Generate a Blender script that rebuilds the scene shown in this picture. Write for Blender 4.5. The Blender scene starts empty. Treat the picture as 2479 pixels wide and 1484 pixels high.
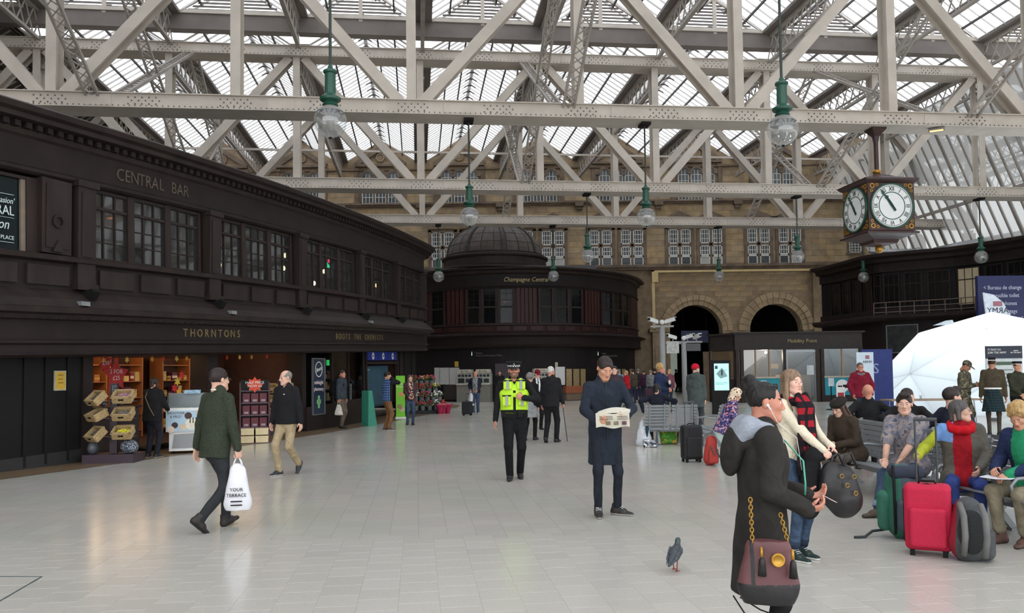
import bpy, math, random
import numpy as np
from mathutils import Vector, Matrix, noise as mnoise
random.seed(7)
SC = bpy.context.scene
COL = SC.collection
# ---------------------------------------------------------------- camera, light, exposure
F, CX, HZ, CAMH, PITCH, ROLL = 2000.0, 1239.5, 900.0, 1.68, math.radians(2.5), 0.0127
CYE = HZ - F * math.tan(PITCH)
cam_d = bpy.data.cameras.new('camera'); cam = bpy.data.objects.new('camera', cam_d); COL.objects.link(cam)
cam_d.sensor_fit = 'HORIZONTAL'; cam_d.sensor_width = 36.0; cam_d.lens = 36.0 * F / 2479.0
cam_d.shift_y = (CYE - 742.0) / 2479.0
cam_d.clip_start = 0.1; cam_d.clip_end = 400
cam.matrix_world = Matrix.Translation((0, 0, CAMH)) @ Matrix.Rotation(math.pi / 2 + PITCH, 4, 'X') @ Matrix.Rotation(-ROLL, 4, 'Z')
SC.camera = cam
W = bpy.data.worlds.new('overcast'); SC.world = W; W.use_nodes = True
bg = W.node_tree.nodes['Background']; bg.inputs[0].default_value = (0.93, 0.96, 1.0, 1); bg.inputs[1].default_value = 2.6
SC.view_settings.view_transform = 'Standard'; SC.view_settings.look = 'None'
SC.view_settings.gamma = 1.0; SC.view_settings.use_curve_mapping = False
SC.view_settings.exposure = 0.08

# ---------------------------------------------------------------- pixel <-> world (photo frame 2479 x 1484)
CP, SP, CR, SR = math.cos(PITCH), math.sin(PITCH), math.cos(ROLL), math.sin(ROLL)
def ray(px, py):
    dx, dy = px - CX, py - CYE
    x = (dx * CR - dy * SR) / F; u = -(dx * SR + dy * CR) / F
    return Vector((x, CP - u * SP, SP + u * CP))
def atY(px, py, Y):
    d = ray(px, py); t = Y / d.y
    return Vector((d.x * t, Y, CAMH + d.z * t))
def atZ(px, py, z):
    d = ray(px, py); t = (z - CAMH) / d.z
    return Vector((d.x * t, d.y * t, z))
def G(px, py): return atZ(px, py, 0.0)
def proj(P):
    x, y, z = P[0], P[1], P[2] - CAMH
    dp = y * CP + z * SP; u = -y * SP + z * CP
    dx, dy = F * x / dp, -F * u / dp
    return (CX + dx * CR + dy * SR, CYE - dx * SR + dy * CR)

# ---------------------------------------------------------------- materials
MATS = {}
def _pr(m):
    return m.node_tree.nodes['Principled BSDF']
def mat(name, col, rough=0.6, metal=0.0, var=0.12, scale=6.0, bump=0.0, spec=0.5, emit=None, es=1.0, coat=0.0, stretch=None, col2=None, coord='Object', alpha=None, trans=0.0):
    if name in MATS: return MATS[name]
    m = bpy.data.materials.new(name); m.use_nodes = True; nt = m.node_tree; p = _pr(m)
    p.inputs['Roughness'].default_value = rough; p.inputs['Metallic'].default_value = metal
    p.inputs['Specular IOR Level'].default_value = spec
    if coat: p.inputs['Coat Weight'].default_value = coat
    if trans: p.inputs['Transmission Weight'].default_value = trans
    c = tuple(col) + (1,)
    if var > 0 or bump > 0 or col2:
        tc = nt.nodes.new('ShaderNodeTexCoord'); nz = nt.nodes.new('ShaderNodeTexNoise')
        nz.inputs['Scale'].default_value = scale; nz.inputs['Detail'].default_value = 5
        if stretch:
            mp = nt.nodes.new('ShaderNodeMapping'); mp.inputs['Scale'].default_value = stretch
            nt.links.new(tc.outputs[coord], mp.inputs[0]); nt.links.new(mp.outputs[0], nz.inputs['Vector'])
        else: nt.links.new(tc.outputs[coord], nz.inputs['Vector'])
        rp = nt.nodes.new('ShaderNodeValToRGB')
        a, b = (c, tuple(col2) + (1,)) if col2 else (tuple(max(0, x * (1 - var)) for x in col) + (1,), tuple(min(1, x * (1 + var)) for x in col) + (1,))
        rp.color_ramp.elements[0].position = 0.35; rp.color_ramp.elements[1].position = 0.65
        rp.color_ramp.elements[0].color = a; rp.color_ramp.elements[1].color = b
        nt.links.new(nz.outputs['Fac'], rp.inputs[0]); nt.links.new(rp.outputs[0], p.inputs['Base Color'])
        if bump > 0:
            bp = nt.nodes.new('ShaderNodeBump'); bp.inputs['Strength'].default_value = bump; bp.inputs['Distance'].default_value = 0.02
            nt.links.new(nz.outputs['Fac'], bp.inputs['Height']); nt.links.new(bp.outputs[0], p.inputs['Normal'])
    else: p.inputs['Base Color'].default_value = c
    if emit:
        p.inputs['Emission Color'].default_value = tuple(emit) + (1,); p.inputs['Emission Strength'].default_value = es
    MATS[name] = m; return m
def S(r, g, b):
    f = lambda v: (v / 255 / 12.92) if v <= 10 else ((v / 255 + 0.055) / 1.055) ** 2.4
    return (f(r), f(g), f(b))
def cloth(name, rgb, var=0.15, scale=9, rough=0.9, bump=0.35):
    m = mat(name, S(*rgb), rough, var=var, scale=scale, bump=bump, spec=0.2)
    for n in m.node_tree.nodes:
        if n.type == 'BUMP': n.inputs['Distance'].default_value = 0.045 if scale < 20 else 0.012; n.inputs['Strength'].default_value = 0.55
        if n.type == 'TEX_NOISE': n.inputs['Detail'].default_value = 2.5 if scale < 20 else 4.0; n.inputs['Distortion'].default_value = 0.7 if scale < 20 else 0
    return m
def thinglass(name, tint=(1, 1, 1), transp=0.8, milk=0.0, rough=0.05, gloss=0.12):
    """a pane: mostly clear, partly milky (translucent) with a glossy film"""
    if name in MATS: return MATS[name]
    m = bpy.data.materials.new(name); m.use_nodes = True; nt = m.node_tree; nt.nodes.clear()
    o = nt.nodes.new('ShaderNodeOutputMaterial'); t = nt.nodes.new('ShaderNodeBsdfTransparent'); t.inputs[0].default_value = tuple(tint) + (1,)
    g = nt.nodes.new('ShaderNodeBsdfGlossy'); g.inputs['Roughness'].default_value = rough
    d = nt.nodes.new('ShaderNodeBsdfTranslucent'); d.inputs[0].default_value = tuple(tint) + (1,)
    a = nt.nodes.new('ShaderNodeMixShader'); a.inputs[0].default_value = milk
    b = nt.nodes.new('ShaderNodeMixShader'); b.inputs[0].default_value = gloss
    nt.links.new(t.outputs[0], a.inputs[1]); nt.links.new(d.outputs[0], a.inputs[2])
    nt.links.new(a.outputs[0], b.inputs[1]); nt.links.new(g.outputs[0], b.inputs[2])
    if transp < 1:
        k = nt.nodes.new('ShaderNodeBsdfDiffuse'); k.inputs[0].default_value = tuple(0.5 * x for x in tint) + (1,)
        c = nt.nodes.new('ShaderNodeMixShader'); c.inputs[0].default_value = 1 - transp
        nt.links.new(b.outputs[0], c.inputs[1]); nt.links.new(k.outputs[0], c.inputs[2]); nt.links.new(c.outputs[0], o.inputs[0])
    else: nt.links.new(b.outputs[0], o.inputs[0])
    MATS[name] = m; return m
def pattern(name, cols, scale=20, rough=0.9, kind='voronoi'):
    """cloth printed with blotches of several colours"""
    if name in MATS: return MATS[name]
    m = bpy.data.materials.new(name); m.use_nodes = True; nt = m.node_tree; p = _pr(m); p.inputs['Roughness'].default_value = rough
    p.inputs['Specular IOR Level'].default_value = 0.2
    tc = nt.nodes.new('ShaderNodeTexCoord')
    rp = nt.nodes.new('ShaderNodeValToRGB'); rp.color_ramp.interpolation = 'CONSTANT'
    if kind == 'voronoi':
        v = nt.nodes.new('ShaderNodeTexVoronoi'); v.inputs['Scale'].default_value = scale
        nt.links.new(tc.outputs['Object'], v.inputs['Vector'])
        sp = nt.nodes.new('ShaderNodeSeparateColor'); nt.links.new(v.outputs['Color'], sp.inputs[0]); nt.links.new(sp.outputs[0], rp.inputs[0])
    elif kind == 'rosette':
        v = nt.nodes.new('ShaderNodeTexVoronoi'); v.inputs['Scale'].default_value = scale
        nt.links.new(tc.outputs['Object'], v.inputs['Vector']); nt.links.new(v.outputs['Distance'], rp.inputs[0])
    else:
        v = nt.nodes.new('ShaderNodeTexNoise'); v.inputs['Scale'].default_value = scale; v.inputs['Detail'].default_value = 3
        nt.links.new(tc.outputs['Object'], v.inputs['Vector']); nt.links.new(v.outputs['Fac'], rp.inputs[0])
    n = len(cols); els = rp.color_ramp.elements
    while len(els) < n: els.new(0.5)
    for i, (pos, c) in enumerate(cols):
        els[i].position = pos
    for i, (pos, c) in enumerate(cols):
        els[i].color = tuple(S(*c)) + (1,)
    nt.links.new(rp.outputs[0], p.inputs['Base Color'])
    MATS[name] = m; return m
def plaid(name, base, line, freq=40.0, width=0.2, rough=0.9, dark=None):
    if name in MATS: return MATS[name]
    m = bpy.data.materials.new(name); m.use_nodes = True; nt = m.node_tree; p = _pr(m); p.inputs['Roughness'].default_value = rough
    p.inputs['Specular IOR Level'].default_value = 0.2
    tc = nt.nodes.new('ShaderNodeTexCoord'); sx = nt.nodes.new('ShaderNodeSeparateXYZ'); nt.links.new(tc.outputs['Object'], sx.inputs[0])
    ad = nt.nodes.new('ShaderNodeMath'); ad.operation = 'ADD'; nt.links.new(sx.outputs[0], ad.inputs[0]); nt.links.new(sx.outputs[1], ad.inputs[1])
    out = []
    for src in (ad.outputs[0], sx.outputs[2]):
        mu = nt.nodes.new('ShaderNodeMath'); mu.operation = 'MULTIPLY'; mu.inputs[1].default_value = freq; nt.links.new(src, mu.inputs[0])
        fr = nt.nodes.new('ShaderNodeMath'); fr.operation = 'FRACT'; nt.links.new(mu.outputs[0], fr.inputs[0])
        lt = nt.nodes.new('ShaderNodeMath'); lt.operation = 'LESS_THAN'; lt.inputs[1].default_value = width; nt.links.new(fr.outputs[0], lt.inputs[0])
        out.append(lt.outputs[0])
    mx = nt.nodes.new('ShaderNodeMath'); mx.operation = 'ADD'; nt.links.new(out[0], mx.inputs[0]); nt.links.new(out[1], mx.inputs[1])
    hf = nt.nodes.new('ShaderNodeMath'); hf.operation = 'MULTIPLY'; hf.inputs[1].default_value = 0.5; nt.links.new(mx.outputs[0], hf.inputs[0])
    rp = nt.nodes.new('ShaderNodeValToRGB'); rp.color_ramp.interpolation = 'CONSTANT'
    rp.color_ramp.elements[0].color = tuple(S(*base)) + (1,); rp.color_ramp.elements[1].position = 0.4; rp.color_ramp.elements[1].color = tuple(S(*line)) + (1,)
    e = rp.color_ramp.elements.new(0.9); e.color = tuple(S(*(dark or line))) + (1,)
    nt.links.new(hf.outputs[0], rp.inputs[0]); nt.links.new(rp.outputs[0], p.inputs['Base Color'])
    MATS[name] = m; return m

# ---------------------------------------------------------------- mesh collecting
class MB:
    """collects shapes; build() links them as one mesh object"""
    def __init__(s): s.v = []; s.f = []; s.m = []; s.mi = 0
    def add(s, vs, fs, mi=None):
        o = len(s.v); s.v += [tuple(v) for v in vs]; k = s.mi if mi is None else mi
        for f in fs: s.f.append(tuple(i + o for i in f)); s.m.append(k)
        return s
    def box(s, c, d, R=None, mi=None):
        hx, hy, hz = d[0] / 2, d[1] / 2, d[2] / 2
        vs = [Vector((x, y, z)) for x in (-hx, hx) for y in (-hy, hy) for z in (-hz, hz)]
        if R is not None: vs = [R @ v for v in vs]
        c = Vector(c)
        return s.add([v + c for v in vs], [(0, 1, 3, 2), (4, 6, 7, 5), (0, 4, 5, 1), (2, 3, 7, 6), (0, 2, 6, 4), (1, 5, 7, 3)], mi)
    def bx(s, x0, x1, y0, y1, z0, z1, mi=None):
        return s.box(((x0 + x1) / 2, (y0 + y1) / 2, (z0 + z1) / 2), (abs(x1 - x0), abs(y1 - y0), abs(z1 - z0)), None, mi)
    def bar(s, a, b, w, h, up=(0, 0, 1), mi=None):
        """box beam from a to b; h along up, w across"""
        a, b = Vector(a), Vector(b); d = b - a; L = d.length
        if L < 1e-6: return s
        d.normalize(); u = Vector(up); x = d.cross(u)
        if x.length < 1e-4: x = d.cross(Vector((0, 1, 0)))
        x.normalize(); u = x.cross(d)
        vs = []
        for p in (a, b):
            for i, j in ((-1, -1), (1, -1), (1, 1), (-1, 1)): vs.append(p + x * (i * w / 2) + u * (j * h / 2))
        return s.add(vs, [(0, 3, 2, 1), (4, 5, 6, 7), (0, 1, 5, 4), (1, 2, 6, 5), (2, 3, 7, 6), (3, 0, 4, 7)], mi)
    def tube(s, pts, r, n=8, mi=None, cap=True):
        pts = [Vector(p) for p in pts]; rs = r if isinstance(r, (list, tuple)) else [r] * len(pts)
        vs = []; prev = None
        for i, p in enumerate(pts):
            d = (pts[min(i + 1, len(pts) - 1)] - pts[max(i - 1, 0)]).normalized()
            if prev is None:
                x = d.cross(Vector((0, 0, 1)))
                if x.length < 1e-3: x = d.cross(Vector((1, 0, 0)))
            else: x = prev - d * prev.dot(d)
            x.normalize(); prev = x; y = d.cross(x)
            for k in range(n):
                a = 2 * math.pi * k / n; vs.append(p + (x * math.cos(a) + y * math.sin(a)) * rs[i])
        fs = [(i * n + k, i * n + (k + 1) % n, (i + 1) * n + (k + 1) % n, (i + 1) * n + k) for i in range(len(pts) - 1) for k in range(n)]
        if cap: fs += [tuple(range(n - 1, -1, -1)), tuple(range((len(pts) - 1) * n, len(pts) * n))]
        return s.add(vs, fs, mi)
    def lathe(s, prof, c=(0, 0, 0), n=20, mi=None, axis=None, a0=0, a1=2 * math.pi):
        full = abs(a1 - a0 - 2 * math.pi) < 1e-6; m = n if full else n + 1
        vs = []; c = Vector(c)
        for r, z in prof:
            for k in range(m):
                a = a0 + (a1 - a0) * k / n; v = Vector((r * math.cos(a), r * math.sin(a), z))
                vs.append(c + (axis @ v if axis else v))
        fs = []
        for i in range(len(prof) - 1):
            for k in range(n):
                k2 = (k + 1) % m; fs.append((i * m + k, i * m + k2, (i + 1) * m + k2, (i + 1) * m + k))
        return s.add(vs, fs, mi)
    def prism(s, poly, d, T=None, mi=None):
        """polygon in XZ extruded along +Y by d, then moved by T (4x4)"""
        n = len(poly); vs = [Vector((x, 0, z)) for x, z in poly] + [Vector((x, d, z)) for x, z in poly]
        if T is not None: vs = [T @ v for v in vs]
        fs = [tuple(range(n)), tuple(range(2 * n - 1, n - 1, -1))] + [(i, i + n, (i + 1) % n + n, (i + 1) % n) for i in range(n)]
        return s.add(vs, fs, mi)
    def quad(s, a, b, c, d, mi=None): return s.add([a, b, c, d], [(0, 1, 2, 3)], mi)
    def ball(s, c, r, n=12, m=8, mi=None, sc=(1, 1, 1)):
        prof = [(math.sin(math.pi * i / m) * r, -math.cos(math.pi * i / m) * r) for i in range(m + 1)]
        vs = []; c = Vector(c)
        for rr, z in prof:
            for k in range(n):
                a = 2 * math.pi * k / n; vs.append(c + Vector((rr * math.cos(a) * sc[0], rr * math.sin(a) * sc[1], z * sc[2])))
        fs = [(i * n + k, i * n + (k + 1) % n, (i + 1) * n + (k + 1) % n, (i + 1) * n + k) for i in range(m) for k in range(n)]
        return s.add(vs, fs, mi)
    def T(s, M):
        s.v = [tuple(M @ Vector(v)) for v in s.v]; return s
    def build(s, name, mats, parent=None, smooth=False, loc=None, rz=0.0):
        me = bpy.data.meshes.new(name); me.from_pydata(s.v, [], s.f)
        if not isinstance(mats, (list, tuple)): mats = [mats]
        for m in mats: me.materials.append(m)
        if len(mats) > 1: me.polygons.foreach_set('material_index', s.m)
        if smooth: me.polygons.foreach_set('use_smooth', [True] * len(me.polygons))
        me.update()
        return link(name, me, parent, loc, rz)
def link(name, me, parent=None, loc=None, rz=0.0):
    o = bpy.data.objects.new(name, me); COL.objects.link(o)
    if parent is not None: o.parent = parent
    if loc is not None: o.location = loc
    if rz: o.rotation_euler = (0, 0, rz)
    return o
def tag(o, label=None, cat=None, group=None, kind=None):
    if label: o['label'] = label
    if cat: o['category'] = cat
    if group: o['group'] = group
    if kind: o['kind'] = kind
    return o
def thing(name, label, cat, loc=(0, 0, 0), rz=0.0, group=None, kind=None):
    o = bpy.data.objects.new(name, None); COL.objects.link(o); o.location = loc; o.rotation_euler = (0, 0, rz)
    o.empty_display_size = 0.2
    return tag(o, label, cat, group, kind)
def Rz(a): return Matrix.Rotation(a, 4, 'Z')
def TM(loc, rz=0.0, s=1.0): return Matrix.Translation(Vector(loc)) @ Rz(rz) @ Matrix.Scale(s, 4)
def copy_tree(o, parent=None):
    c = o.copy(); COL.objects.link(c); c.parent = parent
    for ch in o.children: copy_tree(ch, c)
    return c
def text(name, s, size, M, material, parent=None, ext=0.01, align='CENTER', sx=1.0, shear=0.0, space=1.0):
    """lettering as mesh; M places the text plane (x right, y up, z towards the reader)"""
    cu = bpy.data.curves.new('lettering', 'FONT'); cu.body = s; cu.size = size; cu.extrude = ext; cu.align_x = align; cu.align_y = 'CENTER'
    cu.shear = shear; cu.space_character = space; cu.resolution_u = 2
    t = bpy.data.objects.new('lettering', cu); me = bpy.data.meshes.new_from_object(t)
    bpy.data.objects.remove(t); bpy.data.curves.remove(cu)
    me.transform(M @ Matrix.Diagonal((sx, 1, 1, 1))); me.materials.clear(); me.materials.append(material)
    me.name = name
    return link(name, me, parent)
def face_M(p, nrm, up=(0, 0, 1)):
    """placement whose z axis is nrm (towards the reader)"""
    n = Vector(nrm).normalized(); u = Vector(up); x = u.cross(n).normalized(); u = n.cross(x)
    M = Matrix((x, u, n)).transposed().to_4x4(); M.translation = Vector(p); return M
# ================================================================ shared materials
M_paint = mat('truss_paint', S(190, 181, 169), 0.6, var=0.08, scale=1.5, bump=0.05)
M_paintd = mat('lattice_paint', S(160, 152, 143), 0.65, var=0.1, scale=2)
M_gutter = mat('gutter_lead', S(116, 108, 102), 0.7, var=0.12, scale=1.0)
M_rivet = mat('rivet_shadow_paint', S(96, 88, 82), 0.7, var=0.1)
M_pane = thinglass('roof_glass', (0.97, 0.98, 1.0), 0.93, 0.42, 0.2, 0.04)
M_bar = mat('glazing_bar_paint', S(214, 210, 204), 0.6, var=0.05)
M_purlin = mat('purlin_iron', S(84, 78, 74), 0.7, var=0.1)
M_stone = mat('sandstone', S(160, 139, 109), 0.9, var=0.2, scale=1.3, bump=0.25)
M_stone2 = mat('sandstone_sooty', S(140, 121, 97), 0.9, var=0.2, scale=2.5, bump=0.3)
M_stoned = mat('sandstone_moulding', S(108, 93, 78), 0.9, var=0.25, scale=2.0, bump=0.2)
M_sash = mat('white_sash_paint', S(214, 212, 204), 0.5, var=0.05)
M_winglass = mat('hotel_window_glass', S(78, 84, 86), 0.1, var=0.25, scale=1.5, spec=0.5)
M_curtain = mat('net_curtain', S(176, 176, 170), 0.9, var=0.12, scale=12, stretch=(8, 1, 0.3))
M_wood = mat('dark_stained_oak', S(44, 35, 32), 0.55, var=0.22, scale=3, bump=0.12, spec=0.22, stretch=(1, 1, 0.25))
M_wood2 = mat('dark_oak_frieze', S(40, 32, 30), 0.6, var=0.16, scale=2, bump=0.08, spec=0.18)
M_mahog = mat('red_mahogany', S(56, 31, 27), 0.5, spec=0.25, var=0.25, scale=4, bump=0.1, stretch=(6, 6, 0.4))
M_black = mat('black_paint', S(24, 22, 22), 0.6, spec=0.2, var=0.1)
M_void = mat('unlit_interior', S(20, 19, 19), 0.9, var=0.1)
M_darkglass = mat('dark_window_glass', S(18, 19, 20), 0.12, var=0.1, spec=0.22)
M_gold = mat('gilt_letters', S(150, 128, 84), 0.4, metal=0.4, var=0.1)
M_white = mat('white_paint', S(232, 232, 228), 0.5, var=0.03)
M_steel = mat('brushed_steel', S(150, 152, 154), 0.35, metal=0.7, var=0.06)
M_grey = mat('grey_metal_paint', S(140, 141, 140), 0.45, var=0.06)
M_green = mat('lamp_green_paint', S(28, 74, 58), 0.4, var=0.12)

# ================================================================ floor
YAW = math.atan(0.115)                      # the hall's long axis leans this much to the left of the view
AX = Vector((-math.sin(YAW), math.cos(YAW), 0)); BX = Vector((math.cos(YAW), math.sin(YAW), 0))
def floor_material():
    m = bpy.data.materials.new('terrazzo_tile_floor'); m.use_nodes = True; nt = m.node_tree; p = _pr(m)
    tc = nt.nodes.new('ShaderNodeTexCoord'); mp = nt.nodes.new('ShaderNodeMapping'); mp.inputs['Rotation'].default_value = (0, 0, math.pi / 2 - YAW)
    nt.links.new(tc.outputs['Object'], mp.inputs[0])
    br = nt.nodes.new('ShaderNodeTexBrick'); br.offset = 0.5; br.inputs['Scale'].default_value = 1.0
    br.inputs['Brick Width'].default_value = 0.3; br.inputs['Row Height'].default_value = 0.3; br.inputs['Mortar Size'].default_value = 0.0022
    br.inputs['Color1'].default_value = S(206, 202, 192) + (1,); br.inputs['Color2'].default_value = S(200, 196, 186) + (1,); br.inputs['Mortar'].default_value = S(172, 166, 156) + (1,)
    nt.links.new(mp.outputs[0], br.inputs['Vector'])
    nz = nt.nodes.new('ShaderNodeTexNoise'); nz.inputs['Scale'].default_value = 160; nz.inputs['Detail'].default_value = 2; nt.links.new(tc.outputs['Object'], nz.inputs['Vector'])
    n2 = nt.nodes.new('ShaderNodeTexNoise'); n2.inputs['Scale'].default_value = 0.5; n2.inputs['Detail'].default_value = 6; nt.links.new(tc.outputs['Object'], n2.inputs['Vector'])
    m1 = nt.nodes.new('ShaderNodeMix'); m1.data_type = 'RGBA'; m1.blend_type = 'MULTIPLY'; m1.inputs[0].default_value = 0.12
    nt.links.new(br.outputs[0], m1.inputs[6]); nt.links.new(nz.outputs['Color'], m1.inputs[7])
    m2 = nt.nodes.new('ShaderNodeMix'); m2.data_type = 'RGBA'; m2.blend_type = 'MULTIPLY'; m2.inputs[0].default_value = 0.14
    nt.links.new(m1.outputs[2], m2.inputs[6]); nt.links.new(n2.outputs['Color'], m2.inputs[7]); nt.links.new(m2.outputs[2], p.inputs['Base Color'])
    rr = nt.nodes.new('ShaderNodeMapRange'); rr.inputs[3].default_value = 0.12; rr.inputs[4].default_value = 0.26; nt.links.new(n2.outputs['Fac'], rr.inputs[0])
    nt.links.new(rr.outputs[0], p.inputs['Roughness']); p.inputs['Specular IOR Level'].default_value = 0.5
    return m
M_floor = floor_material()
floor = MB().bx(-60, 60, -25, 100, -0.3, 0).build('floor', M_floor); tag(floor, 'pale terrazzo tiled station concourse floor', kind='structure')
M_tiles = [mat('floor_tile_%d' % i, S(193 + d, 189 + d, 180 + d), 0.2, var=0.06, scale=150) for i, d in enumerate((0, 2, -2, -4))]
# the nearest 300 tiles one by one, laid in columns along the hall axis, each column shifted
tile_me = []
for m_ in M_tiles:
    b_ = MB(); h_, t_ = 0.1483, 0.0022
    b_.add([(-h_, -h_, 0), (h_, -h_, 0), (h_, h_, 0), (-h_, h_, 0), (-h_ + .001, -h_ + .001, t_), (h_ - .001, -h_ + .001, t_), (h_ - .001, h_ - .001, t_), (-h_ + .001, h_ - .001, t_)],
           [(4, 5, 6, 7), (0, 1, 5, 4), (1, 2, 6, 5), (2, 3, 7, 6), (3, 0, 4, 7)])
    me_ = bpy.data.meshes.new('tile'); me_.from_pydata(b_.v, [], b_.f); me_.materials.append(m_); tile_me.append(me_)
cand = []
for i in range(-30, 31):
    for j in range(10, 45):
        c_ = BX * (i * 0.3) + AX * ((j + 0.5 * (i % 2)) * 0.3); px, py = proj(c_)
        if -60 < px < 2540 and py < 1510: cand.append((c_.y, c_))
cand.sort(key=lambda t: t[0])
for k, (y_, c_) in enumerate(cand[:300]):
    o = link('tile', tile_me[random.choice((0, 0, 0, 1, 2, 0, 3))], floor, (c_.x, c_.y, 0.0), YAW)

# ================================================================ roof trusses
ZB = atY(1240, 290, 26.2).z                      # underside of every bottom chord
Y1 = 26.2; Y2 = atZ(1240, 465, ZB).y; Y3 = atZ(1240, 544, ZB).y; Y0 = 15.6
ZT = atY(1240, 157, Y2).z                        # underside of top chord
ORG = Vector((-3.9, 36.8, 0))                    # a valley line of the roof passes here
def uw(u, w, z=0.0): return Vector((ORG.x, ORG.y, z)) + BX * u + AX * w
def w_of(Y):                                     # axis coordinate of the cross line that meets x = 0 at this Y
    return (Vector((0, Y, 0)) - Vector((ORG.x, ORG.y, 0))).dot(AX)
PAN = 5.36
def truss(label, Y, u0, krange, ch=0.40, cw=0.85):
    w = w_of(Y); t = thing('roof_truss', label, 'truss', uw(0, w, ZB), YAW, 'steel roof trusses across the hall')
    # local: x along the truss, y along the hall, z up from ZB
    H = ZT - ZB + 0.38; ua, ub = u0 + krange[0] * PAN, u0 + krange[1] * PAN
    def chord(z0, hh):
        m = MB(); m.bx(ua, ub, -cw / 2, -cw / 2 + 0.05, z0, z0 + hh); m.bx(ua, ub, cw / 2 - 0.05, cw / 2, z0, z0 + hh)
        m.bx(ua, ub, -cw / 2 - 0.09, cw / 2 + 0.09, z0 + hh, z0 + hh + 0.03); m.bx(ua, ub, -cw / 2 - 0.09, cw / 2 + 0.09, z0 - 0.03, z0)
        c = m.build('chord', M_paint, t)
        r = MB()
        u = ua
        while u < ub:                              # rivet rows along the angles
            r.box((u, -cw / 2 - 0.012, z0 + 0.05), (0.03, 0.024, 0.03)); u += 0.16
        # rivet plates at the joints
        for k in range(krange[0], krange[1] + 1):
            for dx in (0.0, PAN / 2):
                px = u0 + k * PAN + dx
                if not ua < px < ub: continue
                for a in range(5):
                    for b in range(3): r.box((px - 0.4 + a * 0.2 + (b % 2) * 0.1, -cw / 2 - 0.012, z0 + 0.1 + b * 0.1), (0.035, 0.024, 0.035))
        tag(r.build('rivet_row', M_rivet, c), kind='stuff')
        for k in range(krange[0], krange[1] + 1):  # splice plates
            px = u0 + k * PAN + 1.4
            if ua < px + .4 < ub: MB().bx(px - 0.4, px + 0.4, -cw / 2 - 0.02, -cw / 2, z0 + 0.04, z0 + hh - 0.03).build('splice_plate', M_paint, c)
        return c
    chord(0.0, ch); chord(H - 0.40, 0.40)
    zt, zb = H - 0.42, ch + 0.03
    for k in range(krange[0], krange[1] + 1):
        u = u0 + k * PAN; m = MB()
        for sy in (-1, 1):
            m.bx(u - 0.15, u + 0.15, sy * 0.26 - 0.02, sy * 0.26 + 0.02, zb, zt)
            m.bx(u - 0.02, u + 0.02, sy * 0.16 - 0.10, sy * 0.16 + 0.10, zb, zt)
        m.build('post', M_paint, t)
        if k % 2 == 0:
            for s in (-1, 1):
                if not krange[0] <= k + s <= krange[1]: continue
                m = MB()
                for sy in (-0.2, 0.2): m.bar((u + s * 0.35, sy, zb), (u + s * (PAN - 0.3), sy, zt), 0.06, 0.34, (0, 0, 1))
                m.bar((u + s * 0.35, 0, zb), (u + s * (PAN - 0.3), 0, zt), 0.4, 0.04, (0, 0, 1))
                m.build('brace', M_paint, t)
    return t, w
TR = {}
TR[0] = truss('steel truss carrying the two big pendant lamps, bottom chord above the frame', Y0, 0.0, (-4, 4))
TR[1] = truss('steel lattice truss with the four-sided clock hanging from its chord', Y1, -0.45, (-3, 5))
TR[2] = truss('steel lattice truss under the row of louvred gables', Y2, -0.12, (-5, 6))
TR[3] = truss('steel lattice truss in front of the lead dome and hotel windows', Y3, 0.0, (-5, 6))
def lattice(m, a, b, depth, step, cw=0.1, bw=0.035, up=(0, 0, 1), side=0.0):
    """lattice girder in the plane of (b - a, up): two chords and crossing bars"""
    a, b = Vector(a), Vector(b); d = b - a; L = d.length; d.normalize(); u = Vector(up); x = d.cross(u).normalized(); u = x.cross(d)
    if u.dot(Vector(up)) < 0: u = -u
    m.bar(a, b, cw * 1.4, cw, u); m.bar(a + u * depth, b + u * depth, cw * 1.4, cw, u)
    n = max(1, int(L / step))
    for i in range(n):
        p, q = a + d * (L * i / n), a + d * (L * (i + 1) / n)
        m.bar(p, q + u * depth, bw, bw, u); m.bar(p + u * depth, q, bw, bw, u)
# sway frames: crossing lattice struts from each truss's bottom chord up to its neighbour's top chord
for u_, pl_ in ((-10.1, 'above the dark bar'), (4.35, 'above the rotunda'), (18.2, 'beside the clock')):
    for n_ in (0, 1, 2):
        fr_ = thing('sway_frame', 'crossing lattice struts %s, %s' % (pl_, ('before the clock truss', 'before the louvred gables', 'behind the louvred gables')[n_]), 'brace', uw(u_, TR[n_][1]), YAW, 'lattice sway frames between the trusses')
        L_ = TR[n_ + 1][1] - TR[n_][1]
        for (ya, za, yb, zb_) in ((0, ZB + 0.1, L_, ZT + 0.2), (L_, ZB + 0.1, 0, ZT + 0.2)):
            m = MB(); lattice(m, (0, ya, za), (0, yb, zb_), 0.35, 0.35, 0.07, 0.03, (1, 0, 0)); m.build('strut', M_paintd, fr_)
# thin tie rod across the gables, just in front of the hotel front
tie = MB(); tie.bar(uw(-22, w_of(Y3) + 4.2, atY(1240, 372, Y3 + 4.2).z), uw(30, w_of(Y3) + 4.2, atY(1240, 372, Y3 + 4.2).z), 0.1, 0.12)
tie_o = tie.build('tie_rod', M_paint)

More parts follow.
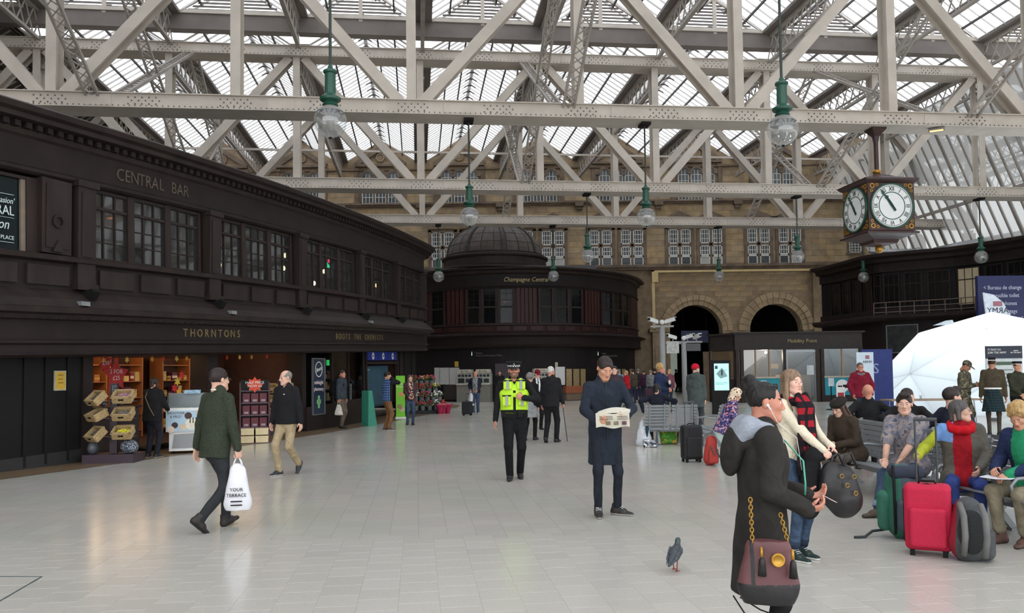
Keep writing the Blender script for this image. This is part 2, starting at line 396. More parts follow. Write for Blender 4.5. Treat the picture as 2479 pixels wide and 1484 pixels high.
# ================================================================ ridge-and-furrow glass roof
ZV = atY(1020, 388, 56).z; ZR = ZV + 1.45
roof = thing('ceiling', 'ridge and furrow glass station roof with lead gutters', None, (0, 0, 0), 0, None, 'structure')
tie_o.parent = roof
BAND0, BAND1 = atY(1240, 108, Y2).z, atY(1240, 70, Y2).z
W2 = w_of(Y2)
def pane_mesh(L, S_, name='pane'):
    b = MB().bx(-L / 2, L / 2, -S_ / 2, S_ / 2, -0.006, 0.006)
    me = bpy.data.meshes.new(name); me.from_pydata(b.v, [], b.f); me.materials.append(M_pane); return me
GUT = 0.42
M_boards = mat('roof_boarding', S(92, 85, 80), 0.8, var=0.2, scale=1.5)
def roof_bay(k, w0, w1, zv, zr, plen, single, lat=True, caps=True):
    u0 = k * PAN; ur = u0 + PAN / 2
    for s in (-1, 1):                              # the two slopes of this ridge
        ue = ur + s * (PAN / 2 - GUT)
        run = abs(ue - ur); rise = zr - zv; SL = math.hypot(run, rise); n = int(round((w1 - w0) / plen)); pl = (w1 - w0) / n
        ang = math.atan2(rise, run)
        R = Rz(YAW) @ Matrix.Rotation(s * ang, 4, 'Y') @ Rz(math.pi / 2)
        mid = lambda w: uw((ue + ur) / 2, w, (zv + zr) / 2)
        if single:
            me = pane_mesh(pl - 0.05, SL)
            for i in range(n):
                o = link('pane', me, roof); o.matrix_world = Matrix.Translation(mid(w0 + (i + .5) * pl)) @ R
        else:
            m = MB()
            for i in range(n):
                b = MB().bx(-(pl - 0.05) / 2, (pl - 0.05) / 2, -SL / 2, SL / 2, -0.006, 0.006).T(Matrix.Translation(mid(w0 + (i + .5) * pl)) @ R)
                m.add(b.v, b.f)
            tag(m.build('pane_field' if k > -4 else 'board_field', M_pane if k > -4 else M_boards, roof), kind='stuff')
        m = MB(); step = pl / 2
        for i in range(2 * n + 1):
            w = w0 + i * step; m.bar(uw(ue, w, zv - 0.03), uw(ur, w, zr - 0.03), 0.055 if i % 2 == 0 else 0.03, 0.07)
        m.build('glazing_bar', M_bar, roof)
        for t in (0.36, 0.72):
            m = MB(); u = ue + (ur - ue) * t; z = zv + (zr - zv) * t - 0.12
            m.bar(uw(u, w0, z), uw(u, w1, z), 0.07, 0.1); m.build('purlin', M_purlin, roof)
    m = MB(); m.bar(uw(ur, w0, zr), uw(ur, w1, zr), 0.22, 0.06)
    m.build('ridge', M_bar, roof)
    if caps:
        m = MB(); n = int(w1 - w0)
        for i in range(n):
            w = w0 + i + 0.5; m.bar(uw(ur - 0.32, w, zr - 0.22), uw(ur - 0.1, w, zr - 0.1), 0.1, 0.05); m.bar(uw(ur + 0.32, w, zr - 0.22), uw(ur + 0.1, w, zr - 0.1), 0.1, 0.05); m.bar(uw(ur - 0.12, w, zr - 0.1), uw(ur + 0.12, w, zr - 0.1), 0.1, 0.06)
        m.build('ridge_bracket', M_purlin, roof)
def gutter(k, w0, w1, zv, lat):
    u = k * PAN; m = MB(); st = 2.4; w = w0
    while w < w1 - .1:                             # segmented lead gutter soffit
        m.bar(uw(u, w + 0.02, zv - 0.06), uw(u, min(w + st, w1) - 0.02, zv - 0.06), 2 * GUT, 0.16); w += st
    g = m.build('gutter', M_gutter, roof)
    if lat:
        m = MB(); lattice(m, uw(u, w0, zv - 1.35), uw(u, w1, zv - 1.35), 1.15, 0.75, 0.12, 0.045)
        m.build('lattice_girder', M_paintd, roof)
for k in range(-7, 9):
    roof_bay(k, W2, W2 + 24, ZV, ZR, 1.0, -3 <= k <= 2, caps=-5 <= k <= 6)
    gutter(k, W2, W2 + 24, ZV, True)
ZV1 = BAND1 + 0.05
for k in range(-6, 8):
    roof_bay(k, W2 - 48, W2 - 0.1, ZV1, ZV1 + 1.55, 1.2, False, caps=False)
    gutter(k, W2 - 48, W2 - 0.1, ZV1, -5 <= k <= 6)
# louvred gables and the deep gutter beam over the second truss
gb = MB()
for k in range(-6, 8):
    gb.bar(uw(k * PAN + 0.01, W2 - 0.35, (BAND0 + BAND1) / 2), uw((k + 1) * PAN - 0.01, W2 - 0.35, (BAND0 + BAND1) / 2), 0.5, BAND1 - BAND0)
gb.build('gutter_beam', M_gutter, roof)
m = MB(); m.bar(uw(-6 * PAN, W2 - 0.62, BAND1 + 0.02), uw(8 * PAN, W2 - 0.62, BAND1 + 0.02), 0.12, 0.16); m.build('ledge', M_paint, roof)
slat_me = {}
for k in range(-5, 7):
    ur = k * PAN + PAN / 2; hw = PAN / 2 - GUT; fr = MB()
    for s in (-1, 1): fr.bar(uw(ur + s * hw, W2 - 0.5, ZV1 + 0.12), uw(ur, W2 - 0.5, ZV1 + 1.5), 0.1, 0.16)
    fr.bar(uw(ur, W2 - 0.56, ZV1 - 0.2), uw(ur, W2 - 0.56, ZV1 + 1.45), 0.1, 0.16, BX)
    fr.build('gable_frame', M_paint, roof)
    for i in range(9):
        z = 0.14 + i * 0.15; half = hw * (1 - z / 1.5) - 0.05
        if half < 0.15: continue
        key = i
        if key not in slat_me:
            b = MB().box((0, 0, 0), (2 * half, 0.02, 0.16), Matrix.Rotation(math.radians(-40), 3, 'X'))
            me = bpy.data.meshes.new('louvre_slat'); me.from_pydata(b.v, [], b.f); me.materials.append(M_gutter); slat_me[key] = me
        link('louvre_slat', slat_me[key], roof, uw(ur, W2 - 0.42, ZV1 + z), YAW)
# ================================================================ hotel front (back wall)
YF = 56.0
wall_back = thing('wall_back', 'sandstone hotel front with gables and round arches', None, (0, 0, 0), 0, None, 'structure')
def fp(px, py, d=0.0): return atY(px, py, YF - d)
def fz(py): return fp(1500, py).z
ZC = fz(652)                                        # string cornice above the arches
zsp = fp(1685, 802).z
ARCH = []
for c_, r_, ro_ in ((1685, 64, 88), (1879, 64, 92)):
    P_ = fp(c_, 802); ARCH.append((P_.x, r_ * YF / F, ro_ * YF / F))
XL, XR = -40.0, 27.0
zvF, zrF = ZV + 0.02, ZR
m = MB()
# lower zone with two arched openings
xs = [XL] + [e for a in ARCH for e in (a[0] - a[1], a[0] + a[1])] + [XR]
for i in range(0, len(xs), 2): m.bx(xs[i], xs[i + 1], YF, YF + 0.9, 0, zsp)
n_ = 18
for i, (xc, r, ro) in enumerate(ARCH):
    x0 = (xs[2 * i] + xs[2 * i + 1]) / 2 if i else xs[0]
prevx = XL
for i, (xc, r, ro) in enumerate(ARCH):
    nx = (ARCH[0][0] + ARCH[1][0]) / 2 if i == 0 else XR
    half1 = [(prevx, zsp), (xc - r, zsp)] + [(xc - r * math.cos(math.pi / 2 * t / n_), zsp + r * math.sin(math.pi / 2 * t / n_)) for t in range(1, n_ + 1)] + [(xc, ZC), (prevx, ZC)]
    half2 = [(xc, ZC)] + [(xc + r * math.sin(math.pi / 2 * t / n_), zsp + r * math.cos(math.pi / 2 * t / n_)) for t in range(0, n_ + 1)] + [(nx, zsp), (nx, ZC)]
    m.prism(half1, 0.9, Matrix.Translation((0, YF, 0))); m.prism(half2, 0.9, Matrix.Translation((0, YF, 0))); prevx = nx
# upper zone up to the valleys, then one gable per roof ridge
ridge_x = []
for k in range(-5, 7):
    # where this valley / ridge line crosses the front
    def cross(u): 
        p = uw(u, 0); t = (YF - p.y) / AX.y; return (p + AX * t).x
    ridge_x.append((cross(k * PAN), cross(k * PAN + PAN / 2), cross((k + 1) * PAN)))
m.bx(XL, XR, YF, YF + 0.9, ZC, zvF - 0.1)
for a, b, c in ridge_x:
    m.prism([(a, zvF - 0.1), (c, zvF - 0.1), (b, zrF)], 0.9, Matrix.Translation((0, YF, 0)))
m.build('front_wall', M_stone2, wall_back)
# archivolts: stepped rings of wedge stones
for xc, r, ro in ARCH:
    for (ra, rb, pr, nst) in ((r, (r + ro) / 2, 0.10, 17), ((r + ro) / 2, ro, 0.22, 17)):
        for t in range(nst):
            a0 = math.pi * t / nst + 0.006; a1 = math.pi * (t + 1) / nst - 0.006
            poly = [(xc + q * math.cos(a), zsp + q * math.sin(a)) for q, a in ((ra, a0), (rb, a0), (rb, (a0 + a1) / 2), (rb, a1), (ra, a1), (ra, (a0 + a1) / 2))]
            MB().prism(poly, pr + 0.3, Matrix.Translation((0, YF - pr, 0))).build('arch_stone', M_stone, wall_back)
    for s in (-1, 1):                                # jambs below the spring
        MB().bx(xc + s * r, xc + s * ro, YF - 0.12, YF + 0.2, 0, zsp - 0.02).build('jamb', M_stone2, wall_back)
# passage behind the arches
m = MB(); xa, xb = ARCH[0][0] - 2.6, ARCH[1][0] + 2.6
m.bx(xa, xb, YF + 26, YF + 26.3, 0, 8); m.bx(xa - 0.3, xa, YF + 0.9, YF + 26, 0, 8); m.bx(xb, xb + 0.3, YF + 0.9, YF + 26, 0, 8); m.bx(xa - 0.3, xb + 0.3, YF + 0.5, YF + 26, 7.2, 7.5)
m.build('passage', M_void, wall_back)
# ashlar blocks: each a slightly proud stone; 260 in the open field, the rest joined
def blocked(x, z, hw, hh):
    for xc, r, ro in ARCH:
        if abs(x - xc) < ro + hw + 0.05 and z - hh < zsp: return True
        if math.hypot(max(0, abs(x - xc) - hw), max(0, z - hh - zsp)) < ro + 0.03: return True
    return False
blk = MB().bx(-0.41, 0.41, -0.014, 0.1, -0.17, 0.17)
blk_mats = [M_stone, mat('sandstone_warm', S(160, 137, 103), 0.9, var=0.18, scale=2, bump=0.25), mat('sandstone_grey', S(148, 129, 104), 0.9, var=0.2, scale=2, bump=0.25)]
blk_me = []
for mm in blk_mats:
    me = bpy.data.meshes.new('stone_block'); me.from_pydata(blk.v, [], blk.f); me.materials.append(mm); blk_me.append(me)
cnt = 0; rest = MB(); row = 0; z = ZC - 0.3
xw0, xw1 = fp(1578, 700).x, fp(1962, 700).x
while z > 1.2:
    x = xw0 + 0.5 + (row % 2) * 0.42
    while x < xw1 - 0.4:
        if not blocked(x, z, 0.42, 0.18):
            link('stone_block', random.choice(blk_me), wall_back, (x, YF, z)); cnt += 1
        x += 0.84
    z -= 0.36; row += 1
z = ZC + 0.55; row = 0
ztop_b = zvF - 0.2
while z < ztop_b:
    x = XL + 0.5 + (row % 2) * 0.5
    while x < XR - 0.5:
        rest.bx(x - 0.49, x + 0.49, YF - 0.014, YF + 0.05, z - 0.19, z + 0.19, random.randrange(3)); x += 1.0
    z += 0.4; row += 1
tag(rest.build('ashlar_field', blk_mats, wall_back), kind='stuff')
# courses
def course(name, py0, py1, d, x0=XL, x1=XR, mm=M_stoned):
    MB().bx(x0, x1, YF - d, YF + 0.02, fz(py1), fz(py0)).build(name, mm, wall_back)
course('cornice', 644, 650, 0.55); course('cornice', 650, 656, 0.4); course('string_course', 487, 491, 0.32); course('string_course', 491, 495, 0.2); course('sill_course', 647, 651, 0.3)
course('string_course', 404, 407, 0.16)
# yellow painted trunking
mty = mat('cream_trunking', S(196, 172, 120), 0.6, var=0.06)
tr_ = MB(); tr_.bx(fp(1573, 663).x, fp(1990, 663).x, YF - 0.75, YF - 0.55, fz(664), fz(659)); tr_.bx(fp(1573, 663).x, fp(1580, 663).x, YF - 0.75, YF - 0.55, fz(800), fz(659)); tr_.bx(fp(1573, 663).x, fp(1588, 663).x, YF - 0.85, YF - 0.5, fz(687), fz(662))
tr_.build('cable_trunking', mty, wall_back)
# windows
def light(name, x0, x1, z0, z1, nx, nz, parent, gm, arched=False, d=0.03, fr=0.07, bar=0.035):
    """one glazed light: pane, sash frame and glazing bars, frame in front of the wall face"""
    w = thing(name, None, None); w.parent = parent
    y = YF - d
    g = MB()
    if arched:
        r = (x1 - x0) / 2; xc = (x0 + x1) / 2
        poly = [(x0, z0), (x1, z0)] + [(xc + r * math.cos(math.pi * t / 10), z1 - r + r * math.sin(math.pi * t / 10)) for t in range(11)]
        g.prism(poly, 0.02, Matrix.Translation((0, y, 0)))
    else: g.bx(x0, x1, y, y + 0.02, z0, z1)
    g.build('pane', gm, w)
    f = MB()
    if arched:
        pts = [(x0, z0)] + [(xc - r * math.cos(math.pi * t / 10), z1 - r + r * math.sin(math.pi * t / 10)) for t in range(11)] + [(x1, z0), (x0, z0)]
        for a, b in zip(pts, pts[1:]): f.bar((a[0], y - 0.02, a[1]), (b[0], y - 0.02, b[1]), fr, 0.06, (0, -1, 0))
    else:
        f.bx(x0, x0 + fr, y - 0.05, y, z0, z1); f.bx(x1 - fr, x1, y - 0.05, y, z0, z1); f.bx(x0, x1, y - 0.05, y, z0, z0 + fr); f.bx(x0, x1, y - 0.05, y, z1 - fr, z1)
    for i in range(1, nx): f.bx(x0 + (x1 - x0) * i / nx - bar / 2, x0 + (x1 - x0) * i / nx + bar / 2, y - 0.03, y, z0, z1 - (0.1 if arched else 0))
    for i in range(1, nz): f.bx(x0, x1, y - 0.03, y, z0 + (z1 - z0) * i / nz - bar / 2, z0 + (z1 - z0) * i / nz + bar / 2)
    f.build('sash', M_sash, w)
    return w
def glass_pick(): return random.choice((M_winglass, M_winglass, M_curtain))
wn = 0
for bay in range(-1, 5):
    cx = 1300 + 191.5 * (bay - 1) if False else 1300 + 191 * (bay - 1)
    for off in (-64, 12):
        p0 = cx + off
        if p0 < 1000 or p0 > 1960: continue
        wt = thing('window_%d' % (wn + 1), None, None, kind='structure'); wt.parent = wall_back; wn += 1
        xa, xb = fp(p0, 600).x, fp(p0 + 54, 600).x; mid = (xa + xb) / 2
        for (l, r) in ((xa, mid - 0.08), (mid + 0.08, xb)):
            light('sash_window', l, r, fz(592), fz(557), 4, 3, wt, M_winglass)
            light('sash_window', l, r, fz(621), fz(597), 4, 2, wt, M_winglass)
            light('sash_window', l, r, fz(644), fz(622), 1, 1, wt, glass_pick())
        s_ = MB()                                        # stone surround, mullion and transom
        s_.bx(xa - 0.22, xa, YF - 0.12, YF, fz(646), fz(553)); s_.bx(xb, xb + 0.22, YF - 0.12, YF, fz(646), fz(553)); s_.bx(mid - 0.08, mid + 0.08, YF - 0.1, YF, fz(646), fz(553))
        s_.bx(xa - 0.22, xb + 0.22, YF - 0.12, YF, fz(557), fz(553)); s_.bx(xa, xb, YF - 0.1, YF, fz(597), fz(592)); s_.bx(xa - 0.25, xb + 0.25, YF - 0.16, YF, fz(551), fz(548))
        s_.build('surround', M_stoned, wt)
        h = MB(); hc = mid                               # little pediment hood above
        h.prism([(hc - 1.15, fz(532)), (hc + 1.15, fz(532)), (hc, fz(514)), ], 0.25, Matrix.Translation((0, YF - 0.22, 0)))
        h.bx(hc - 1.3, hc + 1.3, YF - 0.3, YF, fz(535), fz(531)); h.build('hood', M_stoned, wt)
for bi, (a, b, c) in enumerate(ridge_x):
    pxc = proj((b, YF, 14))[0]
    if not 480 < pxc < 1990: continue
    cx = b - 0.05
    wt = thing('window_%d' % (wn + 1), None, None, kind='structure'); wt.parent = wall_back; wn += 1
    for i in (-1, 0, 1):
        x = cx + i * 0.88; light('arched_window', x - 0.36, x + 0.36, fz(486), fz(410), 3, 5, wt, M_winglass, True)
        r_ = MB(); ys = YF - 0.1
        pts = [(x - 0.42 * math.cos(math.pi * t / 12), fz(410) - 0.36 + 0.42 * math.sin(math.pi * t / 12)) for t in range(13)]
        for q0, q1 in zip(pts, pts[1:]): r_.bar((q0[0], ys, q0[1]), (q1[0], ys, q1[1]), 0.14, 0.2, (0, -1, 0))
        r_.build('arch_ring', M_stoned, wt)
    for i in (-1.5, -0.5, 0.5, 1.5):
        x = cx + i * 0.88; q = MB(); q.tube([(x, YF - 0.08, fz(484)), (x, YF - 0.08, fz(424))], 0.07, 8); q.box((x, YF - 0.1, fz(422)), (0.24, 0.24, 0.14)); q.build('colonnette', M_stoned, wt)
    pd = MB(); hw = 1.72; zb_, zt_ = fz(393), fz(354)
    for s in (-1, 1): pd.bar((cx + s * hw, YF - 0.15, zb_), (cx, YF - 0.15, zt_), 0.3, 0.16, (0, -1, 0))
    pd.bx(cx - hw, cx + hw, YF - 0.3, YF, zb_ - 0.14, zb_ + 0.04)
    pd.build('pediment', M_stoned, wall_back)
    rd = MB(); ax_ = Matrix.Rotation(math.pi / 2, 3, 'X')
    rd.lathe([(0.0, 0.06), (0.1, 0.12), (0.17, 0.06), (0.2, 0.05), (0.22, 0.14), (0.30, 0.14), (0.33, 0.0)], (cx, YF - 0.02, (zb_ + zt_) / 2 - 0.06), 20, None, ax_); rd.build('roundel', M_stone2, wall_back, True)
    for s in (-1, 1):                                    # pilasters, capitals
        q = MB(); q.bx(cx + s * 1.62 - 0.14, cx + s * 1.62 + 0.14, YF - 0.12, YF, fz(487), fz(405)); q.bx(cx + s * 1.62 - 0.2, cx + s * 1.62 + 0.2, YF - 0.2, YF, fz(407), fz(400)); q.build('pilaster', M_stoned, wall_back)
    q = MB(); q.bx(a - 0.28, a + 0.28, YF - 0.45, YF, fz(500), fz(491)); q.bx(a - 0.2, a + 0.2, YF - 0.3, YF, fz(508), fz(500)); q.build('corbel', M_stoned, wall_back)
# plain right-hand end of the hotel: small arched windows
for (px, py0, py1, w, ar) in ((2065, 441, 403, 30, True), (2215, 441, 402, 30, True), (2070, 612, 578, 30, False), (2222, 600, 566, 26, True), (2345, 590, 558, 22, False)):
    wt = thing('window_%d' % (wn + 1), None, None, kind='structure'); wt.parent = wall_back; wn += 1
    x0, x1 = fp(px - w / 2, py0).x, fp(px + w / 2, py0).x; light('small_window', x0, x1, fp(px, py0).z, fp(px, py1).z, 4, 5, wt, M_winglass, ar)
    q = MB(); q.bx(x0 - 0.14, x0, YF - 0.1, YF, fp(px, py0).z, fp(px, py1).z - 0.2); q.bx(x1, x1 + 0.14, YF - 0.1, YF, fp(px, py0).z, fp(px, py1).z - 0.2); q.bx(x0 - 0.2, x1 + 0.2, YF - 0.16, YF, fp(px, py0).z - 0.12, fp(px, py0).z); q.build('surround', M_stoned, wt)
# pilaster beside the left arch
q = MB(); x0, x1 = fp(1577, 850).x, fp(1608, 850).x
q.bx(x0, x1, YF - 0.6, YF, 0, fz(806)); q.bx(x0 - 0.2, x1 + 0.2, YF - 0.75, YF, fz(806), fz(798)); q.bx(x0 + 0.15, x1 - 0.15, YF - 0.66, YF - 0.6, 0.6, fz(830)); q.build('pilaster', M_stone2, wall_back)
q = MB(); x0, x1 = fp(1965, 700).x, fp(1992, 700).x; q.bx(x0, x1, YF - 0.3, YF, 0, ZC); q.build('pilaster', M_stone2, wall_back)

# side walls that close the hall beyond the buildings: stone added on the left to cut sky light, a glazed screen on the right
sw_ = MB(); sw_.bar(uw(-34, -50, 8.5), uw(-34, 24, 8.5), 0.6, 17); tag(sw_.build('wall_blocker', M_stone2), 'plain stone side wall added to shade the hall', kind='structure')
scr = thing('wall_screen', 'sloping glazed side screen of the station hall', None, (0, 0, 0), 0, None, 'structure')
M_scr = thinglass('screen_glass', (0.6, 0.6, 0.58), 0.6, 0.6, 0.3, 0.04)
for i in range(-40, 20, 3):
    a, b, c, d = uw(27.5, i, ZV - 0.4), uw(27.5, i + 2.9, ZV - 0.4), uw(32, i + 2.9, 5.5), uw(32, i, 5.5)
    MB().quad(a, b, c, d).build('pane', M_scr, scr)
    m = MB()
    for k in range(5): p, q = a.lerp(b, k / 4), d.lerp(c, k / 4); m.bar(p, q, 0.08, 0.12)
    m.bar(a.lerp(d, .5), b.lerp(c, .5), .15, .15); m.build('screen_bar', M_paintd, scr)
# ================================================================ curved timber buildings: plan curves
class Plan:
    """a plan polyline; outward normal to its right when walking along it; d is the inset behind the line"""
    def __init__(s, pts, step=0.25):
        P = [Vector((p[0], p[1])) for p in pts]; out = []
        for i in range(len(P) - 1):
            p0, p1, p2, p3 = P[max(i - 1, 0)], P[i], P[i + 1], P[min(i + 2, len(P) - 1)]
            n = max(2, int((p2 - p1).length / step))
            for k in range(n):
                t = k / n; t2, t3 = t * t, t * t * t
                out.append(0.5 * ((2 * p1) + (p2 - p0) * t + (2 * p0 - 5 * p1 + 4 * p2 - p3) * t2 + (3 * p1 - p0 - 3 * p2 + p3) * t3))
        out.append(P[-1]); s.p = out; s.s = [0.0]
        for a, b in zip(out, out[1:]): s.s.append(s.s[-1] + (b - a).length)
        s.L = s.s[-1]; s.slope = 0.0; s.y0 = 14.0
    def frame(s, q):
        q = min(max(q, 0.0), s.L - 1e-4); lo, hi = 0, len(s.s) - 1
        while hi - lo > 1:
            m = (lo + hi) // 2
            if s.s[m] <= q: lo = m
            else: hi = m
        t = (q - s.s[lo]) / max(1e-9, s.s[hi] - s.s[lo]); p = s.p[lo].lerp(s.p[hi], t)
        a, b = s.p[max(lo - 1, 0)], s.p[min(hi + 1, len(s.p) - 1)]; tg = (b - a).normalized()
        return p, tg, Vector((tg.y, -tg.x))
    def at(s, q, d=0.0, z=0.0):
        p, t, n = s.frame(q); r = p - n * d
        return Vector((r.x, r.y, z + s.slope * (r.y - s.y0)))
    def M(s, q, d=0.0, z=0.0):
        """local frame: x along the wall, y into the wall, z up"""
        p, t, n = s.frame(q); o = s.at(q, d, z)
        M = Matrix(((t.x, -n.x, 0), (t.y, -n.y, 0), (0, 0, 1))).to_4x4(); M.translation = o; return M
    def at_px(s, px, d=0.0, lo=0.0, hi=None):
        best = (1e9, 0); q = lo
        while q < (hi or s.L):
            v = s.at(q, d, 2.5); e = abs(proj(v)[0] - px) if v.y > 1 else 1e9
            if e < best[0]: best = (e, q)
            q += 0.05
        return best[1]
    def sweep(s, prof, q0, q1, step=0.5, close=False):
        n = max(1, int((q1 - q0) / step)); vs = []; fs = []; m = len(prof)
        for i in range(n + 1):
            q = q0 + (q1 - q0) * i / n
            for d, z in prof: vs.append(s.at(q, d, z))
        for i in range(n):
            for j in range(m - 1): fs.append((i * m + j, (i + 1) * m + j, (i + 1) * m + j + 1, i * m + j + 1))
        return MB().add(vs, fs)
def chord_M(pl, qa, qb, d, z):
    """frame on the straight chord between two stations: x along, y into wall; returns matrix and length"""
    a, b = pl.at(qa, d, z), pl.at(qb, d, z); x = (b - a); L = x.length; x.normalize(); y = Vector((-x.y, x.x, 0)).normalized(); zz = Vector((0, 0, 1))
    M = Matrix((x, y, zz)).transposed().to_4x4(); M.translation = a; return M, L

# ---------------------------------------------------------------- left: long curved bar and shop front
def EX(Y): return 4.85145041e-05 * Y ** 3 - 9.83587015e-03 * Y * Y + 6.36297392e-01 * Y - 15.5338608
pts_ = [(EX(y), y) for y in (5, 7, 9, 11, 13, 15, 17, 19, 21, 23, 25, 27, 29, 31, 33, 35)]
tg_ = (Vector(pts_[-1]) - Vector(pts_[-2])).normalized(); c_ = Vector(pts_[-1]) + Vector((-tg_.y, tg_.x)) * 4.0
for a in (20, 40, 60, 80, 100, 120):
    r = math.radians(a); v = Vector((tg_.y, -tg_.x)) * 4.0; pts_.append(tuple(c_ + Vector((v.x * math.cos(r) - v.y * math.sin(r), v.x * math.sin(r) + v.y * math.cos(r)))))
LP = Plan(pts_); LP.slope = 0.028
wall_left = thing('wall_left', 'long curved dark timber bar and shop front', None, (0, 0, 0), 0, None, 'structure')
LQ = LP.L
def lband(name, prof, mm=M_wood, q0=0.0, q1=None, smooth=False): return LP.sweep(prof, q0, q1 or LQ).build(name, mm, wall_left, smooth)
lband('fascia', [(1.3, 2.02), (0.5, 2.02), (0.42, 2.07), (0.47, 2.13), (0.47, 2.25), (0.38, 2.28), (0.42, 2.34), (0.47, 2.35), (0.47, 2.72)], M_wood2)
lband('canopy', [(0.47, 2.70), (0.34, 2.72), (0.30, 2.80), (0.16, 2.83), (0.14, 2.92), (0.2, 2.95), (0.34, 3.1), (0.58, 3.28)], M_wood)
lband('dado', [(0.58, 3.26), (0.58, 3.80)], M_wood2)
lband('sill', [(0.58, 3.78), (0.44, 3.82), (0.42, 3.90), (0.5, 3.93), (1.0, 3.95)], M_wood)
lband('frieze', [(1.0, 5.36), (0.58, 5.36), (0.52, 5.40), (0.52, 5.46), (0.58, 5.50), (0.58, 6.02)], M_wood2)
lband('cornice', [(0.58, 6.0), (0.52, 6.04), (0.48, 6.12), (0.48, 6.22), (0.24, 6.25), (0.22, 6.33), (0.12, 6.37), (0.08, 6.46), (0.14, 6.5), (0.6, 6.52)], M_wood)
lband('roof_slope', [(0.6, 6.51), (7.0, 6.6)], mat('lead_roof', S(70, 66, 64), 0.7))
d_ = MB(); q = 0.3
while q < LQ - 0.3:
    d_.add(MB().box((0, 0, 0), (0.11, 0.12, 0.1)).T(LP.M(q, 0.42, 6.17)).v, MB().box((0, 0, 0), (1, 1, 1)).f)
    d_.add(MB().box((0, 0, 0), (0.08, 0.08, 0.06)).T(LP.M(q, 0.36, 2.75)).v, MB().box((0, 0, 0), (1, 1, 1)).f); q += 0.22
tag(d_.build('dentil_row', M_wood2, wall_left), kind='stuff')
# bays
QMAX = LP.at_px(1046, 0.58, 20, 36) if False else max(q_ * 0.1 for q_ in range(int(LP.L * 10)) if LP.at(q_ * 0.1).y < 35.6)
BQ = [LP.at_px(px, 0.58, 8, QMAX) for px in (197, 512, 727, 873, 961, 1030)]
step_ = BQ[1] - BQ[0]; BQ = [BQ[0] - 2 * step_, BQ[0] - step_] + BQ
M_barwin = thinglass('bar_window_glass', (0.5, 0.52, 0.52), 0.94, 0.0, 0.03, 0.13)
WZ0, WZ1 = 3.93, 5.36
pm_cache = {}
def wpane(w, h, mm):
    k = (round(w, 2), round(h, 2), mm.name)
    if k not in pm_cache:
        b = MB().bx(-w / 2, w / 2, -0.004, 0.004, -h / 2, h / 2); me = bpy.data.meshes.new('pane'); me.from_pydata(b.v, [], b.f); me.materials.append(mm); pm_cache[k] = me
    return pm_cache[k]
wl = 0
for i in range(len(BQ)):
    # pilasters at the bay boundaries
    M = LP.M(BQ[i], 0.48, 0); p = MB(); pw = 0.42 if i > 1 else 0.6
    p.bx(-pw / 2, pw / 2, 0, 0.3, 3.3, 5.4); p.bx(-pw / 2 - 0.04, pw / 2 + 0.04, -0.05, 0.3, 5.30, 5.42); p.bx(-pw / 2 - 0.04, pw / 2 + 0.04, -0.05, 0.3, 3.3, 3.42)
    p.bx(-pw / 2 + 0.08, pw / 2 - 0.08, -0.02, 0, 3.95, 5.2); p.T(M).build('pilaster', M_wood, wall_left)
    # scroll bracket below
    b = MB(); b.prism([(0, 0), (-0.02, 0.3), (0.22, 0.36), (0.3, 0.3), (0.16, 0.12), (0.1, 0)], 0.16, Matrix.Translation((0.08, 0, 0)) @ Matrix.Rotation(math.pi / 2, 4, 'Z') @ Matrix.Scale(-1, 4, (1, 0, 0)))
    b.T(LP.M(BQ[i], 0.5, 2.96)).build('scroll_bracket', M_black, wall_left)
for i in range(1, len(BQ) - 1):
    qa, qb = BQ[i] + 0.26, BQ[i + 1] - 0.26; n = 3
    for k in range(n):
        a, b = qa + (qb - qa) * k / n, qa + (qb - qa) * (k + 1) / n
        M, L = chord_M(LP, a, b, 0.62, 0)
        MB().bx(0.1, L - 0.1, -0.10, -0.03, 3.36, 3.72).T(M).build('dado_panel', M_wood, wall_left)
        if i == 1:
            continue
        w = thing('window_%d' % (wn + 1), None, None, kind='structure'); w.parent = wall_left; wn += 1; w.matrix_world = M; wl += 1
        f = MB(); f.bx(0, 0.09, -0.02, 0.12, WZ0, WZ1); f.bx(L - 0.09, L, -0.02, 0.12, WZ0, WZ1); f.bx(0, L, 0, 0.12, WZ1 - 0.07, WZ1); f.bx(0, L, 0, 0.12, WZ0, WZ0 + 0.06)
        zt = WZ0 + (WZ1 - WZ0) * 0.74; f.bx(0.09, L - 0.09, 0.0, 0.1, zt - 0.03, zt + 0.03)
        zs = [WZ0 + 0.06, WZ0 + 0.06 + (zt - 0.03 - WZ0 - 0.06) / 3, WZ0 + 0.06 + (zt - 0.03 - WZ0 - 0.06) * 2 / 3, zt - 0.03, zt + 0.03, WZ1 - 0.07]
        for z in (zs[1], zs[2]): f.bx(0.09, L - 0.09, 0.03, 0.06, z - 0.012, z + 0.012)
        pwid = (L - 0.18) / 3
        for c in (1, 2): f.bx(0.09 + c * pwid - 0.018, 0.09 + c * pwid + 0.018, 0.02, 0.07, WZ0, WZ1)
        f.build('frame', M_wood, w)
        for c in range(3):
            for (z0, z1) in ((zs[0], zs[1]), (zs[1], zs[2]), (zs[2], zs[3]), (zs[4], zs[5])):
                link('pane', wpane(pwid, z1 - z0, M_barwin), w, (0.09 + (c + .5) * pwid, 0.05, (z0 + z1) / 2))
# interior of the bar: dark back wall, floor, ceiling, curtains, lamps
ib = LP.sweep([(1.0, 3.96), (4.2, 3.96), (4.2, 5.9), (1.0, 5.9)], 2, LQ - 1); ib.build('bar_interior', mat('bar_interior_wall', S(62, 44, 34), 0.8), wall_left)
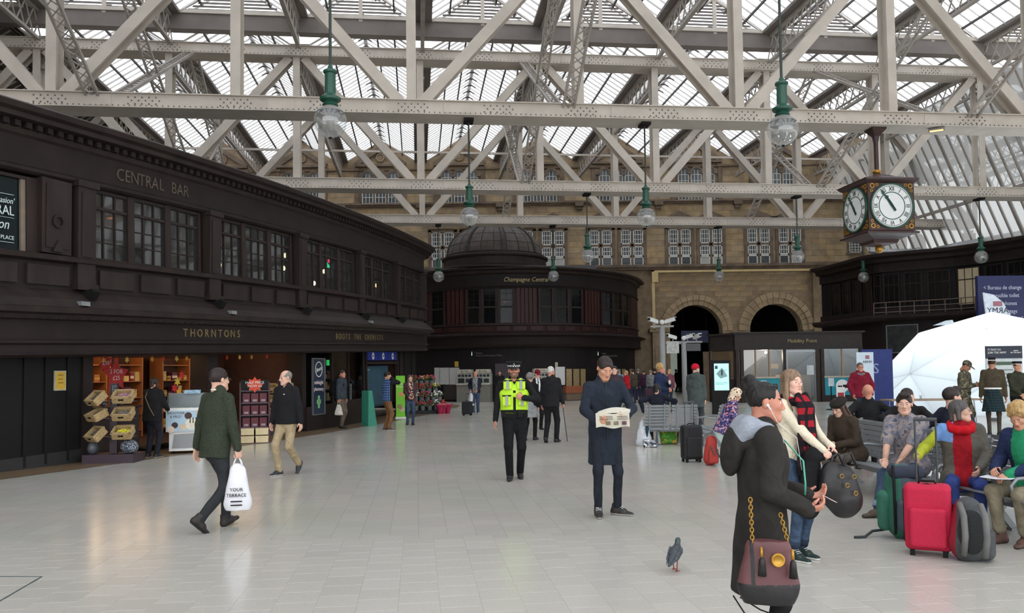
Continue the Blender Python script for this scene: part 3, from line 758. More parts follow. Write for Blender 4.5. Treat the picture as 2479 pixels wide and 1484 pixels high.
# poster window at the near end of the bar front
qa, qb = BQ[1] + 0.3, LP.at_px(104, 0.6, 5); M, L = chord_M(LP, BQ[1] - 1.2, qb, 0.62, 0)
w = thing('window_%d' % (wn + 1), None, None, kind='structure'); w.parent = wall_left; wn += 1; w.matrix_world = M
f = MB(); f.bx(L - 0.28, L, -0.03, 0.1, WZ0, WZ1); f.bx(0, L, -0.02, 0.1, WZ1 - 0.06, WZ1); f.bx(0, L, -0.02, 0.1, WZ0, WZ0 + 0.06); f.bx(0, 0.1, -0.02, 0.1, WZ0, WZ1); f.build('frame', M_wood, w)
link('pane', wpane(L - 0.3, WZ1 - WZ0 - 0.1, mat('poster_window_glass', S(16, 26, 28), 0.1, var=0.1, spec=0.2)), w, (L / 2 - 0.1, 0.05, (WZ0 + WZ1) / 2))
MB().bx(L - 0.37, L - 0.28, -0.0, 0.06, WZ0 + 0.06, WZ1 - 0.06).build('blind_edge', mat('blind_edge', S(120, 106, 92), 0.8), w)
M_chalk = mat('chalk_lettering', S(196, 208, 206), 0.8, var=0.05)
Mt = lambda x, z: Matrix.Translation((x, -0.0, z)) @ Matrix.Rotation(math.pi / 2, 4, 'X')
xe = L - 0.50
text('lettering', "occasion'", 0.15, Mt(xe, 4.86), M_chalk, w, 0.004, 'RIGHT', 0.8, 0.25); text('lettering', 'THE CENTRAL', 0.24, Mt(xe, 4.68), M_chalk, w, 0.004, 'RIGHT', 0.8)
text('lettering', 'Station', 0.25, Mt(xe - 0.1, 4.43), M_chalk, w, 0.004, 'RIGHT', 0.8, 0.3); text('lettering', 'THE MEETING PLACE', 0.10, Mt(xe, 4.20), M_chalk, w, 0.004, 'RIGHT', 0.9)
fr = MB(); 
for z in (4.98, 4.12): fr.bx(xe - 1.6, xe, 0.0, 0.01, z - 0.004, z + 0.004)
fr.bx(xe - 1.6, xe, 0, 0.01, 4.56, 4.565); fr.build('chalk_line', M_chalk, w)
# carved ornaments on the broad pilaster
qp = LP.at_px(135, 0.5, 5); M = LP.M(qp, 0.52, 0)
oa = MB(); oa.bx(-0.32, 0.32, 0.0, 0.25, 3.95, 5.34); oa.bx(-0.24, 0.24, -0.02, 0.02, 4.05, 5.25); oa.T(M).build('carved_panel', M_wood, wall_left)
og = MB(); og.lathe([(0.085, 0.0), (0.085, 0.03), (0.125, 0.03), (0.125, 0.0)], (0, -0.03, 4.55), 18, None, Matrix.Rotation(math.pi / 2, 3, 'X')); og.T(M).build('carved_ring', M_wood, wall_left)
og = MB(); og.prism([(-0.12, 3.98), (0.12, 3.98), (0, 4.2)], 0.03, Matrix.Translation((0, -0.05, 0))).T(M).build('carved_leaf', M_wood, wall_left)
def ltext(s, px, d, z, size, mm, sx=1.0, ext=0.012, space=1.0, per_char=True, px_end=None, name='lettering'):
    """letters set one by one along the curved wall between two photo columns"""
    qa, qb = LP.at_px(px, d, 5, QMAX), LP.at_px(px_end, d, 5, QMAX); n = len(s)
    for i, ch in enumerate(s):
        if ch == ' ': continue
        q = qa + (qb - qa) * (i + 0.5) / n
        M = LP.M(q, d, z) @ Matrix.Rotation(math.pi / 2, 4, 'X'); text(name, ch, size, M, mm, wall_left, ext, 'CENTER', sx)
M_bronze = mat('bronze_letters', S(86, 74, 64), 0.45, metal=0.3)
M_gilt2 = mat('dull_gilt_letters', S(128, 112, 78), 0.45, metal=0.3)
ltext('CENTRAL BAR', 280, 0.57, 5.73, 0.36, M_bronze, 0.85, px_end=455)
ltext('THORNTONS', 440, 0.46, 2.51, 0.26, M_gilt2, 0.95, px_end=585)
ltext('BOOTS THE CHEMISTS', 812, 0.46, 2.51, 0.26, M_gilt2, 0.95, px_end=928)
# floodlights on the canopy
for px in (565, 900, 205):
    M = LP.M(LP.at_px(px, 0.2, 8, QMAX), 0.25, 2.96); f = thing('floodlight', 'small grey floodlight on the bar canopy ' + {565: 'above the gilt chocolate shop letters', 900: 'above the chemist letters', 205: 'near the chalk-lettered window'}[px], 'light', M.translation, math.atan2(M[1][0], M[0][0]), 'floodlights on the canopy')
    MB().box((0, -0.02, 0.06), (0.2, 0.12, 0.08)).build('housing', mat('floodlight_grey', S(120, 122, 122), 0.5), f); MB().box((0, 0.0, 0.01), (0.04, 0.04, 0.06)).build('bracket', M_black, f)

# ---------------------------------------------------------------- tan floor border along the shop fronts
tan_pts = [(EX(y), y) for y in range(5, 40, 2)] + [(-2.65, 41), (-2.9, 43), (-4.2, 45)]
TP = Plan(tan_pts); m = TP.sweep([(0, 0.004), (1.9, 0.004)], 0, TP.L); tag(m.build('trim_1', mat('tan_border_tile', S(120, 100, 76), 0.35, var=0.15, scale=5)), 'tan tile border on the floor along shops', kind='structure')
m = MB(); hp = [G(-60, 1397), G(101, 1397), G(0, 1456), G(-60, 1490)]
for a, b in ((0, 1), (1, 2), (2, 3)): m.bar(hp[a] + Vector((0, 0, 0.003)), hp[b] + Vector((0, 0, 0.003)), 0.014, 0.004)
tag(m.build('trim_2', mat('hatch_frame_iron', S(70, 84, 84), 0.5)), 'thin metal frame of a floor hatch', kind='structure')

# ---------------------------------------------------------------- ground floor: dark walls, shop openings
SQ = lambda px, d=1.0: LP.at_px(px, d, 6, QMAX)
def solid(qa, qb, d, z0, z1, name, mm=M_black, depth=0.2):
    m = LP.sweep([(d, z0), (d, z1)], qa, qb, 0.4); a, b = LP.M(qa, d, 0), LP.M(qb, d, 0)
    for M in (a, b): m.add(MB().bx(-0.01, 0.01, 0, depth, z0, z1).T(M).v, MB().bx(0, 1, 0, 1, 0, 1).f)
    return m.build(name, mm, wall_left)
QA, QB, QC, QD, QE, QF_, QG = SQ(212), SQ(500), SQ(524), SQ(728), SQ(800), SQ(880), SQ(968)
solid(0.0, QA, 1.0, -0.2, 2.1, 'shop_wall', M_black); solid(0.0, QA, 0.97, -0.3, 0.2, 'skirting', mat('stone_skirting', S(34, 34, 33), 0.6))
for q in (SQ(60), SQ(110), SQ(165)): MB().bx(-0.03, 0.03, -0.03, 0.02, 0.0, 2.05).T(LP.M(q, 1.0, 0)).build('wall_rib', M_black, wall_left)
for (qa, qb) in ((QA - 0.12, QA + 0.12), (QB, QC), (QD, QD + 0.25)):
    M, L = chord_M(LP, qa, qb, 0.95, 0); MB().bx(0, L, 0, 0.5, -0.2, 2.1).T(M).build('shop_pillar', M_wood2, wall_left)
solid(QG, LQ, 1.0, -0.6, 2.2, 'shop_wall', M_wood2)
for q in (QG + 1.0, QG + 2.2, QG + 3.4, QG + 4.6): MB().bx(-0.5, 0.5, -0.03, 0.0, 0.6, 1.95).T(LP.M(q, 1.0, 0)).build('wall_panel', M_black, wall_left)
# chemist window wall: plinth below the windows
solid(QD + 0.2, QF_, 0.9, -0.4, 0.42, 'plinth', M_wood2)
# shop interiors
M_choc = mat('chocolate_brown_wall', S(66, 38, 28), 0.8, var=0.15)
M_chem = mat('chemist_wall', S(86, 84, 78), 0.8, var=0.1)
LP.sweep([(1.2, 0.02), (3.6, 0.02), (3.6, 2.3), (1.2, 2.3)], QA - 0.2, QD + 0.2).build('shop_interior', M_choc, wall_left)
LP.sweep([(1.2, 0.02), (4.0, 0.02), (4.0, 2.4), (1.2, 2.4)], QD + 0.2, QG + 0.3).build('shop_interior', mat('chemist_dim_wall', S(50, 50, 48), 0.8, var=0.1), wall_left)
for q in (QA, QD + 0.15, QG + 0.1): MB().bx(-0.03, 0.03, 0.1, 2.9, 0, 2.3).T(LP.M(q, 1.0, 0)).build('partition', M_choc, wall_left)
# ================================================================ rotunda with lead dome
RY = 46.0
def rz_(py): return atY(1250, py, RY).z
rpts = []
for px, y in ((930, 50.5), (980, 49), (1040, 47.6), (1120, 46.5), (1220, 46.0), (1320, 46.2), (1420, 47.4), (1500, 49.6), (1545, 52.2), (1562, 55.8)):
    rpts.append((atY(px, 780, y).x, y))
RP = Plan(rpts)
rot = thing('rotunda_building', 'dark timber champagne bar with rounded front and lead dome', 'building', (0, 0, 0))
def rband(name, prof, mm=M_wood): return RP.sweep(prof, 0, RP.L).build(name, mm, rot)
zc, zf0, zh, zs, zd0, zcan, zlow = rz_(645), rz_(686), rz_(694), rz_(783), rz_(800), rz_(808), rz_(840)
rband('lower_frieze', [(0.8, zlow), (0.35, zlow), (0.3, zlow + 0.08), (0.35, zlow + 0.15), (0.35, zcan - 0.15)], mat('mahogany_frieze', S(36, 26, 25), 0.6, spec=0.2, var=0.15))
rband('canopy', [(0.35, zcan - 0.16), (0.2, zcan - 0.1), (0.0, zcan - 0.06), (-0.02, zcan), (0.06, zcan + 0.04), (0.5, zcan + 0.12)], M_wood)
rband('dado', [(0.5, zcan + 0.1), (0.5, zs)], mat('mahogany_dado', S(44, 28, 26), 0.6, spec=0.2, var=0.2))
rband('window_wall', [(0.62, zs), (0.62, zh)], M_mahog)
rband('frieze', [(0.6, zh - 0.02), (0.46, zh - 0.02), (0.42, zh + 0.05), (0.5, zh + 0.12), (0.5, zc - 0.35)], mat('frieze_dark', S(32, 25, 25), 0.6, spec=0.2, var=0.12))
rband('cornice', [(0.5, zc - 0.36), (0.36, zc - 0.3), (0.3, zc - 0.16), (0.06, zc - 0.1), (0.0, zc), (0.12, zc + 0.06), (0.6, zc + 0.08)], M_wood)
rband('flat_roof', [(0.5, zc + 0.07), (6.5, zc + 0.1)], mat('lead_flat', S(66, 62, 60), 0.7))
rband('ground_wall', [(0.75, -0.1), (0.75, zlow + 0.05)], mat('ground_wall_dark', S(30, 26, 27), 0.6, spec=0.2, var=0.15))
rband('window_sill', [(0.5, zs - 0.08), (0.42, zs - 0.06), (0.42, zs + 0.02), (0.6, zs + 0.04)], M_wood)
M_rglass = thinglass('rotunda_window_glass', (0.3, 0.31, 0.32), 0.9, 0.0, 0.03, 0.1)
def rpx(px, d=0.5): return RP.at_px(px, d)
for (a, b) in ((1042, 1078), (1128, 1248), (1305, 1414), (1458, 1526)):
    qa, qb = rpx(a), rpx(b); n = 1 if b - a < 50 else 3
    wv = thing('window', None, None); wv.parent = rot
    for k in range(n):
        q0, q1 = qa + (qb - qa) * k / n, qa + (qb - qa) * (k + 1) / n; M, L = chord_M(RP, q0, q1, 0.55, 0)
        f = MB(); f.bx(0, 0.14, -0.06, 0.1, zs, zh); f.bx(L - 0.14, L, -0.06, 0.1, zs, zh); zt = zs + (zh - zs) * 0.48
        f.bx(0, L, -0.05, 0.08, zt - 0.05, zt + 0.05); f.bx(0, L, -0.05, 0.08, zh - 0.06, zh); f.bx(0, L, -0.05, 0.08, zs, zs + 0.08)
        for z in (zt + (zh - zt) * 0.36, zt + (zh - zt) * 0.7): f.bx(0.1, L - 0.1, 0.0, 0.03, z - 0.012, z + 0.012)
        f.bx(L / 2 - 0.012, L / 2 + 0.012, 0.0, 0.03, zt, zh)
        f.T(M).build('window_frame', M_wood, wv)
        for (z0, z1) in ((zs, zt), (zt, zh)): MB().bx(0.1, L - 0.1, 0.02, 0.03, z0, z1).T(M).build('pane', M_darkglass, wv)
# fluted pilasters and panelling between the window groups
for (a, b) in ((1082, 1124), (1252, 1301), (1418, 1454), (1530, 1555)):
    qa, qb = rpx(a), rpx(b); n = max(2, int((qb - qa) / 0.25))
    for k in range(n):
        M, L = chord_M(RP, qa + (qb - qa) * k / n, qa + (qb - qa) * (k + 1) / n, 0.55, 0); MB().bx(0.03, L - 0.03, -0.05, 0.06, zs + 0.05, zh).T(M).build('flute', M_mahog, rot)
for px in range(1060, 1540, 40):
    q = rpx(px); M = RP.M(q, 0.5, 0); MB().bx(-0.36, 0.36, -0.04, 0.02, zcan + 0.2, zs - 0.12).T(M).build('dado_panel', M_mahog, rot)
M = RP.M(rpx(1276), 0.45, rz_(675)) @ Matrix.Rotation(math.pi / 2, 4, 'X'); text('lettering', 'Champagne Central', 0.36, M, mat('script_gilt', S(176, 160, 110), 0.5), rot, 0.02, 'CENTER', 0.88, 0.28)
text('lettering', 'oyr', 0.2, RP.M(rpx(1226), 0.5, rz_(728)) @ Matrix.Rotation(math.pi / 2, 4, 'X'), mat('red_white_print', S(170, 130, 126), 0.6), rot, 0.01)
# drum and dome
dc = atY(1198, 640, 49.3); dcx, dcy = dc.x, 49.3
zdr0, zdr1 = zc + 0.05, atY(1198, 607, 49.3 - 2.9).z; rdr, rdm = 131 * 49 / F, 115 * 49 / F
d = MB(); d.lathe([(rdr + 0.1, zdr0), (rdr + 0.1, zdr0 + 0.1), (rdr - 0.1, zdr0 + 0.2), (rdr - 0.15, zdr1 - 0.3), (rdr - 0.02, zdr1 - 0.22), (rdr - 0.02, zdr1 - 0.12), (rdm + 0.1, zdr1 - 0.02), (rdm + 0.1, zdr1 + 0.06), (rdm - 0.05, zdr1 + 0.1)], (dcx, dcy, 0), 48); d.build('drum', M_wood, rot)
zb0 = zdr1 + 0.05; hd = atY(1198, 543, 49.3).z - zb0
M_lead = mat('dome_lead', S(82, 74, 68), 0.75, var=0.2, scale=2.5, bump=0.1)
core = MB(); prof = [(rdm * math.cos(t * math.pi / 20), zb0 + hd * math.sin(t * math.pi / 20)) for t in range(11)]; core.lathe([(max(r - 0.03, 0.001), z - 0.03) for r, z in prof], (dcx, dcy, 0), 40); core.build('dome_core', M_lead, rot, True)
nseg, nrow = 24, 5                                      # lead sheets
for i in range(nseg):
    for j in range(nrow):
        a0, a1 = 2 * math.pi * i / nseg + 0.01, 2 * math.pi * (i + 1) / nseg - 0.01
        if math.sin((a0 + a1) / 2) > 0.35: continue
        t0, t1 = j / nrow * math.pi / 2 * 0.93, ((j + 1) / nrow - 0.012) * math.pi / 2 * 0.93
        b = MB()
        for rr in (0.0, 0.02):
            for t in (t0, (t0 + t1) / 2, t1):
                for a in (a0, (a0 + a1) / 2, a1): b.v.append((dcx + (rdm + rr) * math.cos(t) * math.cos(a), dcy + (rdm + rr) * math.cos(t) * math.sin(a), zb0 + (hd + rr) * math.sin(t)))
        f = [(9 + r * 3 + c, 9 + r * 3 + c + 1, 9 + (r + 1) * 3 + c + 1, 9 + (r + 1) * 3 + c) for r in (0, 1) for c in (0, 1)]
        for e in ((0, 1), (1, 2), (2, 5), (5, 8), (8, 7), (7, 6), (6, 3), (3, 0)): f.append((e[0], e[1], e[1] + 9, e[0] + 9))
        b.f = f; b.m = [0] * len(f); b.build('lead_sheet', M_lead, rot)
for i in range(8):
    a = 2 * math.pi * (i + 0.25) / 8; rb = MB()
    pts = [(dcx + (rdm + 0.05) * math.cos(t) * math.cos(a), dcy + (rdm + 0.05) * math.cos(t) * math.sin(a), zb0 + (hd + 0.05) * math.sin(t)) for t in [k * math.pi / 2 / 10 * 0.95 for k in range(11)]]
    for p, q in zip(pts, pts[1:]): rb.bar(p, q, 0.16, 0.1, (0, 0, 1))
    rb.build('dome_rib', mat('rib_lead', S(62, 56, 54), 0.7), rot)
MB().bx(atY(1330, 640, 48.5).x, atY(1450, 640, 48.5).x, 50, 50.2, zc, rz_(622)).build('parapet_screen', mat('grey_screen', S(84, 84, 84), 0.6), rot)
# ---- ground floor of the rotunda
def rground(name, pxa, pxb, py0, py1, mm, d=0.72, thick=0.05):
    qa, qb = rpx(pxa, d), rpx(pxb, d); M, L = chord_M(RP, qa, qb, d - thick, 0); Yq = RP.at((qa + qb) / 2, d).y
    pxm = (pxa + pxb) / 2
    return MB().bx(0, L, 0, thick, atY(pxm, py1, Yq).z, atY(pxm, py0, Yq).z).T(M).build(name, mm, rot)
M_board = mat('white_board', S(190, 190, 188), 0.6, var=0.04)
for a, b in ((1053, 1064), (1066, 1088), (1090, 1112)): rground('white_panel', a, b, 890, 931, M_board)
rground('lower_panel', 1075, 1112, 930, 968, mat('dark_brown_board', S(52, 46, 44), 0.6))
rground('notice', 1102, 1110, 875, 888, mat('yellow_notice', S(190, 160, 60), 0.7))
rground('notice', 1342, 1350, 877, 891, mat('cream_notice', S(180, 170, 150), 0.7))
rground('timetable_board', 1343, 1366, 888, 932, mat('timetable_white', S(206, 208, 206), 0.6, var=0.08, scale=30), 0.5)
rground('door', 1198, 1242, 880, 968, mat('purple_grey_door', S(54, 46, 54), 0.5), 0.7)
for a, b in ((1370, 1382), (1386, 1400), (1404, 1416)): rground('ticket_window', a, b, 893, 936, mat('lit_ticket_glass', S(96, 84, 66), 0.3, var=0.3, scale=8, emit=S(150, 130, 90), es=0.25))
rground('ticket_counter', 1363, 1420, 934, 951, mat('orange_counter', S(150, 82, 52), 0.6), 0.4, 0.3)
rground('counter_base', 1363, 1420, 951, 968, mat('counter_base', S(110, 96, 80), 0.7), 0.45, 0.3)
for a, b in ((1478, 1500), (1505, 1530)): rground('ticket_window', a, b, 893, 930, mat('lit_ticket_glass2', S(90, 80, 66), 0.3, var=0.3, scale=8, emit=S(140, 120, 90), es=0.2))
rground('purple_counter', 1495, 1556, 932, 965, mat('purple_counter', S(84, 38, 88), 0.6), 0.3, 0.3)
text('lettering', 'tickets', 0.22, RP.M(rpx(1542), -0.05, atY(1542, 946, 51).z) @ Matrix.Rotation(math.pi / 2, 4, 'X'), M_white, rot, 0.01)
for px, w in ((1140, 1), (1452, 1)):                    # illuminated pictogram and name over the doors
    M = RP.M(rpx(px), 0.62, atY(px, 856, RP.at(rpx(px)).y).z) @ Matrix.Rotation(math.pi / 2, 4, 'X')
    text('pictogram', 'i', 0.34, M, mat('sign_glow', S(220, 240, 225), 0.5, emit=S(220, 240, 225), es=0.8), rot, 0.01)
    M = RP.M(rpx(px + 10), 0.62, atY(px, 858, RP.at(rpx(px)).y).z) @ Matrix.Rotation(math.pi / 2, 4, 'X')
    text('lettering', 'Tickets\nTicket & Information Office', 0.14, M, mat('dim_sign_text', S(110, 104, 96), 0.6), rot, 0.005, 'LEFT')
# ticket machines
mt_body = mat('machine_grey', S(128, 126, 118), 0.5, var=0.06); mt_top = mat('machine_cream', S(196, 190, 170), 0.5); mt_scr = mat('machine_screen', S(40, 52, 52), 0.2); mt_btn = mat('machine_buttons', S(46, 48, 50), 0.5)
for i, px in enumerate((1130, 1172, 1306)):
    q = rpx(px, 0.5); M = RP.M(q, 0.6, 0); t = thing('ticket_machine', 'grey ticket machine with cream header ' + ('beside the white boards', 'behind the man with the wheeled case', 'beside the white timetable board')[i], 'ticket machine', M.translation, math.atan2(M[1][0], M[0][0]), 'ticket machines along the rotunda')
    MB().bx(-0.46, 0.46, -0.5, 0, 0, 1.0).build('cabinet', mt_body, t); MB().bx(-0.46, 0.46, -0.4, 0, 1.0, 1.62).build('front_panel', mat('machine_white', S(170, 170, 164), 0.5), t)
    MB().bx(-0.46, 0.46, -0.6, -0.4, 0.98, 1.05).build('shelf', mt_top, t)
    hd_ = MB(); hd_.prism([(-0.44, 1.64), (0.44, 1.64), (0.38, 1.84), (-0.38, 1.84)], 0.4, Matrix.Translation((0, -0.42, 0))); h_ = hd_.build('header', mt_top, t)
    MB().box((-0.16, -0.43, 1.74), (0.07, 0.02, 0.07)).build('logo', mat('logo_red', S(120, 50, 40), 0.5), h_); text('lettering', 'Tickets', 0.1, Matrix.Translation((0.08, -0.43, 1.74)) @ Matrix.Rotation(math.pi / 2, 4, 'X'), mt_btn, h_, 0.004)
    for k in range(4):
        MB().bx(-0.4 + k * 0.21, -0.24 + k * 0.21, -0.415, -0.4, 1.42, 1.56).build('button_panel', mt_btn, t)
    MB().bx(-0.4, -0.02, -0.42, -0.4, 1.08, 1.34).build('screen', mt_scr, t); MB().bx(0.06, 0.36, -0.42, -0.4, 1.1, 1.32).build('card_slot', mt_btn, t)

# ================================================================ right: curved timber building
zroof = atY(1987, 647, 52).z
qpts = [(1960, 652), (1987, 647), (2040, 633), (2092, 619), (2150, 612), (2203, 607), (2302, 598), (2400, 583), (2479, 570), (2620, 545)]
RWp = [tuple(atZ(px, py, zroof)[:2]) for px, py in qpts]
RW = Plan(RWp)
wall_right = thing('wall_right', 'dark curved timber building with balcony on the right', None, (0, 0, 0), 0, None, 'structure')
def wband(name, prof, mm=M_wood): return RW.sweep(prof, 0, RW.L).build(name, mm, wall_right)
zfl = atY(1990, 780, 52.6).z; zwin0, zwin1 = atY(2000, 765, 52.6).z, atY(2000, 690, 52.6).z
wband('cornice', [(0.8, zroof - 0.5), (0.5, zroof - 0.42), (0.45, zroof - 0.25), (0.05, zroof - 0.15), (0.0, zroof), (0.15, zroof + 0.05), (5, zroof + 0.1)], M_wood)
wband('frieze', [(1.1, zwin1 + 0.1), (0.8, zwin1 + 0.1), (0.8, zroof - 0.48)], M_wood2)
wband('window_wall', [(0.95, zwin0), (0.95, zwin1 + 0.1)], M_black)
wband('dado', [(0.8, zfl), (0.8, zwin0)], M_wood2)
wband('canopy', [(0.8, zfl - 0.35), (0.3, zfl - 0.3), (0.1, zfl - 0.18), (0.08, zfl - 0.06), (0.2, zfl), (0.85, zfl + 0.06)], M_wood)
wband('ground_wall', [(0.9, -0.1), (0.9, zfl - 0.33)], mat('maroon_brown_wall', S(36, 27, 26), 0.6, spec=0.2, var=0.15))
for i, q in enumerate([x * 1.25 for x in range(1, int(RW.L / 1.25))]):
    M, L = chord_M(RW, q - 0.5, q + 0.5, 0.9, 0)
    wv = thing('window_%d' % (wn + 1), None, None, kind='structure'); wv.parent = wall_right; wn += 1
    f = MB(); f.bx(0, 0.07, -0.05, 0.02, zwin0, zwin1); f.bx(L - 0.07, L, -0.05, 0.02, zwin0, zwin1); f.bx(0, L, -0.04, 0.02, zwin1 - 0.06, zwin1); f.bx(0, L, -0.04, 0.02, zwin0 + (zwin1 - zwin0) * 0.66, zwin0 + (zwin1 - zwin0) * 0.66 + 0.05)
    for k in (1, 2): f.bx(L * k / 3 - 0.015, L * k / 3 + 0.015, -0.02, 0.02, zwin0, zwin1)
    f.T(M).build('frame', M_wood2, wv); lit = 2300 < proj(RW.at(q, 0.9, 5))[0] < 2355
    MB().bx(0.04, L - 0.04, 0.0, 0.015, zwin0, zwin1).T(M).build('pane', mat('lit_curtain_pane', S(150, 140, 120), 0.5, var=0.2, scale=10, stretch=(6, 6, 0.3), emit=S(190, 170, 130), es=0.12) if lit else M_darkglass, wv)
# balcony rail
rb = thing('balcony_rail', 'brown metal rail along the balcony on the right building', 'railing', (0, 0, 0))
qa, qb = RW.at_px(2120, 0.3), RW.at_px(2400, 0.3)
m = MB()
for zz in (0.15, 0.42, 0.7):
    m.tube([RW.at(qa + (qb - qa) * k / 20, 0.25, zfl + zz) for k in range(21)], 0.028, 6)
m.build('rail', mat('brown_rail', S(96, 78, 66), 0.5), rb)
for k in range(9): MB().tube([RW.at(qa + (qb - qa) * k / 8, 0.25, zfl), RW.at(qa + (qb - qa) * k / 8, 0.25, zfl + 0.72)], 0.03, 6).build('post', mat('brown_rail', S(96, 78, 66)), rb)
# silver duct on the roof
dt = thing('roof_duct', 'silver insulated duct lying on the right building roof', 'duct', (0, 0, 0))
a_, b_ = atZ(2128, 601, zroof + 0.25), atZ(2288, 600, zroof + 0.25); c2 = atZ(2345, 588, zroof + 0.4)
M_duct = mat('silver_duct', S(176, 178, 180), 0.35, metal=0.5, var=0.1)
a_.y += 1.2; b_.y += 1.2; c2.y += 1.0
MB().tube([a_, b_], 0.13, 10).build('pipe', M_duct, dt, True); MB().tube([b_, c2, c2 + Vector((3, -2.2, 0.4))], 0.2, 10).build('pipe', M_duct, dt, True)
for p in (a_.lerp(b_, 0.12), a_.lerp(b_, 0.75)): MB().ball(p, 0.22, 12, 8).build('elbow', M_duct, dt, True)
for p in (a_.lerp(b_, 0.1), b_): MB().tube([p, (p.x, p.y, zroof + 0.08)], 0.05, 6).build('stand', M_duct, dt)
# large blue sign board and feather flag behind the dome tent
sb = thing('blue_sign_board', 'tall dark blue station sign board with white direction text', 'sign', (0, 0, 0))
y_ = 37.5; A0 = atY(2366, 668, y_); A1 = atY(2560, 660, y_)
MB().bx(A0.x, A1.x, y_, y_ + 0.2, 0, A0.z).build('board', mat('sign_blue', S(22, 30, 78), 0.5), sb)
M_signw = mat('sign_white', S(190, 196, 214), 0.6)
for i, s_ in enumerate(('Bureau de change', 'Accessible toilet', 'Telephones', 'Left luggage', 'Platforms 1-15', 'Taxis', 'Buses', 'Trains')):
    text('lettering', '< ' + s_, 0.27, Matrix.Translation((A0.x + 0.25 + (0.3 if i > 1 else 0), y_ - 0.01, A0.z - 0.55 - i * 0.36)) @ Matrix.Rotation(math.pi / 2, 4, 'X'), M_signw, sb, 0.004, 'LEFT', 0.8)
ff = thing('feather_flag', 'white feather banner with reversed army crest behind the dome tent', 'flag', (0, 0, 0))
y_ = 36.6; P0 = atY(2380, 708, y_)
fl = [(0, 0), (0.45, -0.1), (0.85, -0.42), (1.15, -0.95), (1.35, -1.7), (1.4, -3.6), (0.35, -3.6), (0.2, -1.6), (0.08, -0.7)]
MB().prism([(P0.x + x, P0.z + z) for x, z in reversed(fl)], 0.01, Matrix.Translation((0, y_, 0))).build('banner', mat('banner_white', S(206, 212, 222), 0.8), ff)
MB().tube([(P0.x, y_ + 0.03, P0.z), (P0.x + 0.1, y_ + 0.03, P0.z - 1), (P0.x + 0.35, y_ + 0.03, P0.z - 3.6), (P0.x + 0.4, y_ + 0.03, 0)], 0.025, 6).build('pole', M_steel, ff)
text('lettering', 'ARMY', 0.36, Matrix.Translation((P0.x + 0.62, y_ - 0.01, P0.z - 0.82)) @ Matrix.Rotation(math.pi / 2, 4, 'X') @ Matrix.Diagonal((-1, 1, 1, 1)), mat('army_print', S(40, 44, 60), 0.7), ff, 0.003)
MB().bx(P0.x + 0.42, P0.x + 0.82, y_ - 0.012, y_, P0.z - 0.62, P0.z - 0.4).build('crest', mat('crest_red', S(150, 100, 110), 0.7), ff)
MB().bx(P0.x + 0.4, P0.x + 1.3, y_ - 0.012, y_, P0.z - 1.75, P0.z - 1.4).build('photo_strip', mat('photo_strip', S(100, 104, 110), 0.7, var=0.4, scale=6), ff)

# ================================================================ mobility kiosk
KY = 41.0
ko = Vector((atY(1782, 970, KY).x, KY, 0)); kx1 = atY(2092, 970, KY).x - ko.x
def kz(py, px=1900): return atY(px, py, KY).z
kio = thing('mobility_kiosk', 'dark wooden glazed kiosk with turquoise panels and gilt lettering', 'kiosk', ko)
M_kio = mat('kiosk_oak', S(48, 41, 39), 0.55, spec=0.25, var=0.15, scale=4)
kt = kz(803); kf = kz(846); ks = kz(914); kp = kz(958)
def kx(px): return atY(px, 900, KY).x - ko.x
m = MB(); m.bx(0, kx1, 0, 3, kf, kt); m.bx(-0.1, kx1 + 0.1, -0.12, 3, kt - 0.08, kt); m.bx(0, kx1, -0.05, 0, kf, kf + 0.06)
m.build('fascia', M_kio, kio)
k_left = MB(); e0 = Vector((-0.95, 0.9)); k_left.prism([(0, 0), (0.01, 0), (0.01, 0.01)], 0.01)
Ml = Matrix.Translation((-0.95, 1.5, 0)) @ Rz(-math.atan2(1.5, 0.95)); Ll = math.hypot(1.5, 0.95)
m = MB(); m.bx(0, Ll, 0, 0.15, kf, kt - 0.02); m.bx(0, Ll, 0, 0.15, 0, ks - 0.05); m.bx(0, 0.12, 0, 0.15, 0, kt - 0.05); m.bx(Ll - 0.12, Ll, 0, 0.15, 0, kt - 0.05); m.bx(-0.05, Ll, -0.1, 0.15, kt - 0.12, kt - 0.03); m.T(Ml).build('angled_wall', M_kio, kio)
MB().bx(0.12, Ll - 0.12, 0.05, 0.07, ks, kf).T(Ml).build('pane', thinglass('kiosk_glass', (0.8, 0.82, 0.82), 1.0, 0.0, 0.03, 0.12), kio)
M_kg = MATS['kiosk_glass']; M_turq = mat('turquoise_panel', S(20, 140, 158), 0.5, var=0.05)
for px in (1786, 1797, 1900, 1980, 1992, 2086): MB().bx(kx(px) - 0.08, kx(px) + 0.08, -0.03, 0.15, 0, kf).build('post', M_kio, kio)
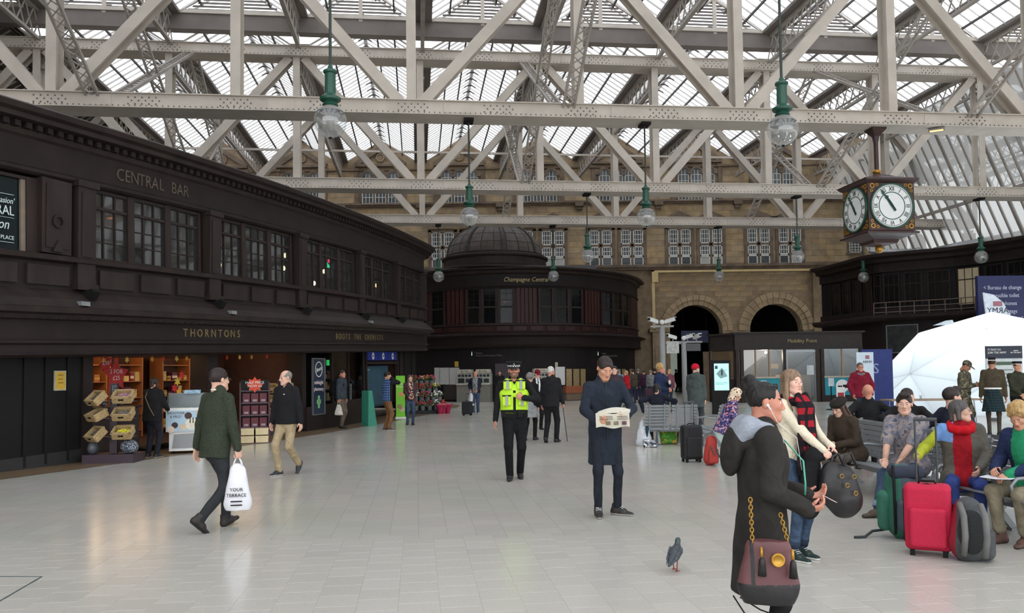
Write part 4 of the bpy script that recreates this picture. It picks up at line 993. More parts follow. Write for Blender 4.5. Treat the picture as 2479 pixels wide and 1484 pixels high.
for (a, b, n) in ((1797, 1897, 3), (1995, 2086, 2)):
    for k in range(n):
        xa, xb = kx(a) + (kx(b) - kx(a)) * k / n, kx(a) + (kx(b) - kx(a)) * (k + 1) / n
        MB().bx(xa + 0.03, xb - 0.03, 0.05, 0.06, ks, kf).build('pane', M_kg, kio)
        if k: MB().bx(xa - 0.03, xa + 0.03, 0.0, 0.1, ks, kf).build('mullion', mat('pale_mullion', S(150, 126, 98), 0.5), kio)
    MB().bx(kx(a), kx(b), 0.0, 0.1, kp, ks).build('turquoise_panel', M_turq, kio); MB().bx(kx(a), kx(b), 0.02, 0.12, 0, kp).build('plinth', M_kio, kio); MB().bx(kx(a), kx(b), -0.06, 0.15, ks - 0.03, ks + 0.05).build('counter', mat('pale_counter', S(176, 164, 146), 0.5), kio)
    c_ = (kx(a) + kx(b)) / 2 + (0.0 if n == 3 else -0.05); r_ = MB(); r_.lathe([(0, 0.012), (0.32, 0.012), (0.32, 0.0)], (c_, 0.0, (kp + ks) / 2), 24, None, Matrix.Rotation(math.pi / 2, 3, 'X')); lg = r_.build('round_logo', M_white, kio)
    for x in (-0.17, -0.06, 0.08, 0.18): MB().bx(c_ + x - 0.05, c_ + x + 0.05, -0.02, -0.012, (kp + ks) / 2 - 0.1, (kp + ks) / 2 + 0.02 + 0.04 * (x > 0)).build('pictogram', M_black, lg)
dr = MB(); dr.bx(kx(1904), kx(1978), 0.1, 0.14, 0, kf); dr.build('door_glass', M_kg, kio); fr = MB(); fr.bx(kx(1902), kx(1980), 0.0, 0.12, kf - 0.12, kf - 0.06); fr.bx(kx(1974), kx(1978), 0.05, 0.15, 0, kf); fr.bx(kx(1904), kx(1908), 0.05, 0.15, 0, kf); fr.build('door_frame', M_steel, kio)
MB().bx(kx(1955), kx(1972), 0.08, 0.1, kz(908), kz(885)).build('door_notice', mat('pale_notice', S(196, 204, 206), 0.7), kio)
text('lettering', 'Mobility Point', 0.26, Matrix.Translation((kx(1943), -0.06, kz(826))) @ Matrix.Rotation(math.pi / 2, 4, 'X'), mat('kiosk_gilt', S(150, 134, 92), 0.5, metal=0.2), kio, 0.01)
m = MB(); m.bx(-0.9, kx1, 2.9, 3.0, 0, kf); m.bx(kx1 - 0.05, kx1, 0, 3, 0, kf); m.bx(0, kx1, 0.2, 2.9, -0.01, 0.01); m.build('back_wall', mat('kiosk_inside', S(88, 76, 66), 0.8, var=0.2, scale=2), kio)
dsk = MB(); dsk.bx(kx(1905), kx(1990), 1.6, 1.8, 0, 1.35); dsk.bx(kx(1880), kx(1960), 1.0, 1.2, 0, 1.1); dsk.build('inside_desk', mat('pale_wood_desk', S(176, 146, 106), 0.6), kio)
MB().bx(kx(1868), kx(1886), 0.1, 0.12, kz(892), kz(880)).build('orange_notice', mat('orange_notice', S(206, 160, 90), 0.7, emit=S(206, 160, 90), es=0.25), kio)
lb = MB().ball((kx(1870), 1.0, kf - 0.12), 0.07, 10, 6).build('bulb', mat('warm_bulb', (1, 0.8, 0.5), 0.5, emit=(1.0, 0.72, 0.4), es=12), kio)
ld = bpy.data.lights.new('kiosk_lamp', 'POINT'); ld.energy = 170; ld.color = (1, 0.8, 0.55); ld.shadow_soft_size = 0.1; lo_ = bpy.data.objects.new('kiosk_lamp', ld); COL.objects.link(lo_); lo_.location = ko + Vector((kx(1870), 1.2, kf - 0.3))
# ================================================================ organic shapes: signed distances meshed by surface nets
def V(*a): return np.array(a, dtype=np.float64)
def _prim(pr, P):
    k = pr[0]
    if k == 'c':
        a, b, ra, rb = np.asarray(pr[1], float), np.asarray(pr[2], float), pr[3], pr[4]; Q = P
        if len(pr) > 5 and pr[5] is not None:
            n = np.asarray(pr[5], float); q = pr[6]; Q = P + np.outer((P - a) @ n * (q - 1), n); b = b + n * ((b - a) @ n) * (q - 1)
        ba = b - a; t = np.clip(((Q - a) @ ba) / max(1e-9, ba @ ba), 0, 1)
        return np.linalg.norm(Q - a - t[:, None] * ba, axis=1) - (ra + (rb - ra) * t)
    if k == 'e':
        c, r = np.asarray(pr[1], float), np.asarray(pr[2], float); Q = P - c
        if len(pr) > 3 and pr[3] is not None: Q = Q @ np.asarray(pr[3], float)
        l = np.linalg.norm(Q / r, axis=1); return (l - 1) * r.min() * np.where(l > 1, 1.0, 1.0)
    if k == 'b':                                     # rounded box: centre, half sizes, radius, rotation
        c, h, r = np.asarray(pr[1], float), np.asarray(pr[2], float), pr[3]; Q = P - c
        if len(pr) > 4 and pr[4] is not None: Q = Q @ np.asarray(pr[4], float)
        q = np.abs(Q) - (h - r); return np.linalg.norm(np.maximum(q, 0), axis=1) + np.minimum(q.max(axis=1), 0) - r
def _bbox(prims):
    lo, hi = V(9e9, 9e9, 9e9), V(-9e9, -9e9, -9e9)
    for p in prims:
        if p[0] == 'c':
            for q, r in ((p[1], p[3]), (p[2], p[4])): lo = np.minimum(lo, np.asarray(q) - r); hi = np.maximum(hi, np.asarray(q) + r)
        elif p[0] in 'eb': r = max(p[2]) * (1.0 if p[0] == 'e' else 1.5); lo = np.minimum(lo, np.asarray(p[1]) - r); hi = np.maximum(hi, np.asarray(p[1]) + r)
    return lo, hi
_ED = [(0, 1), (2, 3), (4, 5), (6, 7), (0, 2), (1, 3), (4, 6), (5, 7), (0, 4), (1, 5), (2, 6), (3, 7)]
_CO = np.array([(x, y, z) for x in (0, 1) for y in (0, 1) for z in (0, 1)], dtype=np.float64)
def sdf_mesh(prims, h, k=0.03):
    """union (smooth by k) of prims in order; ('-', prim, k) cuts smoothly, ('p', point, normal) clips away the normal's side"""
    lo, hi = _bbox(prims); lo = lo - 2.2 * h; hi = hi + 2.2 * h
    n = np.maximum(4, np.ceil((hi - lo) / h).astype(int) + 1)
    g = np.stack(np.meshgrid(*[lo[i] + h * np.arange(n[i]) for i in range(3)], indexing='ij'), -1).reshape(-1, 3)
    D = np.full(len(g), 9.0)
    for p in prims:
        if p[0] == 'k': k = p[1]
        elif p[0] == '-':
            d2 = -_prim(p[1], g); kk = p[2]; t = np.clip(0.5 - 0.5 * (D - d2) / kk, 0, 1); D = D * (1 - t) + d2 * t + kk * t * (1 - t)
        elif p[0] == 'p':
            D = np.maximum(D, (g - np.asarray(p[1], float)) @ (np.asarray(p[2], float) / np.linalg.norm(p[2])))
        else:
            d2 = _prim(p, g); t = np.clip(0.5 + 0.5 * (D - d2) / k, 0, 1); D = D * (1 - t) + d2 * t - k * t * (1 - t)
    D = D.reshape(n); ins = D < 0
    cs = [D[x:n[0] - 1 + x, y:n[1] - 1 + y, z:n[2] - 1 + z] for x in (0, 1) for y in (0, 1) for z in (0, 1)]
    sg = sum((c < 0).astype(np.int8) for c in cs); act = (sg > 0) & (sg < 8); idx = np.argwhere(act)
    if len(idx) == 0: return np.zeros((0, 3)), []
    vals = np.stack([c[act] for c in cs], 1); pos = np.zeros((len(idx), 3)); cnt = np.zeros(len(idx))
    for i, j in _ED:
        a, b = vals[:, i], vals[:, j]; m = (a < 0) != (b < 0); t = np.where(m, a / np.where(np.abs(a - b) < 1e-12, 1e-12, a - b), 0)
        pos += m[:, None] * (_CO[i] + t[:, None] * (_CO[j] - _CO[i])); cnt += m
    pos = lo + h * (idx + pos / cnt[:, None]); im = -np.ones(act.shape, int); im[act] = np.arange(len(idx))
    faces = []
    for ax in range(3):
        o1, o2 = (ax + 1) % 3, (ax + 2) % 3; sl0 = [slice(None)] * 3; sl1 = [slice(None)] * 3; sl0[ax] = slice(0, n[ax] - 1); sl1[ax] = slice(1, n[ax])
        A, B = ins[tuple(sl0)], ins[tuple(sl1)]; e = np.argwhere(A != B); e = e[(e[:, o1] > 0) & (e[:, o2] > 0) & (e[:, o1] < n[o1] - 1) & (e[:, o2] < n[o2] - 1)]
        fl = A[tuple(e.T)]; d1 = np.zeros(3, int); d2 = np.zeros(3, int); d1[o1] = 1; d2[o2] = 1
        q = np.stack([im[tuple((e - d1 - d2).T)], im[tuple((e - d2).T)], im[tuple(e.T)], im[tuple((e - d1).T)]], 1)
        q = np.where(fl[:, None], q, q[:, ::-1]); faces.append(q[(q >= 0).all(1)])
    return pos, np.concatenate(faces)
class Geo:
    """arrays of vertices, faces and material indices, joined"""
    def __init__(s): s.v = []; s.f = []; s.m = []; s.n = 0
    def add(s, v, f, mi=0, M=None, flip=False):
        v = np.asarray(v, float)
        if len(v) == 0: return s
        if M is not None: A = np.array(M); v = v @ A[:3, :3].T + A[:3, 3]
        if isinstance(f, np.ndarray): f = f[:, ::-1] if flip else f; f = (f + s.n).tolist()
        else: f = [tuple(i + s.n for i in (reversed(q) if flip else q)) for q in f]
        s.v.append(v); s.f += f; s.m += list(mi) if isinstance(mi, (list, np.ndarray)) else [mi] * len(f); s.n += len(v); return s
    def mb(s, m, mi=0, M=None): return s.add(np.array(m.v), m.f, mi if mi is not None else m.m, M)
    def build(s, name, mats, parent=None, wr=0.0, ws=9.0, smooth=True, loc=None, rz=0.0):
        v = np.concatenate(s.v)
        if wr > 0: v = v + np.array([mnoise.noise_vector(Vector((p[0] * ws, p[1] * ws, p[2] * ws * 0.55))) for p in v]) * wr
        me = bpy.data.meshes.new(name); me.from_pydata(v.tolist(), [], s.f)
        mats = mats if isinstance(mats, (list, tuple)) else [mats]
        for m in mats: me.materials.append(m)
        if len(mats) > 1: me.polygons.foreach_set('material_index', [int(i) for i in s.m])
        if smooth: me.polygons.foreach_set('use_smooth', [True] * len(me.polygons))
        me.update(); return link(name, me, parent, loc, rz)
def blob(name, prims, h, k, mats, parent=None, zone=None, wr=0.0, ws=9.0, loc=None, rz=0.0, smooth=True):
    v, f = sdf_mesh(prims, h, k); mi = 0
    if zone is not None: mi = zone(v[f].mean(1))
    return Geo().add(v, f, mi).build(name, mats, parent, wr, ws, smooth, loc, rz)

# ---------------------------------------------------------------- head, hand and shoe templates
def head_prims(fem=False):
    j = 0.9 if fem else 1.0
    p = [('e', (0, .018, .03), (.077, .096, .088)), ('e', (0, -.03, -.045), (.058 * j, .062, .078)), ('e', (0, -.070, -.099), (.024 * j, .022, .020)),
         ('c', (-.046 * j, -.02, -.068), (-.02, -.068, -.1), .022, .016), ('c', (.046 * j, -.02, -.068), (.02, -.068, -.1), .022, .016),
         ('e', (-.04, -.055, -.018), (.022, .022, .022)), ('e', (.04, -.055, -.018), (.022, .022, .022)),
         ('c', (0, .03, -.05), (0, .037, -.125), .051 * j, .052 * j)]
    return p
def head_mesh(h, fem=False):
    key = ('head', h, fem)
    if key in TPL: return TPL[key]
    p = head_prims(fem); q = 0.9 if fem else 1.0
    p += [('-', ('e', (-.0315, -.1, .001), (.017, .021, .0078)), .009), ('-', ('e', (.0315, -.1, .001), (.017, .021, .0078)), .009)]
    v1 = p + [('c', (-.036, -.076, .021), (-.012, -.083, .0215), .008, .007), ('c', (.036, -.076, .021), (.012, -.083, .0215), .008, .007),
              ('c', (0, -.088, .012), (0, -.108, -.03), .007, .011 * q), ('e', (-.012, -.098, -.036), (.009, .010, .008)), ('e', (.012, -.098, -.036), (.009, .010, .008)),
              ('c', (-.016, -.087, -.0605), (.016, -.087, -.0605), .0062, .0062), ('c', (-.012, -.0865, -.0705), (.012, -.0865, -.0705), .0066, .0066),
              ('e', (-.079, .014, -.01), (.010, .017, .029)), ('e', (.079, .014, -.01), (.010, .017, .029))]
    v1 = v1[:8] + [('k', .009)] + v1[8:]; v, f = sdf_mesh(v1, h, 0.03); c = v[f].mean(1); x, y, z = np.abs(c[:, 0]), c[:, 1], c[:, 2]
    mi = np.zeros(len(f), int)
    mi[((x / .0205) ** 2 + ((z + .0655) / .0095) ** 2 < 1) & (y < -.08)] = 1
    mi[(x > .014) & (x < .046) & (z > .0205) & (z < .0265) & (y < -.06)] = 2
    mi[(z < -.042) & (y < .02) & (z > -.135) & ~((x < .02) & (z > -.077) & (z < -.054)) & (mi == 0)] = 3
    mi[(z > -.054) & (z < -.044) & (x < .026) & (y < -.07) & (mi == 0)] = 3
    g = Geo().add(v, f, mi)
    for s in (-1, 1):
        e = MB().ball((s * .0315, -.0728, .0), .0118, 16, 12); ic = [1 if (math.hypot(sum(e.v[i][0] for i in q) / len(q) - s * .0315, sum(e.v[i][2] for i in q) / len(q) + .001) < .0068 and sum(e.v[i][1] for i in q) / len(q) < -.076) or h > .007 else 0 for q in e.f]
        g.add(np.array(e.v), e.f, [4 + i for i in ic])
    TPL[key] = (np.concatenate(g.v), g.f, np.array(g.m)); return TPL[key]
TPL = {}
def hand_mesh(pose, h):
    """right hand: wrist at the origin, fingers towards -z, palm facing +x, thumb towards -y"""
    key = ('hand', pose, h)
    if key in TPL: return TPL[key]
    curl = {'relax': (18, 22, 15), 'grip': (72, 80, 45), 'hold': (35, 35, 20), 'flat': (6, 8, 6)}[pose]; rr = max(.0082, h * 1.15)
    p = [('c', (0, 0, .03), (0, 0, -.005), .029, .027, (1, 0, 0), 1.3), ('c', (0, .003, -.02), (0, 0, -.068), .036, .041, (1, 0, 0), 2.7)]
    for y, L in ((-.031, .072), (-.010, .08), (.011, .075), (.030, .058)):
        a = V(0.002, y, -.085 + abs(y) * .12); ang = 0
        for i, fr in enumerate((.45, .3, .25)):
            ang += math.radians(curl[i]); b = a + V(math.sin(ang), y * .12 if i == 0 else 0, -math.cos(ang)) * L * fr; p.append(('c', a, b, rr * (1 - .06 * i), rr * (.94 - .06 * i))); a = b
    tc = {'relax': .35, 'grip': .9, 'hold': .8, 'flat': .1}[pose]; a = V(.006, -.028, -.022); b = a + V(.25 * tc + .1, -.7, -.62) * .042; c = b + V(.55 * tc + .05, -.25 + .3 * tc, -.8) * .034
    p += [('c', a, b, rr * 1.35, rr * 1.15), ('c', b, c, rr * 1.12, rr * .9)]
    TPL[key] = sdf_mesh(p, h, 0.007); return TPL[key]
def shoe_mesh(style, h):
    key = ('shoe', style, h)
    if key in TPL: return TPL[key]
    hi = .13 if style in ('boot', 'hightop') else .085
    p = [('c', (0, .045, .036), (0, -.06, .036), .040, .042, (0, 0, 1), 0.95), ('c', (0, -.06, .030), (0, -.165, .022), .043, .030, (0, 0, 1), 1.25), ('c', (0, .03, .05), (0, .015, hi), .043, .046), ('c', (0, .0, .06), (0, -.075, .045), .04, .036), ('p', (0, 0, 0.001), (0, 0, -1)), ('p', (0, 0, hi), (0, 0, 1))]
    v, f = sdf_mesh(p, h, 0.02); c = v[f].mean(1); mi = np.where(c[:, 2] < .024, 1, 0)
    TPL[key] = (v, f, mi); return TPL[key]
M_eye = mat('eye_white', S(224, 220, 214), 0.3, var=0); M_iris = mat('eye_iris', S(52, 44, 40), 0.2, var=0)
def skin(name, rgb, lips=None):
    return (mat('skin_' + name, S(*rgb), 0.55, var=0.06, scale=30, spec=0.35), mat('lips_' + name, S(*(lips or (rgb[0] * .88, rgb[1] * .70, rgb[2] * .70))), 0.5, var=0.03))
SK = {'pale': skin('pale', (212, 168, 146)), 'warm': skin('warm', (200, 146, 118)), 'ruddy': skin('ruddy', (196, 134, 112)), 'tan': skin('tan', (176, 124, 98)), 'rosy': skin('rosy', (222, 176, 156))}
HC = {'black': (26, 22, 21), 'dark': (40, 30, 26), 'brown': (72, 52, 40), 'lbrown': (112, 86, 62), 'blond': (176, 142, 92), 'grey': (128, 122, 116), 'white': (196, 190, 182), 'dgrey': (78, 74, 72), 'ash': (128, 104, 82)}
def hair_mat(c): return mat('hair_' + c, S(*HC[c]), 0.55, var=0.3, scale=40, bump=0.5, spec=0.4, stretch=(1, 1, 0.2))

# ---------------------------------------------------------------- skeleton
def ik(a, t, l1, l2, pole):
    a, t = Vector(a), Vector(t); d = t - a; L = d.length; mx = (l1 + l2) * 0.998
    if L > mx: d = d.normalized() * mx; t = a + d; L = mx
    u = d.normalized(); x = (l1 * l1 - l2 * l2 + L * L) / (2 * L); hgt = math.sqrt(max(0, l1 * l1 - x * x)); p = Vector(pole); p = p - u * p.dot(u)
    p = p.normalized() if p.length > 1e-6 else Vector((0, 0, -1))
    return a + u * x + p * hgt, t
def skeleton(H, po):
    s = H / 1.75; J = {'s': s}; sc = lambda v: Vector(v) * s
    pel = sc((0, po.get('hipy', 0), po.get('hip', .93))); ln = math.radians(po.get('lean', 2)); ti = math.radians(po.get('tilt', 0)); d = Vector((math.sin(ti), -math.sin(ln), math.cos(ln))).normalized()
    tw = math.radians(po.get('twist', 0)); X = Vector((math.cos(tw), math.sin(tw), 0)); cv = math.radians(po.get('curve', 0)); d2 = Vector((d.x, -math.sin(ln + cv), math.cos(ln + cv))).normalized()
    J['pel'] = pel; J['waist'] = pel + d * .15 * s; J['chest'] = J['waist'] + (d + d2).normalized() * .22 * s; J['nb'] = J['chest'] + d2 * .185 * s; J['d'] = d; J['d2'] = d2; J['X'] = X
    hn = math.radians(po.get('nod', 0)); J['nf'] = po.get('neckf', 0.35)
    up = Vector((d2.x * .5, -math.sin((ln + cv) * .5 + hn * .5), math.cos((ln + cv) * .5 + hn * .5))).normalized(); J['head'] = J['nb'] + up * .155 * s + Vector((0, -.012 * s, 0))
    sw = po.get('shw', .172); sh = J['nb'] - d2 * .055 * s
    J['hipL'] = pel + Vector((.085 * s, 0, -.02 * s)); J['hipR'] = pel + Vector((-.085 * s, 0, -.02 * s))
    for sd, sg in (('L', 1), ('R', -1)):
        J['sh' + sd] = sh + X * (sg * sw * s)
        T = sc(po.get(sd + 'H', (sg * .235, -.03, .845))); J['el' + sd], J['wr' + sd] = ik(J['sh' + sd], T, .285 * s, .255 * s, po.get(sd + 'Hp', (sg * .5, .8, -.1)))
        A = sc(po.get(sd + 'F', (sg * .095, .0, .085))); J['kn' + sd], J['an' + sd] = ik(J['hip' + sd], A, .43 * s, .425 * s, po.get(sd + 'Fp', (sg * .12, -1, 0)))
    return J
def person(label, x, y, yaw, H, po=None, sk='pale', fem=False, hair=('short', 'dark'), top=None, legs=None, shoes=('shoe', (28, 26, 25), (20, 19, 19)), beard=None, extras=(), build=1.0, group=None, bare=None):
    po = po or {}; J = skeleton(H, po); s = J['s']; dist = math.hypot(x, y); yr = math.radians(yaw)
    vx = min(max(dist * .00135, .0085), .026); hv = .0046 if dist < 6 else (.0058 if dist < 12 else (.0085 if dist < 20 else .0115)); near = dist < 13
    J['vx'] = vx; J['dist'] = dist; n = np.array(Vector((0, 1, 0)) - J['d'] * J['d'].y); n /= np.linalg.norm(n); J['n'] = n; w = build
    m_skin, m_lip = SK[sk]; hm = hair_mat(hair[1]) if hair else m_skin
    # body: head, neck, hands and the trunk that carries them, one mesh
    g = Geo(); v, f, mi = head_mesh(hv, fem)
    HM = Matrix.Translation(J['head']) @ Rz(math.radians(po.get('hyaw', 0))) @ Matrix.Rotation(math.radians(po.get('nod', 0)) + .3 * math.radians(po.get('lean', 2)), 4, 'X') @ Matrix.Rotation(math.radians(po.get('htilt', 0)), 4, 'Y') @ Matrix.Scale(s * (.98 if fem else 1.0), 4)
    J['HM'] = HM; g.add(v, f, mi, HM)
    hh = .0042 if dist < 8 else (.0055 if dist < 15 else .009)
    for sd, sg in (('L', 1), ('R', -1)):
        if po.get(sd + 'hide'): continue
        hp = po.get(sd + 'h', 'relax'); v, f = hand_mesh(hp, hh); fd = (J['wr' + sd] - J['el' + sd]).normalized(); fd = Vector(po[sd + 'd']).normalized() if sd + 'd' in po else fd
        pal = Vector(po.get(sd + 'p', (-sg, 0, 0))); z = -fd; xx = (pal - z * pal.dot(z)).normalized()
        if sg == 1: xx = -xx
        yy = z.cross(xx); R = Matrix((xx, yy, z)).transposed().to_4x4(); R.translation = J['wr' + sd]; J['hm' + sd] = R.copy()
        vv = v * s * (.93 if fem else 1.03)
        if sg == 1: vv = vv * V(-1, 1, 1); 
        if sg == 1: g.add(vv, f, 0, R, flip=True)
        else: g.add(vv, f, 0, R)
    ib = [('c', J['pel'], J['chest'], .10 * s, .11 * s), ('c', J['chest'], J['nb'], .11 * s, .05 * s), ('c', J['nb'], J['head'] + Vector((0, .03 * s, -.06 * s)), .052 * s, .05 * s), ('c', J['shL'], J['shR'], .04 * s, .04 * s)]
    for sd in 'LR': ib += [('c', J['sh' + sd], J['el' + sd], .036 * s, .034 * s), ('c', J['el' + sd], J['wr' + sd], .033 * s, .024 * s), ('c', J['hip' + sd], J['kn' + sd], .055 * s, .042 * s), ('c', J['kn' + sd], J['an' + sd], .042 * s, .032 * s)]
    v, f = sdf_mesh(ib, max(vx, .014), .03); g.add(v, f, 0)
    o = g.build('person', [m_skin, m_lip, hm if hair else mat('brow_brown', S(90, 66, 50), .8), hair_mat(beard) if beard else m_skin, M_eye, M_iris], None, loc=(x, y, po.get('z', 0)), rz=yr)
    tag(o, label, 'person', group); J['o'] = o; J['H'] = H
    hs = max(hv, .0055)
    if hair: make_hair(J, hair[0], hm, hs if dist < 20 else .012)
    if legs: make_legs(J, legs, w, near)
    if top: make_top(J, top, w, near)
    if shoes:
        st, c1, c2 = shoes[0], shoes[1], shoes[2]; ms = [mat('shoe_%d_%d_%d' % tuple(c1), S(*c1), .6, var=.1), mat('sole_%d_%d_%d' % tuple(c2), S(*c2), .7, var=.05)]
        v, f, mi = shoe_mesh(st, .008 if dist < 14 else .014)
        for sd, sg in (('L', 1), ('R', -1)):
            M = Matrix.Translation(J['an' + sd]) @ Rz(math.radians(po.get(sd + 'fy', sg * 10))) @ Matrix.Rotation(math.radians(po.get(sd + 'fp', 0)), 4, 'X') @ Matrix.Translation((0, 0, -.085 * s)) @ Matrix.Scale(s, 4)
            sh = Geo().add(v, f, mi, M).build('shoe', ms, o)
            if st == 'hightop' and dist < 12:
                lc = MB()
                for k in range(5): lc.tube([(-.03, -.035 - k * .016, .102 - k * .012), (0, -.045 - k * .016, .108 - k * .012), (.03, -.035 - k * .016, .102 - k * .012)], .0035, 5)
                Geo().mb(lc, 0, M).build('laces', M_white, sh)
    for e in extras: e(J)
    return J
def make_hair(J, st, hm, h):
    o = J['o']; M = J['HM']; p = []
    cap = [('e', (0, .020, .036), (.086, .104, .094))]
    face = [('-', ('e', (0, -.115, -.04), (.082, .085, .112)), .012), ('-', ('e', (-.09, -.035, -.035), (.035, .045, .055)), .012), ('-', ('e', (.09, -.035, -.035), (.035, .045, .055)), .012)]
    ears = [('-', ('e', (-.09, .008, -.022), (.026, .03, .04)), .01), ('-', ('e', (.09, .008, -.022), (.026, .03, .04)), .01)]
    if st == 'short': p = cap + face + ears + [('p', (0, .05, -.062), (0, .25, -1))]
    elif st == 'quiff': p = cap + [('c', (-.03, -.055, .105), (.03, -.06, .105), .03, .03)] + face + ears + [('p', (0, .05, -.055), (0, .25, -1))]
    elif st == 'balding': p = [('e', (0, .022, .03), (.083, .101, .09)), ('-', ('e', (0, -.06, .10), (.075, .12, .09)), .01)] + face + ears + [('p', (0, .05, -.062), (0, .25, -1))]
    elif st == 'crop': p = [('e', (0, .019, .033), (.080, .099, .091))] + face + ears + [('p', (0, .05, -.055), (0, .25, -1))]
    elif st in ('curly', 'mop'):
        r = random.Random(5); p = [('e', (0, .022, .045), (.095, .112, .1))]
        for i in range(46):
            a, b = r.uniform(0, 6.28), r.uniform(-.3, 1.5); p.append(('e', (.088 * math.cos(a) * math.cos(b), .022 + .1 * math.sin(a) * math.cos(b), .045 + .095 * math.sin(b)), (.024, .024, .022)))
        p += face + [('p', (0, .05, -.09), (0, .2, -1))]
    elif st == 'bob': p = cap + [('c', (-.075, .01, .02), (-.078, .005, -.085), .028, .026), ('c', (.075, .01, .02), (.078, .005, -.085), .028, .026), ('c', (0, .085, .02), (0, .085, -.1), .05, .045, (0, 1, 0), 1.4), ('-', ('e', (0, -.12, -.05), (.068, .085, .095)), .01), ('p', (0, 0, -.105), (0, 0, -1))]
    elif st == 'bun': p = [('e', (0, .024, .034), (.081, .101, .090)), ('-', ('e', (0, -.105, .0), (.078, .085, .118)), .01), ('-', ('e', (-.085, -.05, -.03), (.035, .055, .06)), .01), ('-', ('e', (.085, -.05, -.03), (.035, .055, .06)), .01)] + ears + [('p', (0, .05, -.07), (0, .6, -1)), ('e', (0, .095, .105), (.05, .045, .045)), ('e', (.02, .12, .12), (.03, .03, .03)), ('e', (-.025, .105, .135), (.028, .03, .026)), ('e', (0, .13, .085), (.03, .025, .03))]
    elif st == 'long':
        p = cap
        for sg in (-1, 1): p += [('c', (sg * .07, -.005, .05), (sg * .088, -.01, -.12), .026, .03), ('c', (sg * .088, -.01, -.12), (sg * .105, -.055, -.27), .032, .04), ('c', (sg * .105, -.055, -.27), (sg * .10, -.085, -.40), .04, .024)]
        p += [('c', (0, .075, .03), (0, .085, -.22), .075, .085, (0, 1, 0), 1.9), ('c', (0, .085, -.22), (0, .095, -.38), .085, .05, (0, 1, 0), 2.2), ('-', ('e', (0, -.115, -.035), (.066, .085, .1)), .01)]
    if not p: return
    v, f = sdf_mesh(p, h, .014); s = np.array(M)
    Geo().add(v, f, 0, M).build('hair', hm, o, .0025 if st in ('long', 'bun', 'short', 'quiff') and J['dist'] < 12 else 0, 60)
def make_legs(J, L, w, near):
    s, o, vx, n = J['s'], J['o'], J['vx'], J['n']; c = L['mat']; fit = L.get('fit', 1.0); p = [('c', J['pel'] + Vector((0, 0, .08 * s)), J['pel'] - Vector((0, 0, .04 * s)), .145 * s * w, .15 * s * w, n, 1.35)]
    hem = L.get('hem', 1.0)
    for sd in 'LR':
        k, a = J['kn' + sd], J['an' + sd]; b = k + (a - k) * hem; ex = Vector((0, 0, .0)); lo = .052 * fit * s
        p += [('c', J['hip' + sd], k, .088 * s * w * (.6 + .4 * fit), .062 * fit * s), ('c', k, b, .062 * fit * s, lo)]
    blob('trousers', p, vx, .035, c, o, wr=.009 if near else .004, ws=10)
    if L.get('cuff'):
        for sd in 'LR':
            k, a = J['kn' + sd], J['an' + sd]; b = k + (a - k) * hem; u = (a - k).normalized(); MBt = MB().tube([b - u * .05, b + u * .012], lo * 1.12, 14); MBt.build('cuff', L['cuff'], o, True)
def make_top(J, T, w, near):
    s, o, vx, n = J['s'], J['o'], J['vx'], J['n']; X = J['X']; d, d2 = J['d'], J['d2']; th = T.get('loose', 0) * s; hem = T.get('hem', -.02) * s; name = T.get('name', 'jacket')
    hp = J['pel'] + d * hem; fl = T.get('flare', 0) * s
    p = [('c', J['waist'], J['pel'] + d * .02 * s, .148 * s * w + th, .158 * s * w + th, n, 1.38), ('c', J['waist'], J['chest'], .148 * s * w + th, .165 * s * w + th, n, 1.4), ('c', J['chest'], J['nb'] - d2 * .05 * s, .165 * s * w + th, .105 * s * w + th * .7, n, 1.4),
         ('c', J['shL'] * .96 + J['nb'] * .04, J['shR'] * .96 + J['nb'] * .04, .05 * s + th * .45, .05 * s + th * .45), ('c', J['nb'] - d2 * .04 * s, J['nb'] + d2 * .0 * s, .085 * s, .062 * s)]
    if hem < -.03 * s:
        if T.get('sit'):
            for sd in 'LR': p.append(('c', J['hip' + sd], J['hip' + sd].lerp(J['kn' + sd], T['sit']), .10 * s + th, .095 * s + th))
        else: p.append(('c', J['pel'], hp - d * .1 * s, .158 * s * w + th, .165 * s * w + th + fl, n, 1.3))
    if not T.get('sit'): p.append(('p', hp, -np.array(d)))
    sl = T.get('sleeve', 1.0); q = T.get('arm', 1.0)
    if not T.get('vest'):
        for sd in 'LR':
            e, wr = J['el' + sd], J['wr' + sd]
            p += [('c', J['sh' + sd], e, .056 * s * q + th * .38, .046 * s * q + th * .38)]
            if sl > 0: p += [('c', e, e.lerp(wr, sl), .046 * s * q + th * .38, .037 * s * q + th * .35)]
    if T.get('collar'): p += [('c', J['nb'], J['nb'] + Vector((0, -.01, .055)) * s * T['collar'], .072 * s, .068 * s), ('-', ('c', J['nb'] + Vector((0, -.04, .03)) * s, J['nb'] + Vector((0, -.05, .16)) * s, .052 * s, .058 * s), .008)]
    if T.get('vneck'): p += [('-', ('c', J['chest'] + Vector((0, -.19, .06)) * s, J['nb'] + Vector((0, -.09, .05)) * s, .012 * s, .055 * s), .01)]
    mats = T['mat'] if isinstance(T['mat'], (list, tuple)) else [T['mat']]; zone = None
    if 'zone' in T: zone = lambda c: T['zone'](c, J)
    J['top'] = blob(name, p, vx * .95, .03, mats, o, zone, .011 if near else .005, 9)
    if T.get('zip') and J['dist'] < 20:
        m = MB(); pts = []
        for t in range(9):
            q0 = (J['pel'] + d * max(hem, -.1 * s)).lerp(J['nb'], t / 8); r = (.165 * s * w + th) / 1.38 * (1 if t < 6 else (.96, .8, .62)[t - 6]); pts.append(q0 - Vector(n) * (r + .004))
        m.tube(pts, .006 * s, 6); m.build('zip', mat('zip_dark', S(18, 18, 18), .5, var=0), o)
